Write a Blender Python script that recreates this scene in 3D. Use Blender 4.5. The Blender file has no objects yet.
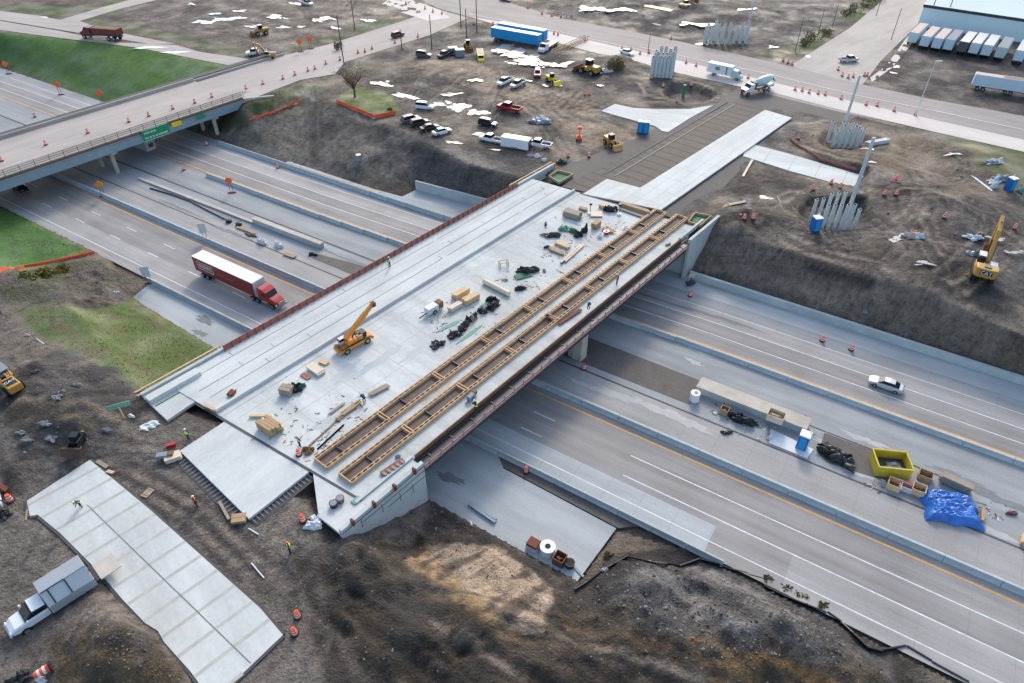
import bpy, bmesh, math, random
import numpy as np
from mathutils import Vector, Matrix
random.seed(7); rng = np.random.default_rng(7)
S = bpy.context.scene; COL = S.collection
R = math.radians
# ------------------------------------------------------------------ camera
HC, FP, TH = 71.0, 683.0, R(39.6)
cam = bpy.data.cameras.new('camera'); camo = bpy.data.objects.new('camera', cam); COL.objects.link(camo)
camo.location = (0, 0, HC); camo.rotation_euler = (R(90) - TH, 0, 0)
cam.sensor_width = 36; cam.lens = 36 * FP / 1024; cam.clip_start = 1; cam.clip_end = 5000
S.camera = camo
# ------------------------------------------------------------------ light
SUN_EL, SUN_AZ = 34.0, 8.0      # azimuth measured from +Y towards +X
w = bpy.data.worlds.new('World'); S.world = w; w.use_nodes = True
nt = w.node_tree; bg = nt.nodes['Background']
sky = nt.nodes.new('ShaderNodeTexSky'); sky.sky_type = 'NISHITA'; sky.sun_disc = False
sky.sun_elevation = R(SUN_EL); sky.sun_rotation = R(SUN_AZ); sky.air_density = 1.0; sky.dust_density = 2.5; sky.ozone_density = 1.0
hs = nt.nodes.new('ShaderNodeHueSaturation'); hs.inputs['Saturation'].default_value = .9; nt.links.new(sky.outputs[0], hs.inputs['Color']); nt.links.new(hs.outputs[0], bg.inputs[0]); bg.inputs[1].default_value = 0.15
sl = bpy.data.lights.new('sun', 'SUN'); sl.energy = .85; sl.angle = R(10); sl.color = (1.0, .88, .74)
so = bpy.data.objects.new('sun', sl); COL.objects.link(so)
d = Vector((math.sin(R(SUN_AZ)) * math.cos(R(SUN_EL)), math.cos(R(SUN_AZ)) * math.cos(R(SUN_EL)), math.sin(R(SUN_EL))))
so.rotation_euler = d.to_track_quat('Z', 'Y').to_euler(); so.location = (0, 60, 150)
S.view_settings.view_transform = 'Standard'; S.view_settings.look = 'None'; S.view_settings.gamma = 1
S.view_settings.exposure = 1.0
S.render.engine = 'CYCLES'
# ------------------------------------------------------------------ helpers
def lin(c, k=1.0):
    o = []
    for v in c[:3]:
        v /= 255.0
        o.append(min(.9, (v / 12.92 if v <= .04045 else ((v + .055) / 1.055) ** 2.4) * k))
    return tuple(o)
def ray(px, py):
    u = (px - 512) / FP; v = (341.5 - py) / FP
    return (u, math.cos(TH) + v * math.sin(TH), -math.sin(TH) + v * math.cos(TH))
def at(px, py, z):
    dx, dy, dz = ray(px, py); t = (z - HC) / dz
    return Vector((dx * t, dy * t, z))
FW, BR, OB = R(-32.7), R(50.3), R(52.0)
def fw(s, n, z=0.0):                       # freeway frame
    return Vector((s * math.cos(FW) - n * math.sin(FW), s * math.sin(FW) + n * math.cos(FW), z))
def br(a, b, z=0.0, ang=BR):               # bridge frame: a along, b to the right
    return Vector((a * math.cos(ang) + b * math.sin(ang), a * math.sin(ang) - b * math.cos(ang), z))
def ns_of(x, y):
    return x * math.cos(FW) + y * math.sin(FW), -x * math.sin(FW) + y * math.cos(FW)
def a_at_n(b, n):                          # bridge 'a' on the line n = const for lateral offset b
    c = br(0, b); n0 = ns_of(c.x, c.y)[1]
    e = br(1, 0); k = ns_of(e.x, e.y)[1]
    return (n - n0) / k
ZP = 7.0; ZD = 7.5
MATS = {}
def mat(name, c, rough=.8, var=.25, scale=.6, metal=0.0, bump=0.0, stretch=None, coat=0.0, fine=.5, c2=None, spec=.5, alpha=1):
    if name in MATS: return MATS[name]
    m = bpy.data.materials.new(name); m.use_nodes = True; t = m.node_tree; N = t.nodes; L = t.links
    b = N['Principled BSDF']; b.inputs['Roughness'].default_value = rough; b.inputs['Metallic'].default_value = metal
    b.inputs['Specular IOR Level'].default_value = spec
    if coat: b.inputs['Coat Weight'].default_value = coat
    tc = N.new('ShaderNodeTexCoord'); mp = N.new('ShaderNodeMapping')
    if stretch: mp.inputs['Scale'].default_value = stretch
    L.new(tc.outputs['Object'], mp.inputs[0])
    n1 = N.new('ShaderNodeTexNoise'); n1.inputs['Scale'].default_value = scale; n1.inputs['Detail'].default_value = 6; n1.inputs['Roughness'].default_value = .65
    n2 = N.new('ShaderNodeTexNoise'); n2.inputs['Scale'].default_value = scale * 9; n2.inputs['Detail'].default_value = 4
    L.new(mp.outputs[0], n1.inputs[0]); L.new(tc.outputs['Object'], n2.inputs[0])
    mx = N.new('ShaderNodeMix'); mx.data_type = 'FLOAT'; mx.inputs[0].default_value = fine * .5
    L.new(n1.outputs[0], mx.inputs[2]); L.new(n2.outputs[0], mx.inputs[3])
    n3 = N.new('ShaderNodeTexNoise'); n3.inputs['Scale'].default_value = scale * .22; n3.inputs['Detail'].default_value = 3; L.new(tc.outputs['Object'], n3.inputs[0]); m3 = N.new('ShaderNodeMix'); m3.data_type = 'FLOAT'; m3.inputs[0].default_value = .3; L.new(mx.outputs[0], m3.inputs[2]); L.new(n3.outputs[0], m3.inputs[3])
    cr = N.new('ShaderNodeValToRGB')
    lo = tuple(v * (1 - var) for v in c); hi = tuple(min(.95, v * (1 + var)) for v in (c2 or c))
    cr.color_ramp.elements[0].position = .36; cr.color_ramp.elements[1].position = .64
    cr.color_ramp.elements[0].color = (*lo, 1); cr.color_ramp.elements[1].color = (*hi, 1)
    L.new(m3.outputs[0], cr.inputs[0]); L.new(cr.outputs[0], b.inputs['Base Color'])
    if alpha < 1: b.inputs['Alpha'].default_value = alpha
    if bump:
        bp = N.new('ShaderNodeBump'); bp.inputs['Strength'].default_value = bump; bp.inputs['Distance'].default_value = .05
        L.new(mx.outputs[0], bp.inputs['Height']); L.new(bp.outputs[0], b.inputs['Normal'])
    MATS[name] = m; return m
def tag(o, label=None, cat=None, group=None, kind=None):
    if label: o['label'] = label
    if cat: o['category'] = cat
    if group: o['group'] = group
    if kind: o['kind'] = kind
    return o
class MB:
    def __init__(s): s.v = []; s.f = []; s.m = []; s.mats = []
    def mi(s, m):
        if m not in s.mats: s.mats.append(m)
        return s.mats.index(m)
    def add(s, vs, fs, m, T=None):
        k = len(s.v); i = s.mi(m)
        for p in vs:
            p = Vector(p)
            s.v.append(tuple(T @ p if T is not None else p))
        for f in fs: s.f.append(tuple(j + k for j in f)); s.m.append(i)
    def box(s, c, sz, m, rz=0.0, tp=(1, 1), ry=0.0, rx=0.0):
        hx, hy, hz = sz[0] / 2, sz[1] / 2, sz[2] / 2
        vs = [(x * hx * (tp[0] if z > 0 else 1), y * hy * (tp[1] if z > 0 else 1), z * hz) for z in (-1, 1) for x, y in ((-1, -1), (1, -1), (1, 1), (-1, 1))]
        T = Matrix.Translation(c) @ Matrix.Rotation(rz, 4, 'Z') @ Matrix.Rotation(ry, 4, 'Y') @ Matrix.Rotation(rx, 4, 'X')
        s.add(vs, [(3, 2, 1, 0), (4, 5, 6, 7), (0, 1, 5, 4), (1, 2, 6, 5), (2, 3, 7, 6), (3, 0, 4, 7)], m, T); return s
    def beam(s, p, q, wd, h, m):                       # box between two points
        p = Vector(p); q = Vector(q); dd = q - p; L = dd.length
        if L < 1e-6: return s
        rz = math.atan2(dd.y, dd.x); ry = -math.asin(max(-1, min(1, dd.z / L)))
        return s.box((p + q) / 2, (L, wd, h), m, rz, ry=ry)
    def cyl(s, p, q, r, m, r2=None, n=10, cap=True):
        p = Vector(p); q = Vector(q); r2 = r if r2 is None else r2
        zq = (q - p).to_track_quat('Z', 'Y').to_matrix()
        vs = [p + zq @ Vector((r * math.cos(2 * math.pi * i / n), r * math.sin(2 * math.pi * i / n), 0)) for i in range(n)]
        vs += [q + zq @ Vector((r2 * math.cos(2 * math.pi * i / n), r2 * math.sin(2 * math.pi * i / n), 0)) for i in range(n)]
        fs = [(i, (i + 1) % n, n + (i + 1) % n, n + i) for i in range(n)]
        if cap: fs += [tuple(reversed(range(n))), tuple(range(n, 2 * n))]
        s.add(vs, fs, m); return s
    def tube(s, pts, r, m, n=6):
        for i in range(len(pts) - 1): s.cyl(pts[i], pts[i + 1], r, m, n=n)
        return s
    def loft(s, secs, m):                              # list of closed rings with equal counts
        n = len(secs[0]); vs = [p for r in secs for p in r]; fs = []
        for k in range(len(secs) - 1):
            for i in range(n): fs.append((k * n + i, k * n + (i + 1) % n, (k + 1) * n + (i + 1) % n, (k + 1) * n + i))
        fs.append(tuple(reversed(range(n)))); fs.append(tuple(range((len(secs) - 1) * n, len(secs) * n)))
        s.add(vs, fs, m); return s
    def prism(s, pts, z0, z1, m):                      # polygon in XY between two heights
        n = len(pts); ar = sum(pts[i][0] * pts[(i + 1) % n][1] - pts[(i + 1) % n][0] * pts[i][1] for i in range(n))
        if ar < 0: pts = list(reversed(pts))
        vs = [(p[0], p[1], z0) for p in pts] + [(p[0], p[1], z1) for p in pts]
        fs = [tuple(reversed(range(n))), tuple(range(n, 2 * n))] + [(i, (i + 1) % n, n + (i + 1) % n, n + i) for i in range(n)]
        s.add(vs, fs, m); return s
    def side(s, pts, y0, y1, m):                       # profile in XZ extruded in Y
        n = len(pts); vs = [(p[0], y0, p[1]) for p in pts] + [(p[0], y1, p[1]) for p in pts]
        fs = [tuple(range(n)), tuple(reversed(range(n, 2 * n)))] + [((i + 1) % n, i, n + i, n + (i + 1) % n) for i in range(n)]
        s.add(vs, fs, m); return s
    def sheet(s, pts, m):
        s.add(pts, [tuple(range(len(pts)))], m); return s
    def blob(s, c, sz, m, seed=0, sub=2, amp=.3, flat=True):
        bm = bmesh.new(); bmesh.ops.create_icosphere(bm, subdivisions=sub, radius=1)
        r = random.Random(seed); ph = [r.uniform(0, 6.3) for _ in range(6)]
        vs = []
        for v in bm.verts:
            k = 1 + amp * (math.sin(3 * v.co.x + ph[0]) * math.sin(4 * v.co.y + ph[1]) + .6 * math.sin(7 * v.co.z + ph[2]) * math.sin(8 * v.co.x + ph[3]) + .4 * r.uniform(-1, 1))
            z = v.co.z * k
            if flat and z < -.15: z = -.15
            vs.append((c[0] + v.co.x * k * sz[0], c[1] + v.co.y * k * sz[1], c[2] + z * sz[2]))
        fs = [tuple(v.index for v in f.verts) for f in bm.faces]; bm.free()
        s.add(vs, fs, m); return s
    def build(s, name, parent=None, smooth=False, bevel=0.0, loc=None, rz=None):
        me = bpy.data.meshes.new(name); me.from_pydata(s.v, [], s.f)
        for m in s.mats: me.materials.append(m)
        me.polygons.foreach_set('material_index', s.m)
        if smooth: me.polygons.foreach_set('use_smooth', [True] * len(me.polygons))
        me.update(); o = bpy.data.objects.new(name, me); COL.objects.link(o)
        if parent is not None: o.parent = parent
        if bevel:
            bv = o.modifiers.new('bevel', 'BEVEL'); bv.width = bevel; bv.segments = 2; bv.limit_method = 'ANGLE'
        if loc is not None: o.location = loc
        if rz is not None: o.rotation_euler = (0, 0, rz)
        return o
def empty(name, loc=(0, 0, 0), rz=0.0, label=None, cat=None, group=None):
    o = bpy.data.objects.new(name, None); COL.objects.link(o); o.location = loc; o.rotation_euler = (0, 0, rz)
    o.empty_display_size = .3
    return tag(o, label, cat, group)
KIDS = {}
def copy_tree(o, parent=None):
    c = o.copy(); COL.objects.link(c); c.parent = parent
    for ch in KIDS.get(o.name, ()): copy_tree(ch, c)
    return c
def learn(o):
    KIDS[o.name] = list(o.children)
    for ch in KIDS[o.name]: learn(ch)
PROTO = {}
def place(key, maker, loc, rz, label, cat, group=None, scale=1.0):
    if key not in PROTO: PROTO[key] = maker(); o = PROTO[key]; learn(o)
    else: o = copy_tree(PROTO[key])
    o.location = loc; o.rotation_euler = (0, 0, rz); o.scale = (scale,) * 3
    if 'group' in o.keys() and not group: del o['group']
    return tag(o, label, cat, group)
# ------------------------------------------------------------------ noise
def vnoise(x, y, seed=0):
    xi = np.floor(x).astype(np.int64); yi = np.floor(y).astype(np.int64); fx = x - xi; fy = y - yi
    fx = fx * fx * (3 - 2 * fx); fy = fy * fy * (3 - 2 * fy)
    def h(a, b):
        k = (a * 374761393 + b * 668265263 + seed * 1442695041) & 0xffffffff
        k = ((k ^ (k >> 13)) * 1274126177) & 0xffffffff; k = k ^ (k >> 16)
        return (k & 0xffff) / 65535.0
    return (h(xi, yi) * (1 - fx) + h(xi + 1, yi) * fx) * (1 - fy) + (h(xi, yi + 1) * (1 - fx) + h(xi + 1, yi + 1) * fx) * fy
def fbm(x, y, sc, oc=4, seed=0, ridge=False):
    o = 0; a = 1; t = 0
    for i in range(oc):
        v = vnoise(x / sc * 2 ** i, y / sc * 2 ** i, seed + i * 17)
        if ridge: v = 1 - np.abs(2 * v - 1)
        o = o + a * v; t += a; a *= .5
    return o / t
def poly_dist(x, y, P):                    # signed distance (negative inside)
    P = np.array([(p[0], p[1]) for p in P]); d2 = np.full(x.shape, 1e18); ins = np.zeros(x.shape, bool)
    for i in range(len(P)):
        a = P[i]; b = P[(i + 1) % len(P)]; e = b - a; L = (e @ e) + 1e-12
        t = np.clip(((x - a[0]) * e[0] + (y - a[1]) * e[1]) / L, 0, 1)
        d2 = np.minimum(d2, (x - a[0] - t * e[0]) ** 2 + (y - a[1] - t * e[1]) ** 2)
        if a[1] != b[1]:
            c = ((a[1] > y) != (b[1] > y)) & (x < (b[0] - a[0]) * (y - a[1]) / (b[1] - a[1]) + a[0]); ins ^= c
    dd = np.sqrt(d2); return np.where(ins, -dd, dd)
def line_dist(x, y, P):
    d2 = np.full(x.shape, 1e18)
    for a, b in zip(P[:-1], P[1:]):
        ex, ey = b[0] - a[0], b[1] - a[1]; L = ex * ex + ey * ey + 1e-12
        t = np.clip(((x - a[0]) * ex + (y - a[1]) * ey) / L, 0, 1)
        d2 = np.minimum(d2, (x - a[0] - t * ex) ** 2 + (y - a[1] - t * ey) ** 2)
    return np.sqrt(d2)
def sst(x): x = np.clip(x, 0, 1); return x * x * (3 - 2 * x)
# ------------------------------------------------------------------ terrain shape
def PX(l, z): return [at(p[0], p[1], z) for p in l]
FLOOR = ([fw(-330, 51.3)] + PX([(30, 221), (61, 236), (112, 263)], 0) + [fw(-109, 45.2), fw(-84, 44.4), fw(-60, 40), fw(-41, 39.5)] +
         PX([(580, 582), (618, 531)], 0) + [fw(-8, 50.8), fw(150, 50.8)] + [fw(150, 106), fw(-29, 106), fw(-77, 107), fw(-93, 105.6), fw(-93.5, 102.2)] + [fw(-112, 100.6), fw(-140, 99.3), fw(-160, 99.2), fw(-330, 99.0)])
PL_UP = [fw(-600, 116)] + PX([(-150, 22), (0, 34), (60, 38), (140, 48), (200, 60), (234, 76), (248, 104), (305, 92), (345, 106), (400, 130), (470, 165), (520, 177), (545, 170), (580, 192), (660, 216), (712, 221), (760, 245), (815, 262), (917, 293), (1024, 337)], ZP) + [fw(200, 126), fw(900, 700), Vector((600, 1500, 0)), Vector((-900, 1500, 0)), Vector((-1200, 800, 0))]
PL_LO = [fw(-600, 34)] + PX([(-120, 252), (0, 268), (60, 292), (150, 396), (196, 416), (232, 424), (318, 520), (320, 560), (298, 600), (335, 683)], ZP) + [Vector((-14, 12, 0)), Vector((-10, -300, 0)), Vector((-900, -300, 0))]
MOUNDS = []      # (x, y, r, h)
def base_h(x, y):
    df = poly_dist(x, y, FLOOR); du = poly_dist(x, y, PL_UP); dl = poly_dist(x, y, PL_LO)
    dp = np.minimum(du, dl); dfp = np.maximum(df, 0); dpp = np.maximum(dp, 0)
    k = dfp / (dfp + dpp + 1e-6)
    h = ZP * (0.7 * k + .3 * sst(k))
    s_, n_ = x * math.cos(FW) + y * math.sin(FW), -x * math.sin(FW) + y * math.cos(FW)
    lowr = (n_ < 60) & (dl > 0)                     # excavated low area at the bottom of the photograph
    h = np.where(lowr, ZP * np.clip(.9 * np.exp(-np.maximum(dl, 0) / 7.5) * (df > 0) + .03 * sst(df / 6) + .20 * sst(df / 45), 0, 1), h)
    h = np.where(df < 0, -.35, h)
    return h, df, dp
def hmask(df, dp): return sst(df / 3.0)
FLAT = []        # (polygon, z): pads that carry slabs and roads
def H(x, y, noise=True):
    x = np.atleast_1d(np.asarray(x, float)); y = np.atleast_1d(np.asarray(y, float))
    h, df, dp = base_h(x, y)
    s_, n_ = x * math.cos(FW) + y * math.sin(FW), -x * math.sin(FW) + y * math.cos(FW)
    lowk = sst(dp / 4)
    for mx, my, r, hh, lf in MOUNDS:
        d2 = ((x - mx) ** 2 + (y - my) ** 2) / (r * r)
        h = h + hh * (lowk if lf else 1) * sst((df - .3) / 6) * np.exp(-d2 * 1.6) * (1 + .5 * (fbm(x, y, r * .4, 4, 5) - .5) * 2)
    if noise:
        low = (dp > .5)
        amp = np.where(low, 1.0, .28) * hmask(df, dp)
        g = MASKS.get('grass'); 
        a1 = (fbm(s_, n_ * 2.2, 7.0, 4, 3, True) - .55) * 1.5 * amp * np.where(n_ < 60, 1.0, .6)
        a2 = (fbm(x, y, 1.6, 3, 9) - .5) * .34 * amp
        a2 = a2 + (fbm(s_, n_ * 1.5, 2.6, 4, 77, True) - .6) * .8 * np.where(low, 1.0, .22) * hmask(df, dp)
        fl = np.zeros(x.shape)
        for P in NOFLAT:
            fl = np.maximum(fl, sst(1 - poly_dist(x, y, P) / 4.0))
        h = h + (a1 + a2) * (1 - fl)
    for P, z in FLAT:
        k = sst(1 - poly_dist(x, y, P) / 1.6); h = h * (1 - k) + z * k
    for P, z in PITS:
        k = sst(1 - (poly_dist(x, y, P) + .4) / 1.2); h = h * (1 - k) + z * k
    return h
MASKS = {}; NOFLAT = []; PITS = []
def hit(px, py, noise=False):               # point where the pixel's ray meets the ground
    dx, dy, dz = ray(px, py); z = np.linspace(12, -.6, 43); t = (z - HC) / dz
    g = z - H(dx * t, dy * t, noise); i = int(np.argmax(g <= 0)) if (g <= 0).any() else 42
    if i > 0 and g[i - 1] > 0 >= g[i]:
        k = g[i - 1] / (g[i - 1] - g[i]); zz = z[i - 1] + (z[i] - z[i - 1]) * k
    else: zz = z[i]
    tt = (zz - HC) / dz
    return Vector((dx * tt, dy * tt, float(zz)))
def hits(l): return [hit(*p) for p in l]
# ------------------------------------------------------------------ road and pad outlines on the plateau
def P7(l, z=ZP): return [at(p[0], p[1], z) for p in l]
ROAD_A = P7([(280, -50), (395, -14), (437, 8), (470, 17), (540, 37), (620, 58), (700, 77), (760, 92), (840, 112), (920, 128), (1024, 152), (1200, 190), (1200, 152), (1024, 116), (930, 99), (860, 84), (790, 66), (700, 46), (640, 33), (560, 18), (510, 3), (440, -20), (340, -60)])
_a = a_at_n(-162.5, 101)
ROAD_B = [br(94.5, -160.6, ZP, OB), br(94.5, -183, ZP, OB)] + P7([(262, 61), (330, 44), (400, 22), (437, 9), (468, 18), (430, 35), (345, 62), (335, 74), (300, 80)])
ROAD_C = P7([(790, 66), (815, 50), (850, 28), (885, -2), (945, -5), (918, 24), (880, 62), (868, 78), (862, 85)])
ROAD_D = P7([(-80, 22), (0, 21), (60, 31), (110, 42), (176, 45), (200, 52), (262, 61), (248, 69), (200, 60), (140, 48), (60, 38), (0, 30), (-80, 32)])
ROAD_E = P7([(-80, 5), (0, 11), (40, 16), (60, 20), (100, 8), (140, -3), (170, -3), (120, 9), (80, 21), (100, 29), (176, 44), (150, 44), (60, 30), (0, 20), (-80, 15)])
APP_DARK = P7([(548, 172), (585, 158), (640, 137), (700, 103), (735, 92), (760, 89), (800, 97), (868, 112), (845, 122), (806, 124), (795, 140), (775, 150), (742, 168), (712, 200), (700, 212), (680, 220), (585, 193)])
S3 = P7([(607, 179), (640, 188), (765, 110), (792, 118), (661, 210), (583, 194)], ZD - .1)
S4 = P7([(601, 111), (615, 104), (634, 108), (655, 109), (690, 109), (714, 105), (690, 118), (668, 132), (662, 131), (655, 126), (640, 122), (618, 116)], ZP + .1)
S5 = P7([(748, 143), (790, 154), (830, 166), (864, 176), (852, 188), (790, 171), (743, 156)], ZP + .1)
S1 = P7([(180, 451), (226, 421), (309, 472), (249, 519)], ZD - .1)
S2 = P7([(27, 501), (90, 460), (148, 508), (204, 558), (260, 608), (283, 635), (232, 684), (204, 690), (190, 671), (164, 642), (158, 631), (145, 623), (123, 600), (100, 573), (60, 533), (38, 515), (30, 516)], ZP + .12)
BED = P7([(562, 187), (735, 101), (765, 110), (640, 188), (607, 179), (585, 192)], ZP + .02)
GRAVEL_LO = P7([(0, 430), (60, 445), (140, 412), (178, 425), (228, 428), (312, 485), (322, 528), (290, 600), (335, 690), (0, 690), (-60, 560)], ZP)
FLAT += [(P, ZP - .04) for P in (ROAD_A, ROAD_B, ROAD_C, ROAD_D, ROAD_E, S4, S5)]
NOFLAT += [APP_DARK, S3, S1, S2, BED]
FLAT += [(S2, ZP - .05), (S1, ZP - .02), (S3, ZP - .02), (BED, ZP - .06)]
NOFLAT += [GRAVEL_LO, PX([(-90, 30), (0, 33), (60, 38), (140, 48), (200, 60), (234, 76), (160, 92), (104, 104), (50, 82), (0, 60), (-90, 40)], 4), PX([(-90, 180), (0, 206), (60, 240), (92, 254), (60, 262), (0, 272), (-90, 290)], 3.5), PX([(30, 318), (130, 312), (214, 353), (160, 388), (112, 372), (70, 350)], 5)]
PITS += [(P7([(664, 95), (672, 86), (700, 86), (716, 93), (705, 101), (680, 101)]), ZP - 1.6), (P7([(820, 142), (826, 134), (866, 136), (874, 145), (850, 151), (830, 149)]), ZP - 1.0),
         (P7([(800, 215), (808, 199), (862, 205), (870, 222), (850, 232), (815, 232)]), ZP - 1.0)]
for px, py, r, h in [(618, 66, 9, 2.0), (790, 130, 7, 1.2), (870, 185, 14, 1.2), (900, 262, 12, 1.6), (930, 213, 13, 2.8), (745, 225, 6, 2.2), (790, 230, 10, 1.2), (95, 640, 6.5, 1.6), (120, 668, 6, 1.8), (150, 655, 5, 1.5),
                     (60, 425, 7, 1.8), (95, 428, 5, 2.0), (30, 372, 6, 1.2), (70, 385, 9, 1.5), (20, 420, 6, 1.2), (500, 72, 10, 1.0), (520, 55, 12, .8), (640, 88, 12, 1.0), (440, 70, 14, 1.0), (980, 160, 10, 1.2),
                     (270, 178, 5, 1.4), (345, 165, 8, 1.3), (370, 180, 3.5, 1.6), (10, 470, 3, .9), (965, 280, 12, 1.3), (1000, 250, 14, 1.2), (860, 165, 10, .8), (690, 12, 24, 2.2), (620, 8, 20, 1.2)]:
    p = at(px, py, ZP if not (py > 160 and px in (270, 345, 370)) else 2); MOUNDS.append((p.x, p.y, r, h, 0))
for px, py, r, h, z in [(345, 575, 9, 2.4, 3), (300, 640, 5, 1.0, 6), (420, 620, 9, 2.2, 2), (470, 668, 12, 3.0, 2), (640, 590, 6, 2.0, 1), (655, 640, 9, 2.6, 2), (560, 665, 11, 2.8, 2), (740, 600, 7, 2.0, 1), (760, 650, 10, 2.4, 1.5),
                        (850, 665, 9, 1.8, 1), (400, 560, 6, -1.2, 2), (520, 560, 5, .8, 1), (600, 625, 6, -1.4, 1.5), (700, 620, 5, -1.2, 1.2), (840, 455, 2.6, 1.2, 0), (905, 325, 2.6, 1.6, 1), (870, 322, 3, 1.2, 1), (1000, 372, 3, .7, 1)]:
    p = at(px, py, z); MOUNDS.append((p.x, p.y, r, h, 1))
# ------------------------------------------------------------------ terrain mesh with its own ground colours
def axis(c0, c1, st, g, e0, e1):
    a = list(np.arange(c0, c1, st)); v = c1; k = st
    while v < e1: a.append(v); k = k * g; v += k
    v = c0; k = st; b = []
    while v > e0: k = k * g; v -= k; b.append(v)
    return np.array(b[::-1] + a)
gx = axis(-68, 66, .42, 1.012, -1400, 1500); gy = axis(22, 75, .38, 1.0085, -200, 1900)
GX, GY = np.meshgrid(gx, gy); X = GX.ravel(); Y = GY.ravel()
Z = H(X, Y)
C = np.zeros((X.size, 3)); Cw = np.zeros(X.size)
sN, nN = ns_of(X, Y)
nA = fbm(X, Y, 11, 5, 21); nB = fbm(X, Y, 2.6, 5, 31); nC = fbm(sN, nN * 5, 6, 5, 41); nD = fbm(X + .6 * Y, Y * 3, 14, 4, 51)
def mixc(k, c, f=1.0):
    global C
    k = np.clip(k, 0, 1)[:, None]; C = C * (1 - k) + np.array(lin(c, f))[None] * k
KG = .6
C[:] = lin((118, 106, 93), KG)
mixc((nA - .45) * 3.0, (136, 122, 106), KG); mixc((.5 - nB) * 2.6, (88, 83, 77), KG); mixc((nD - .56) * 5, (84, 80, 76), KG)
def bb(P, m): 
    q = np.array([(p[0], p[1]) for p in P]); return (X > q[:, 0].min() - m) & (X < q[:, 0].max() + m) & (Y > q[:, 1].min() - m) & (Y < q[:, 1].max() + m)
def fill(l, c, soft=2.0, rag=0.0, amt=1.0, c2=None, world=False, k2=1.0, gf=1.0):
    soft = soft * .6; rag = rag * 1.5; amt = min(1, amt * 1.15)
    P = l if world else hits(l); B = np.nonzero(bb(P, soft + rag + 1))[0]
    dd = poly_dist(X[B], Y[B], P) + (nB[B] - .5) * 2 * rag
    k = np.zeros(X.size); k[B] = sst(.5 - dd / soft) * amt
    mixc(k, c, KG * gf)
    if c2: mixc(k * np.clip((nC - .5) * 6 * k2, 0, 1), c2, KG * gf)
    return k
def stroke(l, wd, c, amt=1.0, rag=.5, world=False):
    P = l if world else hits(l); B = np.nonzero(bb(P, wd + rag + 1))[0]
    dd = line_dist(X[B], Y[B], P) - wd / 2 + (nB[B] - .5) * 2 * rag
    k = np.zeros(X.size); k[B] = sst(.5 - dd / max(.5, wd * .5)) * amt; mixc(k, c, KG); return k
GR = np.zeros(X.size)
def grass(l, c=(72, 100, 40), c2=(58, 80, 36), **kw):
    global GR
    GR = np.maximum(GR, fill(l, c, c2=c2, gf=1.35, **kw))
DIRTM = (86, 79, 72)
# lower excavation
fill([(318, 540), (345, 540), (430, 492), (470, 528), (578, 590), (625, 545), (760, 572), (985, 700), (340, 700), (288, 610)], (64, 57, 50), 3, 1.5, 1, (88, 78, 64))
k = fill([(330, 560), (560, 640), (800, 640), (985, 700), (340, 700), (300, 610)], (66, 57, 46), 6, 3, .7, (98, 84, 64))
mixc(k * np.clip((fbm(sN, nN * 3, 9, 5, 61, True) - .78) * 6, 0, .6), (128, 108, 76), KG)
fill([(412, 562), (440, 545), (500, 548), (556, 590), (540, 632), (505, 628), (470, 600)], (214, 192, 166), 1.0, .7, 1.0, (150, 132, 112), k2=1.2)
fill([(430, 548), (500, 615), (520, 635), (512, 640), (470, 610), (410, 562)], (190, 158, 112), 1.2, .8, .7)
fill([(600, 560), (640, 556), (700, 562), (780, 590), (880, 650), (900, 690), (760, 640), (690, 640), (640, 625), (595, 590)], (96, 95, 94), 3, 2.0, .85, (66, 64, 62))
fill([(350, 500), (425, 490), (440, 520), (400, 545), (350, 545), (300, 560)], (104, 97, 88), 2, 1, .8)
stroke([(690, 640), (712, 642), (735, 655), (790, 668), (840, 690)], .9, (156, 120, 66), .8, .5)
stroke([(560, 615), (620, 650), (680, 672), (740, 683)], .7, (140, 108, 62), .6, .5)
stroke([(318, 600), (345, 618), (372, 610)], 1.0, (150, 118, 68), .5, .5); stroke([(300, 553), (335, 570), (380, 590)], 2.4, (48, 44, 42), .7, .8)
stroke([(425, 530), (480, 575), (560, 625), (600, 650)], 1.6, (50, 46, 42), .7, .6); stroke([(600, 600), (640, 572), (680, 566), (740, 570)], 1.0, (60, 58, 56), .8, .4)
# lower left yard
fill(GRAVEL_LO, (142, 133, 122), 2, .8, 1, (122, 114, 104), world=True)
fill([(290, 560), (330, 545), (350, 560), (310, 600), (295, 600)], (88, 90, 96), 3, 1.5, .5)
fill([(52, 640), (75, 622), (150, 640), (200, 690), (60, 700)], (88, 77, 60), 1.4, .8, .95, (116, 98, 68))
grass([(0, 203), (60, 236), (92, 252), (60, 262), (0, 272), (-90, 300), (-90, 170)], (62, 108, 32), (54, 90, 30), soft=1.0)
fill([(0, 276), (51, 266), (95, 256), (125, 285), (135, 303), (60, 306), (0, 300)], (78, 82, 54), 2, 1.5, 1, (92, 84, 66))
fill([(50, 285), (95, 262), (125, 285), (140, 300), (100, 308), (50, 300)], (76, 71, 64), 2, 1.0, .9, (98, 90, 82))
fill([(85, 300), (110, 285), (135, 296), (128, 306)], (120, 113, 104), 1.4, .8, .9)
grass([(12, 318), (40, 305), (85, 310), (132, 300), (224, 354), (162, 395), (150, 395), (112, 376), (70, 352), (42, 335)], (80, 98, 42), (92, 88, 52), soft=1.6, rag=1.2)
fill([(0, 304), (14, 318), (45, 345), (20, 385), (0, 372), (-60, 340)], (128, 119, 108), 2, 1.2, .95)
fill([(0, 395), (40, 360), (60, 350), (95, 360), (150, 398), (130, 418), (60, 402), (-40, 420)], (62, 60, 60), 2, 1.2, 1, (78, 75, 72))
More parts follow.
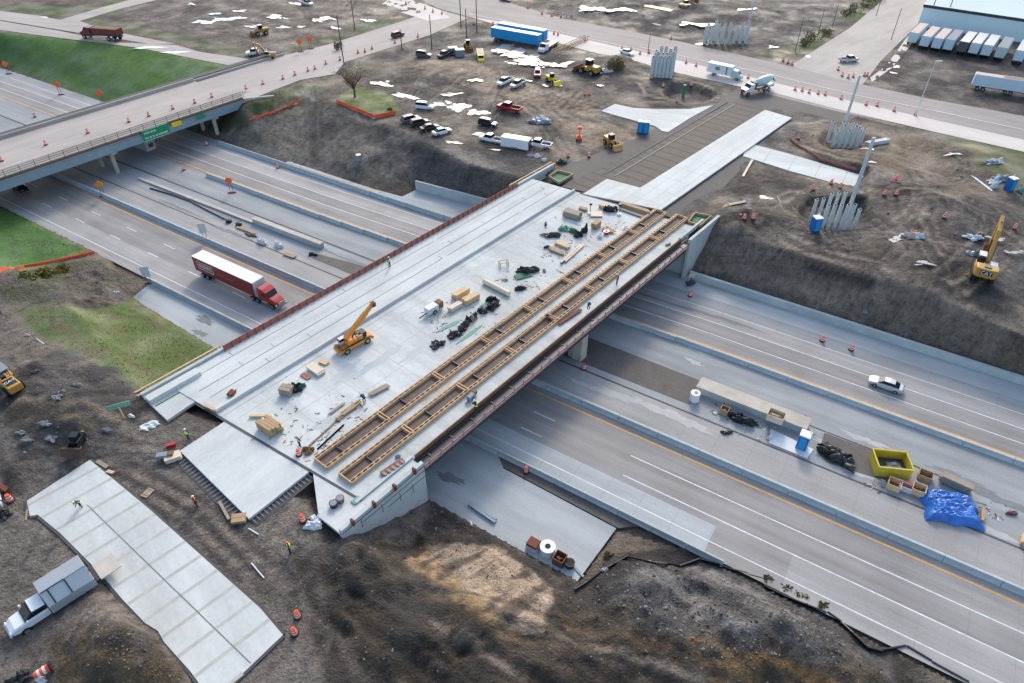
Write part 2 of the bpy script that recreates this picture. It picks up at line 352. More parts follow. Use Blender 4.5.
fill([(10, 408), (60, 396), (112, 424), (92, 438), (60, 433), (10, 428)], (104, 95, 78), 1.5, 1, .9); fill([(30, 425), (70, 420), (90, 440), (60, 446), (20, 436)], (54, 52, 50), 1.4, .8, .8)
stroke([(0, 271), (51, 261), (95, 251)], .8, (186, 92, 50), .85, .5)
# upper slopes
fill([(690, 268), (716, 222), (815, 260), (917, 291), (1024, 333), (1150, 390), (1150, 440), (1024, 378), (860, 330)], (136, 126, 114), 3, 2, 1, (160, 148, 134))
fill([(548, 180), (470, 166), (400, 131), (345, 108), (305, 95), (248, 108), (200, 125), (250, 150), (330, 168), (415, 190), (478, 208)], (132, 126, 116), 2, 1.5, 1, (104, 100, 88))
grass([(240, 108), (250, 98), (308, 84), (332, 88), (325, 100), (290, 108), (250, 116)], (64, 82, 36), (60, 62, 40), soft=1.5, rag=1)
grass([(200, 128), (240, 110), (262, 118), (240, 132)], (62, 66, 44), (70, 66, 52), soft=2, rag=1)
stroke([(322, 92), (316, 120), (318, 165)], 3.2, (66, 62, 58), .9, .4); stroke([(308, 98), (304, 125), (308, 160)], .9, (124, 116, 106), .8, .3); stroke([(320, 96), (318, 125), (322, 165)], .8, (124, 116, 106), .8, .3)
fill([(335, 180), (350, 160), (372, 164), (345, 172)], (150, 148, 142), 1, .6, .6); stroke([(250, 120), (275, 112), (301, 101)], .7, (176, 104, 80), .7, .3)
grass([(337, 98), (352, 88), (386, 92), (398, 104), (402, 112), (380, 114), (345, 106)], (96, 112, 52), (76, 84, 48), soft=1.2, rag=.8); grass([(350, 63), (378, 59), (382, 66), (356, 70)], (82, 86, 44), soft=1.5, rag=.8)
# yards on the plateau
fill([(345, 66), (430, 38), (470, 22), (560, 45), (740, 88), (700, 100), (590, 95), (540, 60), (430, 60)], (92, 89, 85), 5, 3, .8)
fill([(398, 62), (450, 58), (520, 78), (580, 95), (600, 140), (540, 130), (480, 80), (400, 78)], (138, 124, 108), 4, 2.5, .85)
fill([(400, 105), (480, 95), (540, 118), (560, 160), (500, 155), (430, 135)], (128, 118, 106), 4, 2, .7)
fill([(395, 128), (450, 140), (560, 170), (548, 180), (480, 168)], (92, 89, 86), 3, 1.5, .9)
fill([(300, 88), (335, 92), (330, 108), (300, 104)], (112, 106, 98), 2, 1, .6)
fill([(715, 218), (742, 180), (800, 190), (880, 195), (1024, 240), (1024, 332), (917, 290), (815, 258), (760, 240)], (90, 83, 75), 3, 2, .8, (112, 100, 86)); fill([(880, 200), (1024, 200), (1024, 300), (960, 275), (900, 240)], (70, 67, 64), 5, 4, .85, (92, 88, 82), k2=1.5)
fill([(745, 178), (795, 195), (800, 240), (720, 215)], (78, 74, 70), 4, 2, .7); fill([(745, 185), (775, 190), (770, 205), (740, 205)], (140, 134, 126), 1, 1.2, .6)
fill([(800, 122), (850, 118), (950, 140), (1024, 175), (1024, 190), (900, 190), (860, 172), (800, 150)], (118, 106, 92), 3, 2, .8)
fill([(868, 150), (940, 145), (990, 190), (940, 200), (880, 175)], (126, 112, 96), 4, 3, .8)
fill(APP_DARK, (86, 84, 84), 1.5, .8, 1, (96, 92, 88), world=True)
fill([(855, 175), (905, 176), (915, 190), (850, 196)], (92, 90, 88), 1.5, 1, .9)
fill([(566, 100), (585, 92), (600, 108), (650, 124), (662, 133), (690, 120), (640, 150), (610, 160), (570, 158)], (96, 93, 90), 3, 2, .6)
stroke([(560, 95), (556, 105), (566, 114), (600, 122), (640, 138)], 1.6, (84, 76, 66), .8, .6); stroke([(552, 92), (548, 110), (558, 122), (600, 140)], 1.2, (142, 124, 104), .6, .6)
for q, c in [([(430, 70), (500, 64), (560, 80), (620, 96)], (96, 88, 80)), ([(380, 78), (440, 82), (500, 96)], (92, 86, 80)), ([(400, 112), (450, 100), (480, 105), (540, 140)], (104, 96, 88)), ([(760, 175), (830, 192), (900, 196), (960, 185)], (72, 68, 62)),
             ([(742, 205), (770, 230), (840, 262)], (76, 70, 62)), ([(770, 190), (790, 215), (860, 250), (920, 270)], (122, 108, 90)), ([(900, 200), (950, 225), (1024, 250)], (110, 104, 96)), ([(880, 150), (940, 190), (1010, 215)], (90, 82, 72)), ([(940, 290), (980, 300), (1024, 285)], (130, 124, 116)), ([(860, 200), (900, 235), (940, 280)], (68, 64, 60))]:
    P = hits(q); stroke(P, 1.3, c, .8, .5, True); stroke([p + Vector((.4, 2.6, 0)) for p in P], 1.1, c, .7, .5, True)
grass([(-90, 25), (0, 32), (60, 37), (140, 47), (200, 60), (247, 69), (215, 80), (160, 92), (104, 104), (50, 82), (0, 62), (-90, 35)], (82, 120, 40), (64, 100, 34), soft=1.0)
grass([(-90, 80), (0, 62), (50, 82), (104, 104), (150, 92), (100, 62), (0, 40)], (56, 96, 32), (52, 86, 28), soft=20, amt=.8)
for q, wd in [([(-40, 34), (0, 33)], 3), ([(-60, 14), (0, 19), (40, 22), (75, 26)], 4), ([(0, 8), (55, 14), (100, 6), (120, 0)], 6), ([(85, 22), (180, 38), (262, 58)], 5), ([(88, 20), (135, 8), (180, 0)], 4), ([(262, 56), (335, 38), (425, 14)], 3), ([(340, 30), (420, 15)], 5)]:
    GR = np.maximum(GR, stroke(q, wd, (76, 96, 42), .95, 1.2))
grass([(18, 4), (50, 6), (80, 12), (40, 14)], (72, 90, 42), soft=2, rag=1)
stroke([(95, 14), (185, 36), (266, 60), (340, 42), (432, 17)], 2.0, (50, 54, 40), .8, .8)
grass([(385, 22), (420, 10), (428, 18), (395, 32)], (92, 90, 54), soft=2)
fill([(30, 0), (110, 0), (70, 8), (35, 5)], (84, 66, 58), 2, 1, .9)
fill([(110, 10), (180, -8), (420, -8), (420, 8), (340, 32), (262, 54), (190, 34)], (120, 110, 102), 3, 2, .8, (96, 90, 84)); fill([(150, 12), (230, 8), (200, 26)], (92, 88, 86), 5, 3, .7)
fill([(530, -10), (930, -20), (860, 20), (800, 58), (700, 44), (560, 16)], (88, 87, 86), 4, 3, .85, (70, 70, 70)); fill([(760, -20), (880, -20), (850, 18), (760, 8)], (132, 126, 120), 4, 3, .8)
grass([(836, 20), (850, 10), (880, -4), (890, 2), (862, 20)], (72, 92, 42), soft=2, rag=1); grass([(800, 44), (812, 32), (835, 28), (828, 42), (808, 52), (764, 58), (764, 52)], (74, 86, 44), soft=2, rag=1.5)
GR = np.maximum(GR, stroke([(560, 17), (640, 31), (700, 42), (780, 60)], 3, (72, 78, 48), .8, 1.2)); GR = np.maximum(GR, stroke([(540, 42), (600, 54), (650, 66), (700, 78)], 4, (74, 80, 46), .85, 1.5)); GR = np.maximum(GR, stroke([(858, 113), (900, 121), (922, 128)], 3, (66, 84, 38), .9, 1))
grass([(945, 136), (1024, 150), (1100, 170), (1100, 200), (1010, 180), (980, 165)], (88, 96, 50), (98, 90, 60), soft=2, rag=1.5); GR = np.maximum(GR, stroke([(950, 139), (1024, 153), (1080, 164)], 3, (60, 80, 34), 1, .8))
fill([(868, 78), (905, 46), (1060, 60), (1200, 90), (1200, 145), (1024, 116), (930, 99)], (76, 73, 72), 3, 2, 1, (64, 62, 62)); fill([(545, -40), (700, -90), (1100, -90), (1100, -10), (900, -10)], (120, 116, 112), 12, 5, .7)
for q in [[(764, 571), (790, 586), (826, 606)], [(835, 618), (900, 650), (960, 683)]]: GR = np.maximum(GR, stroke(q, .8, (66, 86, 40), .9, .4))
fill([(832, 612), (850, 630), (875, 645), (930, 668), (900, 640)], (112, 104, 94), .8, .4, .9)
mixc(np.clip((nB - .62) * 4, 0, .6) * (1 - GR), (140, 128, 112), KG)
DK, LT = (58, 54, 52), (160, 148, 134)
fill([(560, 622), (600, 632), (650, 652), (700, 650), (760, 668), (800, 700), (700, 700), (620, 670)], (150, 120, 78), 1.5, 2.5, .6, (70, 60, 48), k2=1.4)
fill([(640, 575), (700, 570), (760, 592), (800, 620), (740, 625), (680, 610)], (150, 148, 146), 1.5, 2.0, .7, (84, 82, 80), k2=1.5)
fill([(300, 560), (325, 552), (345, 570), (330, 600), (305, 600)], (150, 124, 84), 1.5, 2.0, .4)
fill([(800, 232), (850, 248), (905, 275), (1010, 322), (1000, 330), (900, 290), (830, 262), (790, 245)], LT, 3, 1.5, .7)
fill([(930, 225), (1024, 215), (1060, 300), (1000, 305), (935, 285)], (54, 52, 52), 4, 3, .9, (92, 90, 88), k2=1.6)
fill([(905, 205), (940, 205), (945, 222), (915, 226)], (70, 66, 62), 2, 1, .9); fill([(800, 196), (870, 190), (905, 200), (880, 232), (810, 235)], (84, 80, 78), 2, 1.5, .8)
fill([(735, 190), (770, 180), (900, 192), (880, 200), (780, 192), (745, 225)], (66, 60, 54), 2, 1.2, .8); fill([(740, 195), (764, 196), (768, 208), (742, 206)], (150, 148, 144), .8, 1.5, .8)
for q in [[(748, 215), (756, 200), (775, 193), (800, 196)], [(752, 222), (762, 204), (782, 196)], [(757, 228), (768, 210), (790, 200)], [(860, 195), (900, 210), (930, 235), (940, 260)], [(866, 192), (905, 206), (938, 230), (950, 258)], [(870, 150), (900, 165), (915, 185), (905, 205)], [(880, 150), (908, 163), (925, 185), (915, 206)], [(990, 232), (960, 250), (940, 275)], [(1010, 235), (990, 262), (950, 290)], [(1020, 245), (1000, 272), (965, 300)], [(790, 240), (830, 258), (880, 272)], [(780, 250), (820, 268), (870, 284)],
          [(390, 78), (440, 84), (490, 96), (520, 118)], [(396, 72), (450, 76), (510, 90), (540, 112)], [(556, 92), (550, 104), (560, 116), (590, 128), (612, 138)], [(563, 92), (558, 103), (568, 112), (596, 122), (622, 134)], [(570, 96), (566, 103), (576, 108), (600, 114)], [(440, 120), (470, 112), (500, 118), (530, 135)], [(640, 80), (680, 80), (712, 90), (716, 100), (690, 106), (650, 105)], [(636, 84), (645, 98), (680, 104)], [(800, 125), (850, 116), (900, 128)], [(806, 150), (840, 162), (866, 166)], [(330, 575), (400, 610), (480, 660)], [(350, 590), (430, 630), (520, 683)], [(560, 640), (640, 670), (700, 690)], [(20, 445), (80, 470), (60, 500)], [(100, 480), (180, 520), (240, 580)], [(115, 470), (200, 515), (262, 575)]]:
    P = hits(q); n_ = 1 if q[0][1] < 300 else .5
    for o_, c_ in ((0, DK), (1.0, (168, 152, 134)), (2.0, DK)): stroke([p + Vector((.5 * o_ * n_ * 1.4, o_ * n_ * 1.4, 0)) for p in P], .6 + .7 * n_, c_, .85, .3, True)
fill([(380, 76), (420, 70), (500, 80), (520, 92), (470, 92), (400, 88)], (78, 72, 68), 2, 1.5, .7); fill([(470, 102), (500, 104), (560, 128), (545, 136), (490, 124)], (84, 80, 78), 2, 1.5, .8); fill([(398, 66), (450, 62), (540, 82), (590, 100), (600, 118), (560, 112), (480, 90)], (166, 146, 122), 2, 2, .75)
fill([(560, 118), (620, 128), (640, 140), (600, 150), (570, 140)], (160, 140, 116), 2, 2, .75)
fill([(806, 126), (850, 122), (940, 145), (960, 165), (900, 172), (850, 160), (806, 142)], (140, 122, 100), 2, 2, .7)
fill([(330, 30), (410, 6), (300, 0), (250, 20), (270, 40)], (150, 138, 126), 3, 3, .6)
fill([(345, 120), (420, 135), (500, 160), (540, 178), (470, 190), (380, 160)], (98, 96, 94), 2, 1.5, .8, (82, 80, 78)); fill([(270, 175), (330, 180), (350, 170), (395, 185), (330, 168), (260, 150)], (128, 126, 122), 1.5, 1.5, .5)
fill([(300, 558), (330, 560), (420, 600), (430, 650), (400, 700), (340, 700), (296, 620)], (44, 41, 38), 2, 2, .75, (70, 62, 50)); fill([(350, 500), (420, 492), (436, 508), (420, 540), (350, 548)], (132, 120, 108), 1, .8, .9); fill([(430, 505), (500, 540), (580, 592), (590, 600), (560, 596), (500, 556), (430, 540), (410, 550)], (58, 54, 50), 1, .8, .6)
fill([(436, 552), (450, 545), (500, 548), (552, 590), (538, 628), (508, 622), (475, 596)], (206, 184, 158), .8, .8, .85)
fill([(625, 552), (660, 548), (700, 556), (760, 575), (700, 562), (640, 566), (600, 592), (590, 590)], (50, 48, 46), .8, .6, .8); fill([(288, 600), (298, 600), (350, 640), (372, 690), (360, 690), (335, 640)], (122, 110, 98), 1, .5, .7)
fill([(40, 425), (62, 420), (85, 440), (76, 448), (40, 440)], (46, 44, 43), 1, .6, .9); fill([(0, 455), (20, 470), (30, 495), (0, 500)], (70, 66, 62), 1.5, .8, .8)
PUD_W = [(381, 84, 13, 3.2), (405, 96, 15, 3.4), (436, 105, 9, 2.2), (460, 107, 14, 5), (478, 113, 12, 3), (474, 82, 9, 1.5), (515, 57, 20, 5), (538, 64, 15, 4), (504, 50, 9, 4), (555, 66, 14, 3), (525, 62, 18, 5), (600, 87, 5, 1), (275, 17, 12, 2.2), (322, 19, 12, 2.6), (297, 4, 7, 1.2), (205, 22, 14, 2), (228, 19, 16, 2), (192, 4, 5, 1), (214, 14, 8, 1), (150, 47, 20, 1.3), (176, 52, 16, 1.6), (44, 17, 5, .8), (250, 27, 7, 1.2), (368, 21, 8, 1.2), (592, 12, 16, 3), (618, 14, 16, 2.6), (745, 12, 10, 1), (774, 47, 6, 1.2), (697, 28, 16, 2.4), (896, 67, 4, 1.4), (893, 73, 5, .9), (808, 56, 4, 1.2), (868, 150, 8, 1.4), (455, 143, 10, 1.2), (530, 82, 4, .8), (300, 27, 5, 1), (497, 150, 8, .8), (240, 11, 9, 1), (335, 28, 8, 1), (284, 27, 7, 1)]
PUD_M = [(870, 168, 6, 1), (950, 158, 10, 1.2), (895, 247, 8, 4), (1008, 262, 10, 1.6), (765, 198, 10, 2), (700, 44, 8, 1.2), (545, 120, 6, 1.2), (480, 134, 12, 1.6), (555, 85, 12, 2), (452, 95, 12, 1.5), (920, 275, 12, 2), (990, 250, 12, 2), (30, 460, 3, 1)]
for px, py, rx, ry in PUD_W + PUD_M:
    c = at(px, py, ZP); e = at(px + rx, py, ZP); f_ = at(px, py + ry, ZP); ax_, ay_ = abs(e.x - c.x) * 1.35 + .8, abs(f_.y - c.y) * 1.5 + .8
    B = np.nonzero((abs(X - c.x) < ax_ * 1.8) & (abs(Y - c.y) < ay_ * 1.8))[0]; k = np.zeros(X.size); k[B] = sst(1.5 - np.sqrt(((X[B] - c.x) / ax_) ** 2 + ((Y[B] - c.y) / ay_) ** 2) + (nB[B] - .5) * 1.2); mixc(k * .8 * (1 - GR), (74, 69, 64), KG)
def wander(poly, n, L_, wd, seed, cs=((56, 52, 49), (168, 154, 136))):
    r_ = random.Random(seed); P = hits(poly); xs = [p.x for p in P]; ys = [p.y for p in P]
    for i in range(n):
        for _ in range(30):
            x_, y_ = r_.uniform(min(xs), max(xs)), r_.uniform(min(ys), max(ys))
            if poly_dist(np.array([x_]), np.array([y_]), P)[0] < 0: break
        a = r_.uniform(0, 6.28); da = r_.uniform(-.12, .12); T = []
        for j in range(int(L_ / 2)): x_ += 2 * math.cos(a); y_ += 2 * math.sin(a); a += da + r_.uniform(-.06, .06); T.append(Vector((x_, y_, 0)))
        nn = Vector((-math.sin(a - da * L_ / 4), math.cos(a - da * L_ / 4), 0))
        T2 = [p for p in T if poly_dist(np.array([p.x]), np.array([p.y]), P)[0] < 0]
        if len(T2) < 3: continue
        for o_ in (0, 2.1): stroke([p + nn * o_ for p in T2], wd, cs[0], .7, .15, True); stroke([p + nn * (o_ + wd * .9) for p in T2], wd * .5, cs[1], .45, .15, True)
wander([(390, 68), (520, 76), (600, 96), (620, 130), (560, 150), (480, 125), (400, 100)], 26, 50, .8, 1); wander([(800, 195), (1000, 200), (1024, 300), (900, 270), (760, 235)], 26, 40, .75, 2); wander([(800, 122), (950, 142), (980, 190), (860, 165)], 10, 40, .8, 3)
wander([(0, 440), (140, 415), (228, 430), (310, 490), (315, 540), (290, 600), (320, 683), (0, 683)], 22, 34, .45, 4, ((84, 80, 76), (150, 145, 138))); wander([(320, 560), (430, 620), (600, 640), (760, 620), (900, 683), (350, 683)], 30, 26, .4, 5, ((40, 37, 34), (120, 100, 72))); wander([(60, 0), (400, 0), (340, 34), (200, 34)], 12, 60, 1.4, 6); wander([(545, 0), (840, 0), (780, 55), (640, 30)], 12, 60, 1.4, 7, ((50, 50, 50), (130, 126, 122))); wander([(10, 305), (45, 345), (60, 430), (0, 430)], 8, 20, .5, 8)
wander([(560, 185), (740, 95), (860, 112), (800, 145), (700, 212)], 14, 40, .6, 9, ((60, 58, 58), (120, 117, 114)))
B = fill([(436, 552), (450, 545), (500, 548), (552, 590), (538, 628), (508, 622), (475, 596)], (206, 184, 158), .8, .8, 0)
tp = hits([(412, 562), (440, 545), (500, 548), (556, 590), (540, 632), (505, 628), (470, 600)]); kk_ = sst(.5 - poly_dist(X, Y, tp) / 1.0)
uu, vv = X * math.cos(BR) + Y * math.sin(BR), -X * math.sin(BR) + Y * math.cos(BR); mixc(kk_ * np.clip((fbm(uu, vv * 8, 7, 4, 91) - .5) * 7, 0, .9), (104, 92, 78), KG)
# mesh
ny, nx = GX.shape; idx = np.arange(X.size).reshape(ny, nx)
quads = np.stack([idx[:-1, :-1].ravel(), idx[:-1, 1:].ravel(), idx[1:, 1:].ravel(), idx[1:, :-1].ravel()], 1)
me = bpy.data.meshes.new('terrain'); me.vertices.add(X.size); me.vertices.foreach_set('co', np.stack([X, Y, Z], 1).ravel())
me.loops.add(quads.size); me.loops.foreach_set('vertex_index', quads.ravel()); me.polygons.add(len(quads))
me.polygons.foreach_set('loop_start', np.arange(0, quads.size, 4)); me.polygons.foreach_set('loop_total', np.full(len(quads), 4))
me.polygons.foreach_set('use_smooth', np.ones(len(quads), bool)); me.update()
ca = me.color_attributes.new('soil', 'FLOAT_COLOR', 'POINT'); ca.data.foreach_set('color', np.concatenate([C, GR[:, None]], 1).ravel())
m = bpy.data.materials.new('soil_and_grass'); m.use_nodes = True; t = m.node_tree; N = t.nodes; L = t.links; b = N['Principled BSDF']
at_ = N.new('ShaderNodeVertexColor'); at_.layer_name = 'soil'; tc = N.new('ShaderNodeTexCoord')
def noise(sc, det=5, r=.6):
    n = N.new('ShaderNodeTexNoise'); n.inputs['Scale'].default_value = sc; n.inputs['Detail'].default_value = det; n.inputs['Roughness'].default_value = r; L.new(tc.outputs['Object'], n.inputs[0]); return n
def mathn(op, a, bb_, c=None):
    n = N.new('ShaderNodeMath'); n.operation = op
    for i, q in enumerate((a, bb_, c)):
        if q is None: continue
        if isinstance(q, (int, float)): n.inputs[i].default_value = q
        else: L.new(q, n.inputs[i])
    return n.outputs[0]
n1, n2, n3 = noise(.9, 8, .7), noise(4.5, 5, .65), noise(.12, 4)
vo = N.new('ShaderNodeTexVoronoi'); vo.inputs['Scale'].default_value = 1.8; L.new(tc.outputs['Object'], vo.inputs[0])
f = mathn('ADD', mathn('MULTIPLY', n1.outputs[0], 2.3), mathn('MULTIPLY', n2.outputs[0], 1.7)); f = mathn('SUBTRACT', f, 1.0)
wv = []
for rot, dis in ((.55, 1.2), (2.1, 1.8), (-.57, .8)):
    m0 = N.new('ShaderNodeMapping'); m0.inputs['Rotation'].default_value = (0, 0, rot); L.new(tc.outputs['Object'], m0.inputs[0])
    mp = N.new('ShaderNodeMapping'); mp.inputs['Scale'].default_value = (.16, 1.3, .5); L.new(m0.outputs[0], mp.inputs[0])
    wt = N.new('ShaderNodeTexNoise'); wt.inputs['Scale'].default_value = .8; wt.inputs['Detail'].default_value = 5; wt.inputs['Roughness'].default_value = .6; wt.inputs['Distortion'].default_value = dis; L.new(mp.outputs[0], wt.inputs[0]); wv.append(wt.outputs[0])
mk = noise(.035, 3); soil_only = mathn('SUBTRACT', 1.0, at_.outputs['Alpha'])
msk = mathn('MULTIPLY', mathn('SUBTRACT', mk.outputs[0], .38), 4.0); msk.node.use_clamp = True
trk = mathn('MULTIPLY', mathn('ADD', mathn('ADD', mathn('MULTIPLY', mathn('SUBTRACT', wv[0], .5), msk), mathn('MULTIPLY', mathn('SUBTRACT', wv[1], .5), mathn('SUBTRACT', 1.0, msk))), mathn('MULTIPLY', mathn('SUBTRACT', wv[2], .5), .8)), 1.5)
f = mathn('ADD', mathn('MULTIPLY', f, mathn('MULTIPLY_ADD', soil_only, .45, .55)), mathn('MULTIPLY', mathn('SUBTRACT', 1.0, soil_only), .43)); f = mathn('ADD', f, mathn('MULTIPLY', trk, mathn('MAXIMUM', soil_only, .15)))
f = mathn('ADD', f, mathn('MULTIPLY', mathn('LESS_THAN', vo.outputs['Distance'], .08), .12)); f = mathn('MAXIMUM', f, .35)
vm = N.new('ShaderNodeVectorMath'); vm.operation = 'SCALE'; L.new(at_.outputs['Color'], vm.inputs[0]); L.new(f, vm.inputs['Scale'])
L.new(vm.outputs[0], b.inputs['Base Color'])
rg = N.new('ShaderNodeMapRange'); rg.inputs[1].default_value = .35; rg.inputs[2].default_value = .6; rg.inputs[3].default_value = .55; rg.inputs[4].default_value = .95
L.new(n3.outputs[0], rg.inputs[0]); L.new(rg.outputs[0], b.inputs['Roughness'])
bp = N.new('ShaderNodeBump'); bp.inputs['Strength'].default_value = 1.0; bp.inputs['Distance'].default_value = .34
v2 = N.new('ShaderNodeTexVoronoi'); v2.inputs['Scale'].default_value = 3.2; v2.inputs['Detail'].default_value = 2; L.new(tc.outputs['Object'], v2.inputs[0])
L.new(mathn('ADD', mathn('ADD', mathn('SUBTRACT', mathn('MULTIPLY', n1.outputs[0], 1.5), mathn('MULTIPLY', v2.outputs['Distance'], .35)), mathn('MULTIPLY', n2.outputs[0], .7)), mathn('MULTIPLY', trk, .35)), bp.inputs['Height']); L.new(mathn('MAXIMUM', soil_only, .3), bp.inputs['Strength']); L.new(bp.outputs[0], b.inputs['Normal'])
me.materials.append(m); ter = bpy.data.objects.new('terrain', me); COL.objects.link(ter); tag(ter, kind='structure')
# ------------------------------------------------------------------ materials
M = {}
def am(k, c, kk=.84, **kw): M[k] = mat(k, lin(c, kk), **kw); return M[k]
ST = (.12, 1, 1)
am('lane_concrete', (144, 143, 141), var=.3, scale=.55, stretch=(.05, 1.3, 1), bump=.1, rough=.75)
am('lane_worn', (160, 160, 158), var=.28, scale=.5, stretch=(.06, 1.1, 1), bump=.1, rough=.75)
am('shoulder_concrete', (172, 180, 182), var=.22, scale=.4, stretch=(.12, 1, 1), bump=.1)
am('median_concrete', (160, 160, 158), var=.26, scale=.4, stretch=(.1, 1, 1), bump=.1)
am('blue_concrete', (152, 158, 160), var=.28, scale=.4, stretch=(.1, 1, 1), bump=.1)
am('new_concrete', (200, 206, 204), var=.2, scale=.25, stretch=(.35, 1.2, 1), bump=.06)
am('deck_concrete', (194, 200, 198), var=.26, scale=.22, stretch=(1.6, .3, 1), bump=.08)
am('barrier_concrete', (184, 196, 198), var=.16, scale=.8)
am('wall_concrete', (186, 196, 196), var=.16, scale=.5)
am('wall_stain', (190, 184, 172), var=.2, scale=.5)
am('old_concrete', (172, 166, 160), var=.18, scale=.35, stretch=(.2, 1, 1), bump=.1)
am('asphalt_grey', (150, 145, 142), var=.18, scale=.3, stretch=(.3, 1, 1), bump=.1, rough=.8)
am('asphalt_dark', (80, 79, 79), var=.2, scale=.35, bump=.15)
am('gravel_dark', (98, 94, 90), var=.32, scale=2.2, bump=.8, fine=1)
am('stone_base', (86, 80, 74), var=.22, scale=.8, bump=.4, stretch=(1, 1, 1))
am('joint_dark', (82, 84, 88), var=.2); am('joint_tan', (184, 184, 176), var=.15, scale=1)
am('paint_white', (214, 218, 220), kk=.9, var=.25, scale=1.5); am('paint_yellow', (214, 164, 92), kk=.9, var=.25, scale=1.2)
am('steel_blue', (136, 160, 172), var=.12, rough=.5); am('steel_dark', (70, 72, 76), var=.2, rough=.5, metal=.4)
am('steel_pink', (166, 138, 138), var=.15, scale=1.5); am('fence_grey', (110, 104, 96), var=.15)
am('ply_rust', (168, 104, 92), var=.22, scale=1.2); am('wood_new', (222, 192, 150), var=.16, scale=1.5); am('wood_tan', (180, 152, 116), var=.2, scale=1.5)
am('wood_brown', (128, 96, 68), var=.25, scale=1.5); am('wood_grey', (160, 148, 132), var=.2, scale=1.5); am('ply_pale', (226, 212, 190), var=.08)
am('black_plastic', (34, 35, 38), var=.3, rough=.45, bump=.3); am('rubber', (28, 28, 30), var=.2, rough=.8)
am('glass_dark', (28, 34, 40), var=.1, rough=.08); am('chrome', (190, 194, 198), var=.1, rough=.3, metal=.7)
am('orange', (236, 92, 50), kk=1, var=.1, rough=.6); am('white_plastic', (228, 230, 232), kk=.95, var=.06, rough=.6)
am('orange_sign', (250, 96, 40), kk=1.1, var=.04, rough=.6); am('green_sign', (20, 140, 92), kk=1, var=.04, rough=.5); am('yellow_sign', (248, 190, 30), kk=1.05, var=.05)
am('green_form', (120, 168, 148), var=.22, scale=.8); am('green_dark', (60, 120, 88), var=.3, scale=1.2); am('blue_tarp', (26, 100, 182), kk=1.0, var=.25, scale=.8, rough=.32, bump=.3)
am('toilet_blue', (20, 98, 176), kk=1, var=.08, rough=.5); am('sheet_white', (214, 222, 226), var=.1, scale=1.5, rough=.5, bump=.3)
am('white_paint', (226, 232, 236), kk=.95, var=.05, rough=.3, coat=.3); am('silver_paint', (196, 202, 206), kk=.9, var=.05, rough=.3, metal=.3)
am('black_paint', (36, 40, 46), var=.1, rough=.25, coat=.4); am('grey_paint', (96, 102, 108), var=.08, rough=.3, coat=.3); am('red_paint', (170, 34, 40), kk=1, var=.08, rough=.3, coat=.3)
am('maroon_paint', (112, 40, 46), var=.1, rough=.35, coat=.2); am('trailer_red', (138, 46, 44), var=.1, scale=.4, rough=.45); am('roof_white', (232, 224, 214), kk=.92, var=.05, rough=.5)
am('cat_yellow', (196, 150, 68), var=.12, scale=1, rough=.45); am('crane_orange', (226, 146, 46), var=.1, scale=1, rough=.4); am('bright_yellow', (230, 206, 30), kk=1, var=.08, rough=.45)
am('dump_yellow', (204, 184, 56), var=.15, rough=.6); am('cyan_box', (26, 146, 206), kk=1, var=.06, rough=.5); am('pile_grey', (206, 214, 214), var=.15, scale=1)
am('warehouse_wall', (200, 224, 230), kk=1.0, var=.05, scale=.2); am('warehouse_roof', (196, 214, 218), kk=.9, var=.05, scale=.1); am('trailer_blue', (196, 216, 226), kk=.95, var=.06); am('trailer_grey', (140, 148, 158), var=.12)
am('trailer_beige', (206, 190, 178), var=.06); am('rust', (120, 66, 46), var=.3, scale=2); am('skin', (190, 140, 112), var=.05); am('hivis', (200, 232, 50), kk=1.05, var=.06); am('hivis_orange', (240, 110, 50), kk=1.05, var=.06)
am('denim', (50, 62, 88), var=.15); am('black_cloth', (36, 36, 40), var=.2); am('tan_soil', (128, 104, 66), var=.25, scale=1, bump=.6); am('netting', (236, 98, 62), kk=1, var=.2, scale=3)
am('bark', (88, 72, 58), var=.25); am('leaf', (84, 96, 42), kk=.7, var=.3, scale=2); am('leaf_yellow', (176, 160, 50), kk=.8, var=.3, scale=2); am('leaf_dry', (140, 112, 70), kk=.8, var=.3, scale=2)
am('teal_paint', (180, 204, 204), kk=.95, var=.06, rough=.4); am('light_lens', (236, 236, 226), kk=1, var=.03, rough=.15); am('red_lens', (170, 22, 24), kk=1, var=.05, rough=.2)
water = bpy.data.materials.new('puddle_water'); water.use_nodes = True; b = water.node_tree.nodes['Principled BSDF']; b.inputs['Base Color'].default_value = (.2, .2, .2, 1); b.inputs['Roughness'].default_value = .12; b.inputs['IOR'].default_value = 1.5; b.inputs['Coat Weight'].default_value = 1; b.inputs['Coat Roughness'].default_value = .1; M['water'] = water  # pale grey base paints part of the sky's reflection into the water
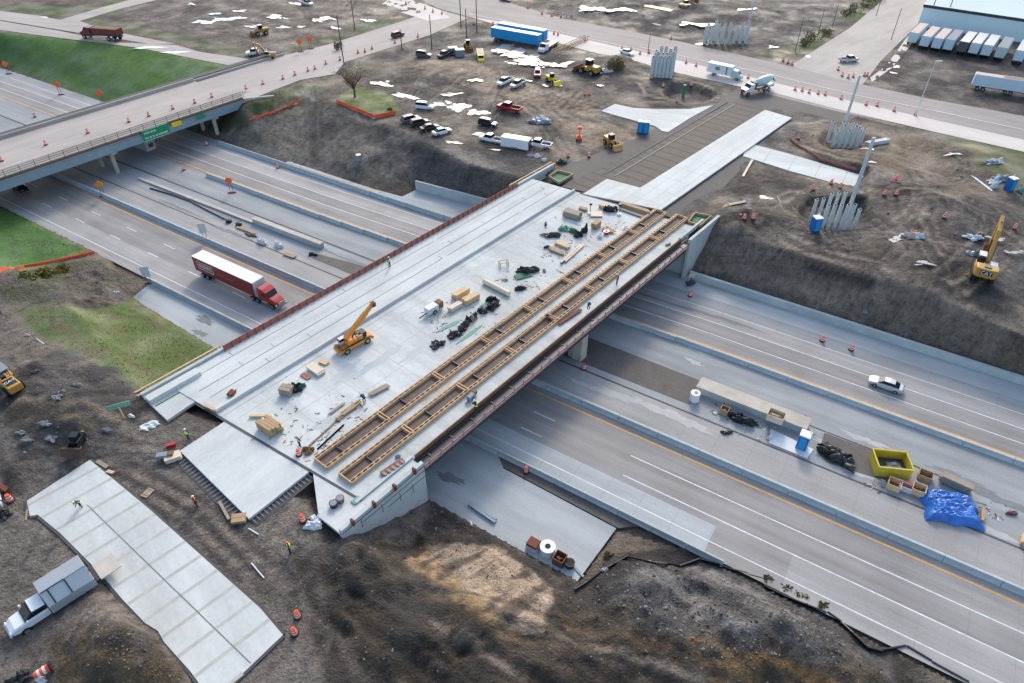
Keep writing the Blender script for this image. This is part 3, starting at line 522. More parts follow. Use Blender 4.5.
# ------------------------------------------------------------------ freeway
def ushift(s): return 2.4 * max(0.0, min(1.0, (s + 105) / 85.0))
SB = [-330, -200, -105, -80, -50, -20, 60, 150]
def strip(name, n0, n1, z, m, s0=-330, s1=150, u0=0, u1=0, kind='structure'):
    ss = [s0] + [s for s in SB if s0 < s < s1] + [s1]
    v = []; f = []
    for s in ss: v += [(s, n0 + u0 * ushift(s), z), (s, n1 + u1 * ushift(s), z)]
    for i in range(len(ss) - 1): f.append((2 * i, 2 * i + 2, 2 * i + 3, 2 * i + 1))
    q = MB(); q.add(v, f, M[m]); o = q.build(name, rz=FW); return tag(o, kind=kind) if kind else o
strip('freeway_shoulder', 51.3, 56.9, 0, 'lane_worn', 3); strip('freeway_shoulder', 51.3, 56.9, 0, 'lane_concrete', -6, 3); strip('freeway_shoulder', 51.3, 55.8, 0, 'shoulder_concrete', -62, -6); strip('freeway_lane', 55.8, 56.9, 0, 'lane_concrete', -62, -6); strip('freeway_shoulder', 51.3, 53.5, 0, 'lane_worn', -330, -62); strip('freeway_lane', 53.5, 56.9, 0, 'lane_worn', -330, -62)
strip('freeway_lane', 56.9, 64.8, 0, 'lane_concrete'); strip('median_pavement', 64.8, 72.4, 0, 'median_concrete'); strip('median_pavement', 72.4, 79.2, 0, 'blue_concrete'); strip('median_pavement', 79.2, 85.2, 0, 'blue_concrete', u1=1)
strip('freeway_lane', 85.2, 92.6, 0, 'lane_concrete', u0=1, u1=1); strip('freeway_lane', 92.6, 95.9, 0, 'lane_worn', u0=1, u1=1); strip('freeway_shoulder', 95.9, 99.3, 0, 'blue_concrete', u0=1, u1=.8)
o = MB().sheet([(-114, 99.3, 0), (-105, 99.3, 0), (-80, 99.9, 0), (-50, 100.6, 0), (-20, 101.2, 0), (150, 101.2, 0), (150, 106.1, 0), (-29, 106.1, 0), (-77, 107, 0), (-93, 105.6, 0), (-93.6, 101.2, 0)], M['shoulder_concrete']).build('ramp_pavement', rz=FW); tag(o, kind='structure')
o = MB().sheet([(-111, 51.3, 0), (-109, 45.2, 0), (-84, 44.4, 0), (-60, 40.4, 0), (-41, 39.8, 0), (-16.8, 40.0, 0), (-16.2, 48.9, 0), (-33, 49.3, 0), (-35.5, 51.3, 0)], M['shoulder_concrete']).build('ramp_pavement', rz=FW); tag(o, kind='structure')
o = MB().prism([(-33.5, 49.5), (-16, 49.1), (-14, 50.8), (-36, 51.1)], -.3, -.02, M['gravel_dark']).build('gravel_strip', rz=FW); tag(o, kind='structure')
def stripe(n, wd, m, s0=-330, s1=150, u=0, z=.006): return strip('lane_marking', n - wd / 2, n + wd / 2, z, m, s0, s1, u, u)
for n, wd, mm, s0, s1, u in [(53.3, .16, 'paint_white', -330, 150, 0), (64.2, .26, 'paint_yellow', -330, 150, 0), (86.05, .3, 'paint_yellow', -330, 150, 1), (89.3, .17, 'paint_white', -330, 150, 1), (92.5, .17, 'paint_white', -330, 150, 1), (95.8, .12, 'paint_white', -330, 150, 1)]: stripe(n, wd, mm, s0, s1, u)
for n in (56.9, 60.5):
    stripe(n, .17, 'paint_white', -19.7 if n > 60 else -19.1, 150)
    q = MB()
    for k in range(16):
        s = -31.6 - k * 12.2
        q.add([(s - 3.4, n - .08, .006), (s, n - .08, .006), (s, n + .08, .006), (s - 3.4, n + .08, .006)], [(0, 1, 2, 3)], M['paint_white'])
    tag(q.build('lane_marking', rz=FW), kind='structure')
for n, wd, u, mm in [(72.4, .35, 0, 'joint_dark'), (70.6, .3, 0, 'joint_dark'), (79.3, .3, 0, 'joint_dark'), (78.2, .5, 0, 'joint_dark')]:
    s0, s1 = (-330, -62) if n in (70.6, 78.2) else (-62, 150)
    strip('pavement_joint', n - wd / 2, n + wd / 2, .006, mm, s0, s1, kind='structure')
am('saw_cut', (136, 138, 138), var=.2)
q = MB()                                         # saw-cut joints across the lanes
r = random.Random(3); s = -250
while s < 70:
    for n0, n1 in ((51.5, 56.8), (57, 64), (66, 72), (88.9, 94.5), (95.2, 100)):
        if n0 > 80: n0 += ushift(s) - 1; n1 += ushift(s) - 1
        if r.random() < .8: q.add([(s, n0, .007), (s + .035, n0, .007), (s + .035, n1, .007), (s, n1, .007)], [(0, 1, 2, 3)], M['saw_cut'])
    s += 4.6
tag(q.build('pavement_joint', rz=FW), kind='structure')
# gravel strips in the median
def pad(name, pts, z0, z1, m, ang=FW): return tag(MB().prism(pts, z0, z1, M[m]).build(name, rz=ang), kind='structure')
pad('gravel_strip', [(-60, 73.4), (-16.6, 74.0), (-16.4, 79.9), (-40, 79.9), (-60, 79.6)], -.2, .012, 'gravel_dark')
pad('gravel_strip', [(1.6, 74.6), (3, 73.6), (11.5, 74.6), (11.2, 78.2), (9.8, 79.2), (1.4, 79.0)], -.2, .014, 'gravel_dark')
pad('gravel_strip', [(-92, 72.6), (-60, 72.4), (-60, 79.0), (-92, 74.4)], -.2, .012, 'gravel_dark')
# ------------------------------------------------------------------ concrete barriers, section by section
def barrier(L=6.0, h=.95, wb=.62, wt=.22, m='barrier_concrete'):
    q = MB(); pr = [(-wb / 2, 0), (-wb / 2, .08), (-wt / 2 - .05, .32), (-wt / 2, h), (wt / 2, h), (wt / 2 + .05, .32), (wb / 2, .08), (wb / 2, 0)]
    vs = [(x, p[0], p[1]) for x in (-L / 2 + .04, L / 2 - .04) for p in pr]
    fs = [tuple(range(8)), tuple(reversed(range(8, 16)))] + [((i + 1) % 8, i, 8 + i, 8 + (i + 1) % 8) for i in range(8)]
    q.add(vs, fs, M[m]); return q.build('barrier_section')
def barrier_row(n, s0, s1, label, group, u=0, L=6.0, h=.95, wb=.62, m='barrier_concrete', wt=.22, keep=lambda s: True):
    first = None; s = s0 + L / 2
    while s < s1:
        if keep(s):
            if first is None: o = first = barrier(L, h, wb, wt, m)
            else: o = first.copy(); COL.objects.link(o)
            p = fw(s, n + u * ushift(s), 0); o.location = p; o.rotation_euler = (0, 0, FW); tag(o, label, 'barrier', group)
        s += L
barrier_row(65.75, -198, 66, 'pale concrete barrier section beside the yellow line of the lower carriageway', 'lower median barrier sections', h=.9, wb=.75, wt=.34)
barrier_row(84.75, -198, 66, 'pale concrete barrier section along the yellow line of the upper carriageway', 'upper median barrier sections', u=1, h=.8, wb=.75, wt=.34, keep=lambda s: s > -141)
barrier_row(97.9, -150, -68, 'concrete barrier section between the upper shoulder and the dark slope', 'upper shoulder barrier sections', u=.6, L=5)
barrier_row(50.9, -112, -66, 'pale barrier section between the truck lanes and the unused ramp pavement', 'ramp barrier sections left of the bridge', L=3.7, wt=.3)
barrier_row(51.0, -44, -2, 'low barrier section along the lower shoulder right of the bridge', 'ramp barrier sections right of the bridge', L=4.5, h=.9)
# retaining kerb wall under the right-hand slope, and other long walls
def wall_fw(name, pts, z0, z1, m, label, cat='wall'): return tag(MB().prism(pts, z0, z1, M[m]).build(name, rz=FW), label, cat)
wall_fw('retaining_wall', [(-29, 105.2), (150, 105.2), (150, 105.8), (-29, 105.8)], 0, 1.3, 'wall_concrete', 'long low pale retaining wall at the foot of the right-hand dirt slope')
wall_fw('retaining_wall', [(-93, 105.2), (-76, 106.6), (-70, 106.9), (-70, 107.3), (-76, 107.0), (-93, 105.6)], 0, 2.2, 'wall_concrete', 'short bluish retaining wall beside the upper ramp, left of the bridge')
wall_fw('ramp_kerb', [(-111, 44.4), (-109, 44.6), (-85, 43.9), (-62, 40), (-62, 39.7), (-85, 43.5), (-109, 44.2)], 0, .55, 'wall_stain', 'pale concrete kerb between the left grass slope and unused ramp', 'kerb')
strip('footing_strip', 99.4, 100.4, .05, 'wall_stain', -128, -99)
t = empty('median_wall', fw(0, 0), FW, 'beige topped raised concrete wall in the median right of the bridge', 'wall')
MB().prism([(-16.8, 77.0), (-.9, 77.0), (-.9, 79.3), (-16.8, 79.3)], .02, 1.15, M['wall_concrete']).build('wall', t); MB().prism([(-16.9, 76.9), (-.8, 76.9), (-.8, 79.4), (-16.9, 79.4)], 1.15, 1.3, M['wall_stain']).build('cap', t)
t = empty('median_wall', fw(0, 0), FW, 'long beige topped median wall between carriageways left of the bridge', 'wall')
MB().prism([(-112, 75.6), (-93, 75.9), (-93, 76.8), (-112, 76.5)], .0, 1.0, M['wall_concrete']).build('wall', t); MB().prism([(-112, 75.5), (-92.9, 75.8), (-92.9, 76.9), (-112, 76.6)], 1.0, 1.12, M['wall_stain']).build('cap', t)
o = tag(MB().prism([(-150, 74.9), (-112, 75.3), (-112, 76.0), (-150, 75.7)], 0, .35, M['wall_stain']).build('median_kerb', rz=FW), 'thin beige kerb running on from the left median wall', 'kerb')
# ------------------------------------------------------------------ roads on the plateau
def slabz(name, P, z, m, kind='structure', ang=None): 
    # build in a frame turned by ang so streaks follow the road
    ang = ang or 0; c, s_ = math.cos(-ang), math.sin(-ang)
    o = MB().sheet([(p[0] * c - p[1] * s_, p[0] * s_ + p[1] * c, z) for p in P], M[m]).build(name, rz=ang); return tag(o, kind=kind) if kind else o
A_ANG = math.atan2(ROAD_A[10].y - ROAD_A[5].y, ROAD_A[10].x - ROAD_A[5].x)
slabz('road', ROAD_A, ZP + .01, 'asphalt_grey', ang=A_ANG); slabz('road', ROAD_B, ZP + .018, 'old_concrete', ang=OB); slabz('road', ROAD_C, ZP + .026, 'old_concrete', ang=R(45))
slabz('road', ROAD_D, ZP + .034, 'old_concrete', ang=R(-20)); slabz('road', ROAD_E, ZP + .042, 'old_concrete', ang=R(-10))
am('pale_road', (206, 200, 194), var=.12, scale=.25, stretch=(.2, 1, 1)); am('dark_road', (140, 134, 132), var=.15, scale=.25, stretch=(.2, 1, 1))
slabz('pavement', P7([(395, -6), (440, 10), (450, 18), (428, 21), (380, 6)]), ZP + .05, 'pale_road', ang=A_ANG)
slabz('pavement', P7([(470, 17), (500, 22), (560, 34), (640, 52), (720, 70), (762, 80), (745, 88), (700, 78), (620, 60), (540, 38)]), ZP + .05, 'pale_road', ang=A_ANG)
slabz('pavement', P7([(762, 80), (850, 101), (930, 119), (1024, 140), (1180, 175), (1180, 186), (1024, 152), (930, 131), (840, 110), (770, 92)]), ZP + .05, 'pale_road', ang=A_ANG)
slabz('pavement', P7([(870, 78), (886, 66), (905, 40), (921, 24), (926, 26), (910, 46), (892, 68), (872, 82)]), ZP + .055, 'pale_road', ang=R(50))
for l, wd in [([(640, 47), (700, 60), (764, 73), (850, 94), (940, 112), (1024, 130)], .35), ([(470, 14), (560, 32), (640, 50)], .3)]:
    P = P7(l)
    for a, bq in zip(P[:-1], P[1:]):
        dd = (bq - a).normalized(); nn = Vector((-dd.y, dd.x, 0)) * wd / 2; slabz('lane_marking', [a - nn, bq - nn, bq + nn, a + nn], ZP + .06, 'paint_white')
slabz('gravel_lot', APP_DARK, ZP + .006, 'asphalt_dark')
# ------------------------------------------------------------------ slabs with joints
def slab(name, P, ztop, th, m, ang, label, parts=()):
    c, s_ = math.cos(-ang), math.sin(-ang); base = P[0].copy(); base.z = 0
    loc = [((p.x - base.x) * c - (p.y - base.y) * s_, (p.x - base.x) * s_ + (p.y - base.y) * c) for p in P]
    t = MB().prism(loc, ztop - th, ztop, M[m]).build(name, rz=ang, loc=base); return tag(t, kind='structure'), loc
s3, l3 = slab('approach_slab', S3, ZD - .03, .3, 'new_concrete', BR, 0)
s1, l1 = slab('approach_slab', S1, ZD - .04, .35, 'new_concrete', BR, 0)
s2, l2 = slab('ramp_slab', S2, ZP + .16, .25, 'new_concrete', R(-44), 0)
s4, l4 = slab('ramp_slab', S4, ZP + .12, .25, 'new_concrete', R(-20), 0); s5, l5 = slab('ramp_slab', S5, ZP + .12, .25, 'new_concrete', R(-30), 0)
am('rib_dark', (56, 53, 50), var=.2)
def clip_line(P, c, d, ax):                    # cut positions of x=c (ax 0) or y=c (ax 1) through a local polygon
    o = []
    for i in range(len(P)):
        a, bq = P[i], P[(i + 1) % len(P)]
        if (a[ax] - c) * (bq[ax] - c) < 0:
            k = (c - a[ax]) / (bq[ax] - a[ax]); o.append(a[1 - ax] + (bq[1 - ax] - a[1 - ax]) * k)
    return (min(o), max(o)) if len(o) >= 2 else None
def joints(sl, P, z, ax, cs, wd, m):
    q = MB()
    for c in cs:
        e = clip_line(P, c, 0, ax)
        if not e: continue
        a, bq = e[0] + .05, e[1] - .05
        q.add([(c - wd / 2, a, z), (c + wd / 2, a, z), (c + wd / 2, bq, z), (c - wd / 2, bq, z)] if ax == 0 else [(a, c - wd / 2, z), (bq, c - wd / 2, z), (bq, c + wd / 2, z), (a, c + wd / 2, z)], [(0, 1, 2, 3)], M[m])
    o = q.build('slab_joint', sl)
    return o
xs = [p[0] for p in l2]; joints(s2, l2, ZP + .166, 0, [min(xs) + 1.9 + 2.9 * i for i in range(13)], .4, 'joint_tan')
am('groove_', (124, 130, 134))
jl = [at(62, 480, ZP), at(90, 508, ZP), at(251, 664, ZP)]; q = MB()
for a, bq in ((jl[1], jl[2]),):
    dd = (bq - a).normalized(); nn = Vector((-dd.y, dd.x, 0)) * .06; a = a - dd * .5; MB().sheet([Vector((*(p.xy), ZP + .17)) for p in (a - nn, bq - nn, bq + nn, a + nn)], M['groove_']).build('pavement_joint')['kind'] = 'structure'
for a_, b_ in zip(S2, S2[1:] + S2[:1]):
    q = MB().beam(Vector((*a_.xy, ZP + .05)), Vector((*b_.xy, ZP + .05)), .55, .12, M['asphalt_dark']); tag(q.build('form_strip'), kind='structure')
ys = [p[1] for p in l3]; joints(s3, l3, ZD - .024, 1, [min(ys) + 2.2 * i for i in range(1, 9)], .1, 'joint_tan'); xs = [p[0] for p in l3]; joints(s3, l3, ZD - .022, 0, [min(xs) + 5.6 * i for i in range(1, 18)], .12, 'joint_tan')
xs = [p[0] for p in l5]; joints(s5, l5, ZP + .126, 0, [min(xs) + 5.5 * i for i in range(1, 12)], .22, 'joint_tan'); ys = [p[1] for p in l5]
o, lb = slab('road_bed', BED, ZP + .06, .12, 'stone_base', BR, 0); xs = [p[0] for p in lb]; joints(o, lb, ZP + .066, 0, [min(xs) + 3.1 * i for i in range(1, 40)], .5, 'rib_dark')
a, bq = at(615, 176, ZP + .1), at(735, 104, ZP + .1); tag(MB().beam(a, bq, .25, .1, M['asphalt_grey']).build('kerb_strip'), kind='structure'); a, bq = at(604, 174, ZP + .1), at(727, 102, ZP + .1); tag(MB().beam(a, bq, .5, .08, M['joint_dark']).build('kerb_strip'), kind='structure')
# ------------------------------------------------------------------ the bridge under construction (local frame: x along the bridge, y = -b)
NL, NU = 31.6, 110.6                       # n of the lower and upper deck ends
def aL(b): return a_at_n(b, NL)
def aU(b): return a_at_n(b, NU)
def bq_(b0, b1, off0=0.0, off1=0.0): return [(aL(b0) + off0, -b0), (aL(b1) + off0, -b1), (aU(b1) + off1, -b1), (aU(b0) + off1, -b0)]
T0 = empty('highway_bridge', (0, 0, 0), BR, 'new concrete highway overpass under construction crossing over all the freeway lanes', 'bridge')
MB().prism(bq_(-68, -44.0), ZD - .32, ZD, M['deck_concrete']).build('deck', T0)
MB().prism(bq_(-79.2, -69.9), ZD - .32, ZD + .12, M['new_concrete']).build('sidewalk', T0)
q = MB(); q.prism(bq_(-69.9, -68.0), ZD - .32, ZD + .04, M['deck_concrete']); q.prism([(aL(-69.6) + .2, 69.5), (aU(-69.6), 69.5), (aU(-69.6), 69.15), (aL(-69.6) + .2, 69.15)], ZD + .04, ZD + .55, M['new_concrete']); q.build('kerb', T0)
am('groove', (132, 140, 142), var=.2)
for b in (-74.5, -72.3, -77.4):
    q = MB()
    r = random.Random(int(-b * 10)); a = aL(b) + 1.5
    while a < aU(b) - 4:
        L_ = r.uniform(5, 13); q.box((a + L_ / 2, -b, ZD + .13), (L_, .06, .05), M['groove' if r.random() < .7 else 'green_form'])
        if r.random() < .7: q.box((a + L_, -b + .55, ZD + .13), (.06, 1.1, .04), M['groove'])
        a += L_ + r.choice([0, 0, 1.2])
    tag(q.build('groove', T0))
q = MB()
for i, b in enumerate((-66.2, -61.1, -57.4)): q.box(((aL(b) + aU(b)) / 2, -b, ZD + .003), (aU(b) - aL(b) - 2, .08, .012), M['joint_tan'])
a = aL(-60) + 6
while a < aU(-60) - 2: q.box((a, 58.2, ZD + .0035), (.07, 14, .011), M['joint_tan']); a += 7.3
q.build('deck_joint', T0)
q = MB()
for b in (-69, -44.5):
    pass
for nn, w_ in ((NL, .35), (NU, .35)):
    q = MB(); q.sheet([(a_at_n(-79, nn) - w_, 79, ZD + .006), (a_at_n(-44, nn) - w_, 44, ZD + .006), (a_at_n(-44, nn), 44, ZD + .006), (a_at_n(-79, nn), 79, ZD + .006)][::-1], M['joint_dark']); q.build('expansion_joint', T0)
# girders, piers and abutments
for i in range(10):
    b = -78.0 + i * 3.78; a0, a1 = a_at_n(b, 38.5), a_at_n(b, 105.9); q = MB(); c = ((a0 + a1) / 2, -b)
    q.box((*c, ZD - .42), (a1 - a0, .9, .18), M['steel_dark']); q.box((*c, ZD - 1.15), (a1 - a0, .16, 1.3), M['steel_dark']); q.box((*c, ZD - 1.85), (a1 - a0, .7, .14), M['steel_dark']); q.build('girder', T0)
def skew_box(q, b0, b1, n0, n1, z0, z1, m):
    q.prism([(a_at_n(b0, n0), -b0), (a_at_n(b1, n0), -b1), (a_at_n(b1, n1), -b1), (a_at_n(b0, n1), -b0)], z0, z1, m)
q = MB(); skew_box(q, -78.6, -43.6, 73.9, 75.3, ZD - 3.1, ZD - 1.93, M['wall_concrete'])
for i in range(6): b = -76.5 + i * 6.2; q.cyl((a_at_n(b, 74.6), -b, 0), (a_at_n(b, 74.6), -b, ZD - 3.0), .55, M['wall_concrete'], n=14)
skew_box(q, -44.9, -43.3, 73.8, 75.4, -.2, ZD - 1.93, M['wall_stain']); q.build('pier', T0)
for nn, n2 in ((38.9, 37.6), (105.7, 107.0)):
    q = MB(); skew_box(q, -79.4, -42.3, min(nn, n2), max(nn, n2), -1, ZD - 1.93, M['wall_concrete']); skew_box(q, -79.2, -44, min(n2, n2 + (.6 if n2 > 60 else -.6)), max(n2, n2 + (.6 if n2 > 60 else -.6)), -1, ZD - .34, M['wall_concrete']); q.build('abutment', T0)
def wing(a0, a1, b, zt0, zt1, zb0, zb1, m='wall_concrete', th=.5):
    q = MB(); vs = []
    for bb2 in (b, b - th): vs += [(a0, -bb2, zb0), (a1, -bb2, zb1), (a1, -bb2, zt1), (a0, -bb2, zt0)]
    q.add(vs, [(0, 1, 2, 3), (7, 6, 5, 4), (1, 0, 4, 5), (2, 1, 5, 6), (3, 2, 6, 7), (0, 3, 7, 4)], M[m]); return q
q = wing(21.9, 34.3, -42.1, ZD + .75, ZD + .75, ZD - 3.2, -.5)
q.box((28.1, 42.09, ZD + .18), (12.4, .05, .1), M['joint_dark']); q.box((29.5, 42.09, ZD - .6), (9.5, .05, .08), M['joint_dark']); q.box((31.2, 42.09, ZD - 1.6), (6, .05, .07), M['joint_dark'])
for a, z in ((24.5, ZD - .6), (27.5, ZD - 1.0), (30.2, ZD - 1.6), (32.2, ZD - 2)): q.box((a, 42.09, z), (.07, .05, 1.4), M['joint_dark'])
q.build('wing_wall', T0)
q = wing(99.9, 111.2, -42.1, ZD + .75, ZD + .75, -.5, ZD - 2.6); q.build('wing_wall', T0)
for a0, a1, b in ((18.8, 31, -79.6), (96, 109.4, -79.6)): wing(a0, a1, b + .3, ZD + .5, ZD + .5, 2.5 if a0 < 50 else 2, 1.5 if a0 < 50 else 4).build('wing_wall', T0)
q = MB(); q.prism([(18.8, 79.2), (18.7, 72.9), (22.0, 73.2), (26, 73.2), (26, 79.2)], ZD - .4, ZD + .02, M['new_concrete']); q.box((22.5, 77.8, ZD + .35), (7.4, 1.3, .7), M['new_concrete']); q.box((23.2, 76.4, ZD + .05), (8.4, .18, .06), M['green_dark']); q.build('end_slab', T0)
q = MB(); q.prism([(21.9, 42.1), (21.8, 46.1), (aL(-52), 51.9), (aL(-44.2), 44.2), (26, 42.6)], ZD - .4, ZD - .01, M['new_concrete']); q.box((25.9, 44.5, ZD + .06), (1.1, .7, .2), M['green_form']); q.build('end_slab', T0)
for i in range(4): MB().box((23.4 + i * 3.1, 42.05, ZD + .78), (.25, .5, .9), M['rust']).build('form_clamp', T0)
q = wing(25.6, 34.4, -44.1, ZD + .22, ZD + .22, ZD - .3, ZD - .3, 'wall_concrete', .4); q.build('edge_kerb', T0)
q = MB(); q.prism([(26.2, 42.6), (34.2, 42.6), (34.2, 44.0), (26.2, 44.0)], ZD - .3, ZD - .012, M['new_concrete']); q.box((30, 42.7, ZD + .3), (8, .1, .5), M['green_form']); q.build('edge_slab', T0)
q = wing(100, 108.8, -44.1, ZD + .3, ZD + .3, ZD - .3, ZD - .3, 'wall_concrete', .4); q.build('edge_kerb', T0)
# right-hand edge formwork
ft = empty('edge_formwork', (0, 0, 0), BR, 'long rusty brown and pinkish steel formwork hung along the right edge of the bridge', 'formwork')
MB().box((67.3, 43.95, ZD + .16), (65.4, .14, .62), M['wood_brown']).build('lip_board', ft)
MB().box((67.3, 43.2, ZD - .55), (65.4, 1.5, .08), M['steel_dark']).build('walkway', ft)
q = MB(); q.box((67.3, 42.3, ZD - .15), (65.4, .1, .22), M['steel_pink']); q.box((67.3, 42.3, ZD - .62), (65.4, .1, .3), M['steel_pink']); q.build('rail_panel', ft)
MB().box((67.3, 42.7, ZD - 1.35), (65.4, .12, 1.0), M['steel_dark']).build('fascia', ft)
for i in range(33): MB().box((35.5 + i * 2, 42.36, ZD - .35), (.1, .14, 1.2), M['steel_pink']).build('post', ft)
for i in range(17): MB().box((36.3 + i * 3.9, 43.5, ZD - .44), (.12, .9, .1), M['wood_tan']).build('bracket', ft)
# left railing of rust coloured forms
ft = empty('edge_railing', (0, 0, 0), BR, 'rust red plywood edge railing along the left side of the new bridge', 'railing')
for i in range(50): MB().box((31.7 + i * 1.32, 79.3, ZD + .55), (1.26, .08, .85), M['ply_rust'], rx=R(-12)).build('panel', ft)
for i in range(51): MB().box((31.0 + i * 1.32, 79.12, ZD + .6), (.1, .14, 1.25), M['wood_brown']).build('post', ft)
MB().box((64, 79.45, ZD + .05), (66.2, .5, .12), M['wood_brown']).build('base_board', ft)
def wood_rail(a0, a1, label):
    t = empty('wooden_railing', (0, 0, 0), BR, label, 'railing')
    for y in (79.9, 80.8): MB().box(((a0 + a1) / 2, y, ZD + .15), (a1 - a0, .22, .14), M['wood_new']).build('rail', t)
    n = int((a1 - a0) / 1.8)
    for i in range(n + 1): MB().box((a0 + i * (a1 - a0) / n, 80.3, ZD - .1), (.12, 1.3, .3), M['wood_tan']).build('post', t)
wood_rail(18.5, 31.2, 'tan double wooden rail walkway at the lower left bridge corner beside grass'); wood_rail(96.5, 110.5, 'tan double wooden rail walkway at the far left bridge corner beside dark slope')
# planter-like formwork frames
am('form_wood', (208, 174, 134), var=.25, scale=1.2); am('form_floor', (104, 92, 84), var=.3, scale=.8)
def planter(b0, b1, a0, a1, label, off):
    t = empty('formwork_frame', (0, 0, 0), BR, label, 'formwork', )
    for b in (b0, b1):
        for db in ((0, .3) if b == b0 else (0, -.3)):
            MB().box(((a0 + a1) / 2, -(b + db), ZD + .27), (a1 - a0, .17, .5), M['form_wood']).build('side_board', t)
    q = MB()
    for b in (b0 + .15, b1 - .15):
        a = a0 + .4
        while a < a1 - .3: q.box((a, -b, ZD + .5), (.5, .2, .14), M['black_plastic' if b < (b0 + b1) / 2 else 'rubber']); a += .92
    tag(q.build('reinforcement', t), kind='stuff')
    MB().box(((a0 + a1) / 2, -(b0 + b1) / 2, ZD + .03), (a1 - a0, b1 - b0 - .7, .05), M['form_floor']).build('bottom_board', t)
    n = 8; st = (a1 - a0) / n
    for i in range(n + 1):
        q = MB()
        for da in ((-.22, .22) if 0 < i < n else (0,)): q.box((a0 + i * st + da, -(b0 + b1) / 2, ZD + .28), (.14, b1 - b0, .54), M['form_wood'])
        q.build('cross_board', t)
    r = random.Random(off)
    for i in range(n):
        for k in (1,): a = a0 + i * st + k * st / 3 + r.uniform(-.5, .5); MB().box((a, -(b0 + b1) / 2, ZD + .2), (.16, b1 - b0 - .6, .28), M['steel_dark']).build('spacer', t)
planter(-53.0, -50.6, 26.6, 106.3, 'wooden formwork trough nearer the middle of the deck, with dark rebar along its side', 1); planter(-48.9, -46.6, 27.0, 107.0, 'wooden formwork trough nearest the right edge of the deck, divided by cross boards', 2)
# ------------------------------------------------------------------ old overpass at the left
T1 = empty('old_overpass', (0, 0, 0), OB, 'older overpass with pale blue steel girder and fenced edge at upper left', 'bridge')
AE = 94.6
def ob(q, a0, a1, b0, b1, z0, z1, m): q.prism([(a0, -b0), (a1, -b0), (a1, -b1), (a0, -b1)], z0, z1, M[m])
q = MB(); ob(q, -60, AE, -183, -161, ZD - .5, ZD, 'old_concrete'); q.build('deck', T1)
q = MB(); ob(q, -60, AE, -160.9, -160.55, ZD - 1.9, ZD - .3, 'steel_blue'); q.build('fascia_girder', T1)
for b in (-164, -168, -172, -176, -180): q = MB(); ob(q, -60, AE, b - .3, b + .3, ZD - 1.9, ZD - .5, 'steel_dark'); q.build('girder', T1)
q = MB(); ob(q, -60, AE, -161.3, -160.9, ZD, ZD + .55, 'fence_grey'); q.build('parapet', T1)
q = MB(); ob(q, -60, AE, -183.4, -183, ZD - 1.6, ZD + .8, 'old_concrete'); ob(q, -60, AE + 30, -186.4, -184.2, ZD - 1.6, ZD + .3, 'asphalt_dark'); ob(q, -60, AE + 30, -184.2, -183.5, ZD - .6, ZD + .1, 'old_concrete'); q.build('far_parapet', T1)
q = MB(); ob(q, -60, AE, -163.2, -161.3, ZD, ZD + .16, 'wall_stain'); q.build('sidewalk', T1)
for i in range(52): MB().cyl((-58 + i * 3, 161.1, ZD + .5), (-58 + i * 3, 161.1, ZD + 2.0), .06, M['fence_grey'], n=5).build('fence_post', T1)
q = MB()
for z in (ZD + 1.0, ZD + 1.45, ZD + 1.95): ob(q, -60, AE, -161.12, -161.06, z - .035, z + .035, 'fence_grey')
q.build('fence_rail', T1)
m = bpy.data.materials.new('wire_mesh'); m.use_nodes = True; b = m.node_tree.nodes['Principled BSDF']; b.inputs['Base Color'].default_value = (.12, .11, .1, 1); b.inputs['Alpha'].default_value = .35; M['wire'] = m
q = MB(); q.sheet([(-60, 161.02, ZD + .5), (AE, 161.02, ZD + .5), (AE, 161.02, ZD + 1.95), (-60, 161.02, ZD + 1.95)], M['wire']); q.build('fence_mesh', T1)
for n0, bs in ((74.6, [-163, -169, -175, -181]), (100.8, [-162.6, -168, -174, -180]), (48.6, [-163, -172, -181])):
    for b in bs:
        def an(b, n): c = br(0, b, 0, OB); e = br(1, 0, 0, OB); return (n - ns_of(c.x, c.y)[1]) / ns_of(e.x, e.y)[1]
        q = MB(); q.cyl((an(b, n0), -b, -.2), (an(b, n0), -b, ZD - 2.6), .5, M['wall_stain'], n=10); q.build('pier_column', T1)
    q = MB(); q.prism([(an(-183, n0) - .7, 183), (an(-183, n0) + .7, 183), (an(-161.4, n0) + .7, 161.4), (an(-161.4, n0) - .7, 161.4)], ZD - 2.7, ZD - 1.9, M['wall_stain']); q.build('pier_cap', T1)
p0 = at(150, 147, .2); t = MB(); t.box((p0.x - 3.0, p0.y + 1.2, 1.2), (9.5, 2.6, 2.6), M['wall_concrete'], rz=FW); t.box((p0.x + 1.35, p0.y - 1.6, 1.4), (.05, 1.2, .9), M['rust'], rz=FW); tag(t.build('pier_wall'), 'blocky pale concrete crash wall under the green sign of the old overpass', 'wall')
q = MB(); ob(q, AE - .5, AE + 1, -184, -160.4, 2, ZD - .5, 'old_concrete'); q.build('abutment', T1)
q = MB(); vs = [(AE, 160.6, ZD + .3), (AE + 7, 157.5, ZD - .2), (AE + 7, 157.5, ZD - 1.8), (AE, 160.6, ZD - 2.4), (AE, 161.2, ZD + .3), (AE + 7, 158.1, ZD - .2), (AE + 7, 158.1, ZD - 1.8), (AE, 161.2, ZD - 2.4)]
q.add(vs, [(0, 1, 2, 3), (7, 6, 5, 4), (0, 4, 5, 1), (1, 5, 6, 2), (3, 2, 6, 7), (0, 3, 7, 4)], M['wall_stain']); q.build('wing_wall', T1)
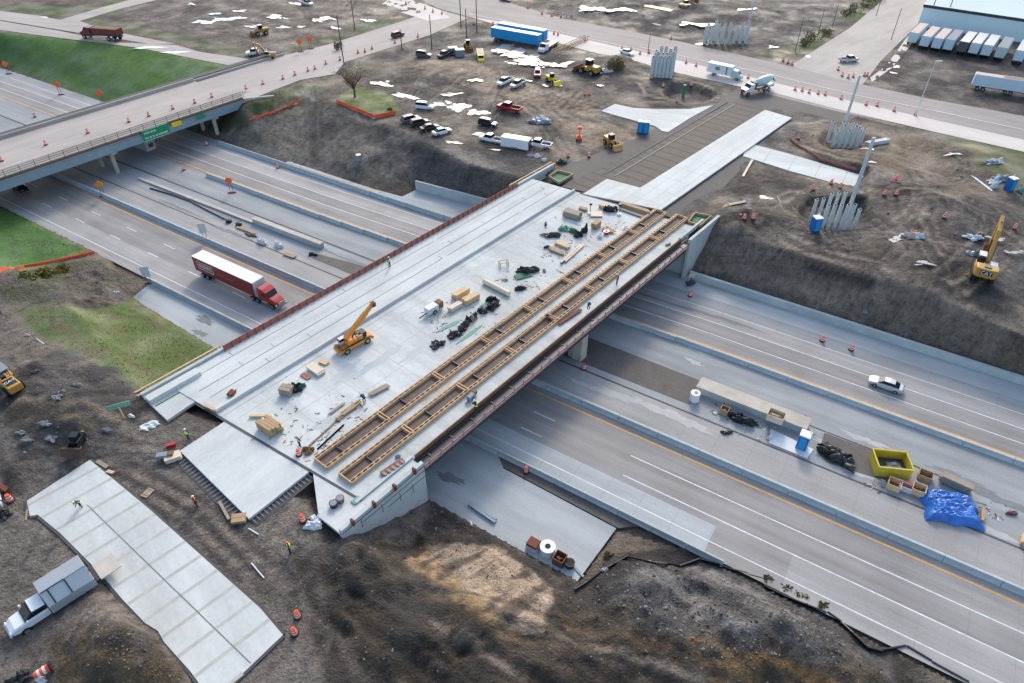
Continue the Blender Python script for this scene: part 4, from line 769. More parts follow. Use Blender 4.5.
def fascia_sign(px0, py0, px1, h, m, zc, label, text=None):
    # board hung on the fascia between two picture columns
    def aof(px, py, z): p = at(px, py, z); return p.x * math.cos(OB) + p.y * math.sin(OB)
    a0, a1 = aof(px0, py0, zc), aof(px1, py1 := py0 - (px1 - px0) * .28, zc)
    t = empty('road_sign', (0, 0, 0), OB, label, 'sign'); MB().box(((a0 + a1) / 2, 160.35, zc), (a1 - a0, .12, h), M[m]).build('panel', t)
    q = MB(); L_ = a1 - a0
    if text:
        q.box(((a0 + a1) / 2, 160.27, zc + h / 2 - .08), (L_ - .2, .05, .09), M['paint_white']); q.box(((a0 + a1) / 2, 160.27, zc - h / 2 + .08), (L_ - .2, .05, .09), M['paint_white'])
        r = random.Random(2)
        for row, (x0, x1) in enumerate(((.08, .5), (.06, .9))):
            x = a0 + L_ * x0
            while x < a0 + L_ * x1:
                ww = r.uniform(.18, .42); q.box((x + ww / 2, 160.26, zc + (.25 - row * .55) * h * .8), (ww, .05, .34), M['paint_white']); x += ww + r.choice([.12, .12, .35])
        q.build('lettering', t)
    for k in (.2, .8): MB().box((a0 + L_ * k, 160.6, zc), (.14, .5, h * .9), M['steel_dark']).build('bracket', t)
fascia_sign(137, 134, 165, 2.6, 'green_sign', ZD - .5, 'large green road sign with white lettering hung on the old overpass', True)
fascia_sign(166.5, 123, 176.5, 1.0, 'yellow_sign', ZD - .2, 'small yellow plate right of the green sign on the old overpass')
fascia_sign(191, 116, 200, .9, 'green_sign', ZD - .5, 'small green plate on the pale blue girder near the overpass end')
# ------------------------------------------------------------------ warehouse and far things that carry the setting
PZ = lambda px, py, z=ZP: at(px, py, z)
wa, wb = PZ(917, 26), PZ(1030, 44); wd_ = (wb - wa).normalized(); wn = Vector((-wd_.y, wd_.x, 0)); WA = math.atan2(wd_.y, wd_.x)
T2 = empty('warehouse', wa, WA, 'large pale blue metal warehouse with a dark gutter line and loading docks', 'building')
Lw = 170; q = MB(); q.box((Lw / 2, 60, 2.9), (Lw, 120, 5.8), M['warehouse_wall']); q.build('wall', T2)
q = MB(); q.box((Lw / 2, 60, 6.2), (Lw + .4, 120.4, .8), M['steel_dark']); q.build('gutter', T2)
q = MB(); q.add([(-.3, -.3, 6.7), (Lw, -.3, 6.7), (Lw, 60, 10), (-.3, 60, 10), (-.3, 120.3, 6.7), (Lw, 120.3, 6.7)], [(0, 1, 2, 3), (3, 2, 5, 4), (0, 3, 4), (1, 5, 2)], M['warehouse_roof']); q.build('roof', T2)
# ------------------------------------------------------------------ vehicles
def ring(x, hw, zb, zt, ch=.12):
    c = min(ch, hw * .4, (zt - zb) * .4)
    return [(x, -hw + c, zb), (x, hw - c, zb), (x, hw, zb + c), (x, hw, zt - c), (x, hw - c, zt), (x, -hw + c, zt), (x, -hw, zt - c), (x, -hw, zb + c)]
def wheel(t, x, y, r, wd=.24, dual=False):
    s = 1 if y > 0 else -1; wd = wd * (2 if dual else 1)
    o = MB().cyl((x, y - s * wd, r), (x, y, r), r, M['rubber'], n=16).build('wheel', t, smooth=False)
    MB().cyl((x, y - s * .05, r), (x, y + s * .015, r), r * .55, M['chrome'], n=10).build('rim', o)
def lights(t, xf, xr, w, zf, zr):
    for s in (-1, 1):
        MB().box((xf, s * w, zf), (.1, .34, .16), M['light_lens']).build('headlight', t); MB().box((xr, s * w, zr), (.08, .2, .26), M['red_lens']).build('taillight', t)
def car(paint, kind='sedan'):
    def f():
        t = empty('sedan' if kind == 'sedan' else kind)
        if kind == 'sedan':
            st = [(-2.38, .72, .42, .82), (-2.2, .86, .3, .96), (-1.5, .9, .24, 1.0), (0, .92, .22, .98), (1.4, .9, .24, .92), (2.1, .84, .3, .78), (2.4, .66, .38, .66)]
            gh = [(-1.75, .70, .95, 1.02), (-1.1, .68, .9, 1.40), (-.2, .66, .9, 1.46), (.45, .66, .9, 1.40), (1.2, .72, .88, .95)]; rf = (-1.05, .42, .62, 1.43); wx = 1.42; wr = .33
        elif kind == 'suv':
            st = [(-2.35, .82, .42, 1.0), (-2.25, .92, .32, 1.12), (-1.4, .96, .28, 1.12), (1.2, .96, .28, 1.08), (2.1, .9, .32, .98), (2.4, .76, .42, .82)]
            gh = [(-2.3, .74, 1.05, 1.2), (-2.05, .74, 1.0, 1.70), (.1, .74, 1.0, 1.78), (.6, .72, 1.0, 1.70), (1.3, .78, 1.0, 1.08)]; rf = (-2.0, .5, .7, 1.745); wx = 1.45; wr = .38
        else:
            st = [(-.6, .95, .45, 1.12), (-.4, .98, .42, 1.16), (1.3, .98, .42, 1.14), (2.4, .94, .45, 1.08), (2.85, .82, .5, .92)]
            gh = [(-.55, .78, 1.05, 1.25), (-.4, .76, 1.05, 1.82), (.8, .76, 1.05, 1.86), (1.1, .74, 1.05, 1.80), (1.75, .8, 1.05, 1.14)]; rf = (-.38, 1.02, .72, 1.83); wx = 1.75; wr = .42
        MB().loft([ring(*s) for s in st], M[paint]).build('body', t, smooth=False)
        MB().loft([ring(*s, ch=.16) for s in gh], M['glass_dark']).build('windows', t)
        q = MB(); q.loft([ring(rf[0], rf[2] - .06, rf[3], rf[3] + .04), ring((rf[0] + rf[1]) / 2, rf[2], rf[3], rf[3] + .09), ring(rf[1], rf[2] - .06, rf[3] - .02, rf[3] + .03)], M[paint]); q.build('roof', t)
        if kind == 'pickup':
            q = MB(); q.box((-1.75, 0, .72), (2.3, 1.9, .12), M[paint])
            for s in (-1, 1): q.box((-1.75, s * .93, .9), (2.3, .1, .48), M[paint])
            q.box((-2.88, 0, .9), (.08, 1.9, .48), M[paint]); q.box((-.63, 0, .95), (.08, 1.8, .5), M[paint]); q.build('bed', t); MB().box((-1.75, 0, .785), (2.2, 1.74, .02), M['rubber']).build('bed_liner', t)
        for x in (wx, -wx):
            for y in (-.93, .93): wheel(t, x, y, wr)
        lights(t, st[-1][0] - .06, -2.92 if kind == 'pickup' else st[0][0] + .02, .62, .78 if kind != 'sedan' else .62, .85)
        return t
    return f
def hd(px, py, dx, dy, z): a, b = at(px, py, z), at(px + dx, py + dy, z); return math.atan2(b.y - a.y, b.x - a.x)
CNT = {}
def veh(kind, paint, px, py, dx, dy, label, cat=None, z=ZP, group=None, sc=1.0, rz=None):
    p = at(px, py, z)
    if z == ZP: p = hit(px, py) + Vector((0, 0, .03))
    nm = {'sedan': 'car', 'suv': 'car', 'pickup': 'pickup truck'}[kind]
    return place(kind + paint, car(paint, kind), p, hd(px, py, dx, dy, z) if rz is None else rz, label, cat or nm, group, sc)
veh('sedan', 'silver_paint', 885, 387, 0, 0, 'silver sedan driving between the white lines on the upper right carriageway', z=.012, rz=FW + math.pi)
veh('suv', 'black_paint', 21, 190, 0, 0, 'dark car with lit headlights coming out under the old overpass', z=.012, rz=FW)
veh('sedan', 'white_paint', 442, 134, 15, -4, 'white car at the right end of the parked row above the dark slope')
veh('sedan', 'black_paint', 430, 130, 14, -3, 'dark sedan parked immediately left of the white car at the slope edge')
veh('suv', 'black_paint', 420, 125.5, 13, -3, 'black sport utility vehicle third from the right in the slope edge row'); veh('suv', 'grey_paint', 411, 122, 11, -3, 'dark grey sport utility vehicle leftmost in the slope edge row')
veh('suv', 'white_paint', 425, 109, 10, 1, 'white car parked alone near the puddles above the dark row'); veh('suv', 'black_paint', 488, 126, 15, 3, 'dark green black car parked alone beside the white tyre tracks puddle')
veh('pickup', 'white_paint', 491, 142, -15, -3.5, 'white pickup truck parked left of the white enclosed trailer'); veh('pickup', 'white_paint', 539, 147, -12, -2, 'white pickup truck parked at the right end of the enclosed trailer')
veh('pickup', 'red_paint', 509, 111, -14, -3, 'bright red pickup truck in the middle of the muddy yard', sc=1.15); veh('pickup', 'white_paint', 505, 84, -11, 5, 'white pickup truck parked nose down by the puddles, left of another')
veh('pickup', 'silver_paint', 518, 86.5, -10, 5, 'silver pickup truck parked right beside a white pickup in mid yard'); veh('suv', 'maroon_paint', 537.5, 76, -.5, 6, 'dull maroon car facing the camera by the big white puddle')
veh('suv', 'grey_paint', 424, 57, 9, 1, 'grey car parked by the pole near the far road'); veh('pickup', 'black_paint', 445, 57, -9, 4, 'black pickup truck parked left of the bright yellow truck')
veh('suv', 'maroon_paint', 398, 37, 9, -3, 'dark red car driving on the road beyond the bare tree'); veh('pickup', 'white_paint', 307, 5, 9, 2, 'white pickup truck in the far muddy yard at the top edge')
veh('sedan', 'white_paint', 627, 54.5, 10, 3, 'white car parked on the verge of the main road beside cones'); veh('pickup', 'silver_paint', 848, 62, 12, -1, 'silver pickup truck stopped at the side road junction at upper right')
veh('pickup', 'white_paint', 257, 55, -11, 1, 'white pickup truck parked left of the yellow excavator near the road', sc=1.05); veh('sedan', 'red_paint', 505, 1, 10, 2, 'red car on the far road at the very top edge')
# long truck
def semi():
    t = empty('semi_truck')
    q = MB(); q.box((-5.2, 0, 2.62), (16.1, 2.58, 2.86), M['trailer_red']); bx = q.build('trailer_box', t, bevel=.03); MB().box((-5.2, 0, 4.09), (16.06, 2.54, .08), M['roof_white']).build('roof', bx); MB().box((2.89, 0, 2.7), (.06, 2.5, 2.7), M['trailer_blue']).build('front_panel', bx)
    for s in (-1, 1):
        q = MB(); y = s * 1.305
        for z in (2.05, 3.5): q.box((-9.9, y, z), (4.2, .03, .12), M['paint_white'])
        for x in (-12.0, -7.8): q.box((x, y, 2.78), (.12, .03, 1.5), M['paint_white'])
        x = -11.6; r = random.Random(5)
        while x < -8.3: w_ = r.uniform(.35, .6); q.box((x + w_ / 2, y, 2.8), (w_, .03, .75), M['trailer_beige']); x += w_ + .15
        x = -6.6
        while x < -2.6: w_ = r.uniform(.2, .4); q.box((x + w_ / 2, y, 2.6), (w_, .03, .32), M['ply_rust']); x += w_ + .12
        q.build('lettering', bx)
    MB().box((-5, 0, 1.05), (15, 1.0, .3), M['steel_dark']).build('chassis', t); MB().box((4.9, 0, .85), (5.6, 1.0, .3), M['steel_dark']).build('chassis', t)
    MB().loft([ring(3.5, 1.15, .9, 3.0), ring(3.7, 1.2, .9, 3.45), ring(4.6, 1.18, .9, 3.3), ring(5.5, 1.12, .9, 2.9), ring(6.0, 1.05, .9, 2.0)], M['red_paint']).build('cab', t)
    MB().loft([ring(5.9, 1.08, .9, 2.05), ring(6.8, 1.0, .8, 1.85), ring(7.5, .9, .75, 1.55), ring(7.7, .8, .8, 1.35)], M['red_paint']).build('hood', t)
    MB().sheet([(5.56, -1.0, 2.85), (5.56, 1.0, 2.85), (6.08, .95, 2.08), (6.08, -.95, 2.08)], M['glass_dark']).build('windscreen', t)
    for s in (-1, 1): MB().box((4.9, s * 1.19, 2.4), (.9, .05, .6), M['glass_dark']).build('side_window', t)
    MB().box((7.72, 0, 1.15), (.06, 1.2, .6), M['chrome']).build('grille', t); MB().box((7.75, 0, .65), (.2, 2.3, .35), M['chrome']).build('bumper', t)
    for s in (-1, 1):
        MB().cyl((3.4, s * 1.1, .9), (3.4, s * 1.1, 3.6), .08, M['chrome'], n=8).build('exhaust_pipe', t); MB().box((7.6, s * .95, 1.1), (.1, .3, .25), M['light_lens']).build('headlight', t)
        MB().cyl((4.0, s * .9, .75), (5.3, s * .9, .75), .32, M['chrome'], n=10).build('fuel_tank', t)
    for x in (-11.6, -10.3, 1.7, 3.0):
        for y in (-1.25, 1.25): wheel(t, x, y, .5, .3, True)
    for y in (-1.15, 1.15): wheel(t, 6.5, y, .5, .3)
    return t
p = (at(202, 250, 4.1) + at(192, 256, 4.1)) / 2; p.z = .012
place('semi', semi, p + Vector((math.cos(FW), math.sin(FW), 0)) * 13.25, FW, 'red semi truck with a long white roofed trailer on the lower carriageway', 'truck')
# service truck in the lower left corner
am('box_side', (178, 188, 194), kk=.9, var=.05, rough=.4)
am('box_grey', (152, 160, 168), kk=.95, var=.06, rough=.4)
am('tail_board', (196, 192, 182), var=.12)
def service_truck():
    t = empty('service_truck'); MB().box((-.3, 0, .75), (6.2, .9, .25), M['steel_dark']).build('chassis', t)
    q = MB(); q.box((-2.1, .28, 2.05), (5.4, 1.9, 2.3), M['grey_paint']); q = MB(); q.prism([(-3.5, -1.35), (.5, -1.35), (.5, 1.35), (-3.5, 1.35)], .95, 1.9, M['box_grey']); bx = q.build('cargo_box', t, bevel=.03)
    MB().prism([(-3.5, -1.3), (.5, -1.3), (.5, .35), (-3.5, .35)], 1.9, 3.15, M['box_grey']).build('upper_box', t, bevel=.03)
    MB().sheet([(-3.48, 1.33, 1.95), (-3.48, .34, 3.05), (.48, .34, 3.05), (.48, 1.33, 1.95)][::-1], M['box_side']).build('side_cover', t)
    q = MB()
    for x in (-1.6, -.15): q.beam((x, 1.34, 1.99), (x, .36, 3.1), .1, .06, M['black_paint'])
    q.beam((-1.6, .34, 3.12), (.4, .34, 3.12), .1, .06, M['black_paint']); q.build('frame', t)
    MB().loft([ring(.6, .98, .6, 1.5), ring(2.2, .98, .6, 1.5), ring(3.4, .92, .6, 1.42), ring(3.85, .8, .65, 1.15)], M['white_paint']).build('body', t)
    MB().loft([ring(.62, .84, 1.4, 2.1, .1), ring(1.6, .84, 1.4, 2.2, .1), ring(1.9, .82, 1.4, 2.1, .1), ring(2.55, .86, 1.35, 1.55, .1)], M['glass_dark']).build('windows', t)
    MB().loft([ring(.62, .86, 2.08, 2.2), ring(1.7, .84, 2.1, 2.27)], M['white_paint']).build('roof', t)
    lights(t, 3.82, -3.55, .68, 1.1, 1.3)
    for s in (-1, 1): MB().box((2.3, s * 1.12, 1.6), (.14, .2, .3), M['white_paint']).build('mirror', t)
    MB().box((3.95, 0, .75), (.16, 1.9, .25), M['chrome']).build('bumper', t)
    MB().box((-4.9, 0, 1.0), (1.9, 2.2, .1), M['tail_board']).build('tail_lift', t); MB().box((-3.75, 0, .95), (.4, 2.2, .5), M['steel_dark']).build('lift_frame', t)
    for y in (-1.0, 1.0): wheel(t, 2.8, y, .45, .28); wheel(t, -2.2, y * 1.1, .45, .28, True)
    return t
place('svc', service_truck, at(58, 606, ZP + .02), math.atan2((at(17, 638, 8) - at(90, 590, 8)).y, (at(17, 638, 8) - at(90, 590, 8)).x), 'white service truck with grey box body and lowered tail lift at lower left', 'truck', None, 1.06)
def box_trailer(m, roof, L=13.5, nm='box_trailer', door=None):
    def f():
        t = empty(nm); bx = MB().box((0, 0, 2.55), (L, 2.55, 2.75), M[m]).build('trailer_box', t, bevel=.04); MB().box((0, 0, 3.96), (L - .1, 2.45, .07), M[roof]).build('roof', bx)
        MB().box((-L / 2 - .03, 0, 2.55), (.05, 2.3, 2.5), M[door or m]).build('rear_door', bx); MB().box((0, 0, .95), (L * .9, .9, .3), M['steel_dark']).build('chassis', t)
        for x in (-L / 2 + 1.6, -L / 2 + 2.9):
            for y in (-1.2, 1.2): wheel(t, x, y, .5, .3)
        for y in (-.8, .8): MB().box((L / 2 - 2.5, y, .5), (.15, .15, 1.0), M['steel_dark']).build('landing_leg', t)
        return t
    return f
tl = [(909.5, 46.5, 'trailer_blue', 'trailer_beige', 'first'), (921.5, 50.3, 'trailer_blue', 'trailer_beige', 'second'), (933.5, 52.3, 'trailer_blue', 'trailer_beige', 'third'), (945, 53.8, 'trailer_blue', 'trailer_grey', 'fourth'), (959, 56, 'grey_paint', 'grey_paint', 'fifth'), (970.5, 57.5, 'trailer_blue', 'grey_paint', 'sixth'), (982.5, 59.5, 'trailer_blue', 'grey_paint', 'seventh'), (996.5, 62, 'teal_paint', 'trailer_grey', 'eighth'), (1015, 65.3, 'trailer_blue', 'grey_paint', 'ninth')]
for px, py, m, rf, od in tl:
    a = WA + R(90); p = at(px, py, ZP) + Vector((math.cos(a), math.sin(a), 0)) * 6.6
    place('tr' + m + rf, box_trailer(m, rf, 13.0, door=m), p, a, f'{od} trailer from the left docked at the pale blue warehouse, ' + {'trailer_beige': 'beige roof', 'trailer_grey': 'grey roof', 'grey_paint': 'dark roof'}[rf], 'trailer', 'trailers docked at the warehouse')
for px, py, lb in [(1002, 93, 'white trailer lying end on in the dark lot below the warehouse, left one'), (1030, 97, 'white trailer cut by the right picture edge below the warehouse')]:
    place('trw', box_trailer('trailer_blue', 'trailer_beige', 15), at(px, py, ZP), WA + R(8), lb, 'trailer')
for px, py, lb in [(516, 44, 'bright blue container trailer in front, by the wide white puddle'), (522, 39.5, 'bright blue container trailer behind the front blue one by the road')]:
    place('trc', box_trailer('cyan_box', 'roof_white', 17), at(px, py, ZP), hd(px, py, 30, 5.5, ZP), lb, 'trailer')
def cargo():
    t = empty('cargo_trailer'); bx = MB().box((0, 0, 1.45), (6.6, 2.3, 2.1), M['white_paint']).build('trailer_box', t, bevel=.08); MB().box((0, 0, 2.53), (6.4, 2.1, .06), M['white_paint']).build('roof', bx); MB().box((3.33, 0, 1.4), (.04, 1.9, 1.8), M['black_paint']).build('rear_door', bx)
    for x in (-.5, .4):
        for y in (-1.15, 1.15): wheel(t, x, y, .36)
    MB().box((-3.9, 0, .5), (1.4, .15, .12), M['steel_dark']).build('tow_bar', t); return t
place('cargo', cargo, at(516, 148, ZP + .02), hd(516, 148, 14, 2.4, ZP), 'white enclosed cargo trailer between two white pickups above the slope', 'trailer')
def van_truck():
    t = empty('box_truck'); MB().box((-1.6, 0, 2.4), (8.2, 2.5, 2.9), M['white_paint']).build('cargo_box', t, bevel=.1); MB().box((-2.2, -1.26, 2.6), (1.6, .04, 1.0), M['green_form']).build('side_panel', t); MB().box((.9, -1.27, 2.5), (.5, .05, 2.4), M['trailer_grey']).build('side_door', t)
    MB().loft([ring(2.5, 1.15, .6, 3.0), ring(4.3, 1.1, .6, 2.8), ring(5.2, 1.0, .6, 1.8), ring(5.9, .9, .6, 1.5)], M['teal_paint']).build('cab', t); MB().sheet([(4.36, -.98, 2.72), (4.36, .98, 2.72), (5.2, .88, 1.86), (5.2, -.88, 1.86)], M['glass_dark']).build('windscreen', t)
    for x in (4.5, -3.4):
        for y in (-1.2, 1.2): wheel(t, x, y, .48)
    lights(t, 5.85, -5.72, .7, 1.0, 1.1); return t
place('van', van_truck, at(724, 77, ZP), hd(724, 77, 12, 2.6, ZP), 'pale teal and white box truck parked beside the cones at upper right', 'truck', None, .85)
def mixer():
    t = empty('mixer_truck'); MB().box((-.6, 0, 1.0), (9.4, 1.0, .3), M['steel_dark']).build('chassis', t)
    MB().loft([ring(2.4, 1.15, .8, 2.7), ring(3.5, 1.12, .8, 2.75), ring(4.1, 1.08, .8, 1.9), ring(5.3, .95, .8, 1.6)], M['white_paint']).build('cab', t); MB().sheet([(3.56, -.98, 2.66), (3.56, .98, 2.66), (4.12, .92, 1.95), (4.12, -.92, 1.95)], M['glass_dark']).build('windscreen', t)
    MB().loft([[(x, r_ * math.cos(k * .5236), 2.55 + dz + r_ * math.sin(k * .5236)) for k in range(12)] for x, r_, dz in ((1.2, .5, -.2), (.6, 1.0, -.1), (-1.2, 1.25, .1), (-3.0, 1.05, .4), (-4.3, .55, .8))], M['teal_paint']).build('drum', t, smooth=True)
    MB().box((1.8, 0, 2.0), (.5, 2.0, 1.8), M['steel_dark']).build('water_tank', t); MB().box((-3.6, 0, 1.5), (2.2, 2.2, .5), M['teal_paint']).build('rear_frame', t); MB().beam((-4.6, 0, 3.0), (-5.6, 0, 2.0), .6, .12, M['steel_dark']).build('chute', t); MB().box((5.32, 0, 1.2), (.08, 1.4, .6), M['red_paint']).build('grille', t)
    for x in (4.3, -1.6, -3.0):
        for y in (-1.2, 1.2): wheel(t, x, y, .52, .3)
    return t
place('mix', mixer, at(757, 92, ZP + .04), hd(757, 92, -12, 2.8, ZP), 'concrete mixer truck with white cab standing where the approach meets the road', 'truck')
def flatbed(cab, load, nm='flatbed_truck'):
    def f():
        t = empty(nm); MB().box((-1, 0, 1.0), (9, 1.0, .3), M['steel_dark']).build('chassis', t); MB().box((-1.8, 0, 1.35), (7.0, 2.4, .25), M['steel_dark']).build('flat_bed', t)
        MB().loft([ring(2.0, 1.15, .7, 2.6), ring(3.4, 1.12, .7, 2.7), ring(4.1, 1.08, .7, 1.8), ring(5.0, .95, .7, 1.5)], M[cab]).build('cab', t); MB().sheet([(3.46, -.98, 2.62), (3.46, .98, 2.62), (4.12, .92, 1.86), (4.12, -.92, 1.86)], M['glass_dark']).build('windscreen', t)
        if load: MB().prism([(-5.2, -1.15), (1.6, -1.15), (1.6, 1.15), (-5.2, 1.15)], 1.48, 2.6, M[load]).build('dump_body', t); MB().box((-1.8, 0, 2.62), (6.4, 2.0, .05), M['tan_soil' if load == 'maroon_paint' else 'steel_dark']).build('load', t)
        for x in (4.0, -2.6, -4.0):
            for y in (-1.15, 1.15): wheel(t, x, y, .5, .3)
        return t
    return f
place('fb1', flatbed('white_paint', None), at(548, 50, ZP), hd(548, 50, -8, 5, ZP), 'white cab flatbed truck carrying a long boom beside the blue containers', 'truck')
t = empty('lattice_boom', at(553, 55, ZP + .02), hd(553, 55, 20, -9, ZP), 'tan lattice boom section lying beside the white flatbed truck', 'crane boom')
for y in (-.6, .6):
    for z in (.2, 1.3): MB().beam((0, y, z), (19, y, z), .15, .15, M['wood_tan']).build('chord', t)
for i in range(12):
    for y in (-.6, .6): MB().beam((i * 1.6, y, .2), (i * 1.6 + 1.6, y, 1.3), .1, .1, M['wood_tan']).build('brace', t)
place('fb2', flatbed('maroon_paint', 'maroon_paint', 'dump_truck'), at(103, 39, ZP), hd(103, 39, -12, -1, ZP), 'dark red dump truck on the curving road above the green field', 'truck', None, 1.35)
place('fb3', flatbed('bright_yellow', 'bright_yellow', 'dump_truck'), at(480.5, 60, ZP), hd(480.5, 60, 1.5, 8, ZP), 'bright yellow truck facing the camera beside the dark machinery', 'truck', None, .8)
# machines
def text(s, size, m, parent, loc, rot, ext=.02, name='lettering'):
    c = bpy.data.curves.new(name, 'FONT'); c.body = s; c.size = size; c.extrude = ext; c.align_x = 'CENTER'; c.align_y = 'CENTER'; c.materials.append(M[m])
    o = bpy.data.objects.new(name, c); COL.objects.link(o); dg = bpy.context.evaluated_depsgraph_get(); me_ = bpy.data.meshes.new_from_object(o.evaluated_get(dg)); bpy.data.objects.remove(o)
    o = bpy.data.objects.new(name, me_); COL.objects.link(o); o.parent = parent; o.location = loc; o.rotation_euler = rot; return o
def track(t, y, L=4.6, wd=.6, h=.95, m='rubber'):
    r = h / 2; pr = [(-L / 2 + r + r * math.cos(a), r + r * math.sin(a)) for a in [math.pi / 2 + k * math.pi / 6 for k in range(7)]] + [(L / 2 - r + r * math.cos(a), r + r * math.sin(a)) for a in [-math.pi / 2 + k * math.pi / 6 for k in range(7)]]
    MB().side(pr[::-1], y - wd / 2, y + wd / 2, M[m]).build('track', t)
def excavator():
    t = empty('excavator'); track(t, -1.3); track(t, 1.3); MB().cyl((0, 0, .7), (0, 0, 1.15), 1.0, M['steel_dark'], n=16).build('turntable', t)
    bd = MB().prism([(-2.9, -1.0), (-2.7, -1.4), (-1.6, -1.5), (1.4, -1.45), (1.4, .1), (.9, 1.45), (-1.6, 1.5), (-2.7, 1.4), (-2.9, 1.0)], 1.15, 2.0, M['cat_yellow']).build('house', t, bevel=.06)
    MB().prism([(-3.1, -1.0), (-2.9, -1.45), (-1.2, -1.5), (-1.2, 1.5), (-2.9, 1.45), (-3.1, 1.0)], 1.3, 2.75, M['cat_yellow']).build('counterweight', t, bevel=.12)
    q = MB(); q.box((-2.15, 0, 2.78), (1.0, 1.0, .1), M['black_plastic']); q.build('logo_plate', t); text('CAT', .62, 'white_plastic', t, (-2.15, 0, 2.84), (0, 0, -R(90)))
    MB().box((-3.12, 0, 2.1), (.06, 1.7, .7), M['black_plastic']).build('logo_plate', t); text('CAT', .8, 'white_plastic', t, (-3.16, 0, 2.08), (R(90), 0, -R(90)))
    cb = MB().loft([ring(-.1, .48, 1.9, 3.1), ring(.2, .5, 1.9, 3.2), ring(1.6, .5, 1.9, 3.15), ring(1.9, .46, 1.9, 2.8)], M['glass_dark']); o = cb.build('cab', t); o.location.y = .9; MB().box((.9, .9, 3.22), (1.6, 1.0, .08), M['sheet_white']).build('cab_roof', t)
    MB().box((-.4, -.9, 2.25), (1.5, 1.0, .5), M['sheet_white']).build('engine_cover', t)
    bm_ = MB().beam((1.0, -.1, 1.9), (3.9, -.1, 5.9), .55, .8, M['cat_yellow']); bm_.beam((3.7, -.1, 5.8), (6.9, -.1, 7.0), .5, .7, M['cat_yellow']); bo = bm_.build('boom', t, bevel=.04)
    MB().beam((6.7, -.1, 7.1), (5.6, -.1, 2.6), .42, .6, M['cat_yellow']).build('stick', t, bevel=.03)
    for y in (-.5, .3): MB().cyl((1.5, y, 1.8), (3.4, y, 4.6), .12, M['steel_dark'], n=8).build('hydraulic_ram', t)
    MB().cyl((5.0, -.1, 7.0), (6.9, -.1, 6.4), .1, M['steel_dark'], n=8).build('hydraulic_ram', t)
    MB().side([(5.9, 2.9), (5.2, 2.6), (4.6, 1.9), (4.7, 1.2), (5.5, 1.0), (5.9, 1.7)], -.8, .6, M['rust']).build('bucket', t); return t
place('exc', excavator, hit(981, 275), hd(981, 272, 1.3, -20, ZP), 'yellow excavator with raised boom digging in the dark mud at right', 'excavator', None, 1.02)
def crane():
    t = empty('mobile_crane'); MB().prism([(-3.4, -1.2), (3.0, -1.2), (3.4, -.8), (3.4, .8), (3.0, 1.2), (-3.4, 1.2)], .75, 1.35, M['crane_orange']).build('carrier', t, bevel=.06)
    MB().prism([(-3.2, -1.22), (3.0, -1.22), (3.0, -1.0), (-3.2, -1.0)], 1.35, 1.5, M['black_plastic']).build('deck_strip', t); MB().box((-3.1, 0, 1.45), (.5, 2.3, .2), M['black_plastic']).build('deck_strip', t)
    for x in (-3.45, 3.45): MB().box((x, 0, .8), (.3, 2.3, .6), M['crane_orange']).build('outrigger_box', t)
    MB().box((1.7, .1, 1.9), (1.7, 1.5, 1.0), M['steel_dark']).build('engine', t, bevel=.06); MB().box((1.0, -.6, 2.0), (1.0, .9, .8), M['wood_tan']).build('engine_cover', t)
    MB().box((-.6, -.2, 1.8), (2.2, 1.5, .9), M['crane_orange']).build('turret', t, bevel=.08)
    c = MB().box((-1.9, .75, 2.0), (1.3, .85, 1.25), M['sheet_white']).build('cab', t, bevel=.08); MB().box((-1.9, .75, 2.3), (1.34, .88, .5), M['glass_dark']).build('windows', c)
    bo = MB().beam((-1.6, -.1, 2.6), (3.4, -.1, 5.9), .7, .8, M['crane_orange']).build('boom', t, bevel=.03); MB().beam((2.9, -.1, 5.6), (5.0, -.1, 6.95), .52, .6, M['crane_orange']).build('boom_extension', t); MB().beam((4.8, -.1, 6.95), (5.5, -.1, 6.9), .8, .8, M['rust']).build('boom_head', t); MB().cyl((-.2, -.1, 2.2), (2.0, -.1, 5.2), .15, M['steel_dark']).build('hydraulic_ram', t)
    for x in (-2.2, 2.2):
        for y in (-1.25, 1.25): wheel(t, x, y, .62, .4)
    return t
_p = at(354.5, 346, ZD); _h = math.atan2((at(370, 338, ZD) - at(342, 353, ZD)).y, (at(370, 338, ZD) - at(342, 353, ZD)).x)
place('crane', crane, _p, _h, 'small orange mobile crane with raised telescopic boom on the bridge deck', 'crane', None, .79)
def loader(m='cat_yellow', can='steel_dark'):
    def f():
        t = empty('wheel_loader'); MB().box((-1.5, 0, 1.5), (2.6, 1.7, 1.2), M[m]).build('engine_cover', t, bevel=.1); MB().box((.1, 0, 1.2), (1.5, 1.1, .8), M[m]).build('front_frame', t, bevel=.05); c = MB().box((-.2, 0, 2.5), (1.3, 1.3, 1.3), M['glass_dark']).build('cab', t, bevel=.05); MB().box((-.2, 0, 3.2), (1.5, 1.5, .1), M['sheet_white' if can == 'w' else can]).build('cab_roof', c)
        for y in (-.6, .6): MB().beam((.5, y, 1.9), (2.7, y, .8), .2, .3, M[m]).build('lift_arm', t)
        MB().side([(2.6, 1.4), (2.6, .2), (3.8, .1), (3.4, .4), (2.9, 1.3)], -1.35, 1.35, M['rust' if can == 'w' else m]).build('bucket', t)
        for x in (-1.6, 1.3):
            for y in (-1.15, 1.15): wheel(t, x, y, .72, .5)
        return t
    return f
place('ldw', loader('cat_yellow', 'w'), at(588, 74, ZP), hd(588, 74, -10, -3, ZP), 'large yellow wheel loader with pale cab roof near the brown bush', 'loader', None, 1.25)
place('ldw2', loader('bright_yellow', 'steel_dark'), at(552, 83, ZP), hd(552, 83, 6, 3, ZP), 'small bright yellow roller machine below the large puddle', 'loader', None, .8)
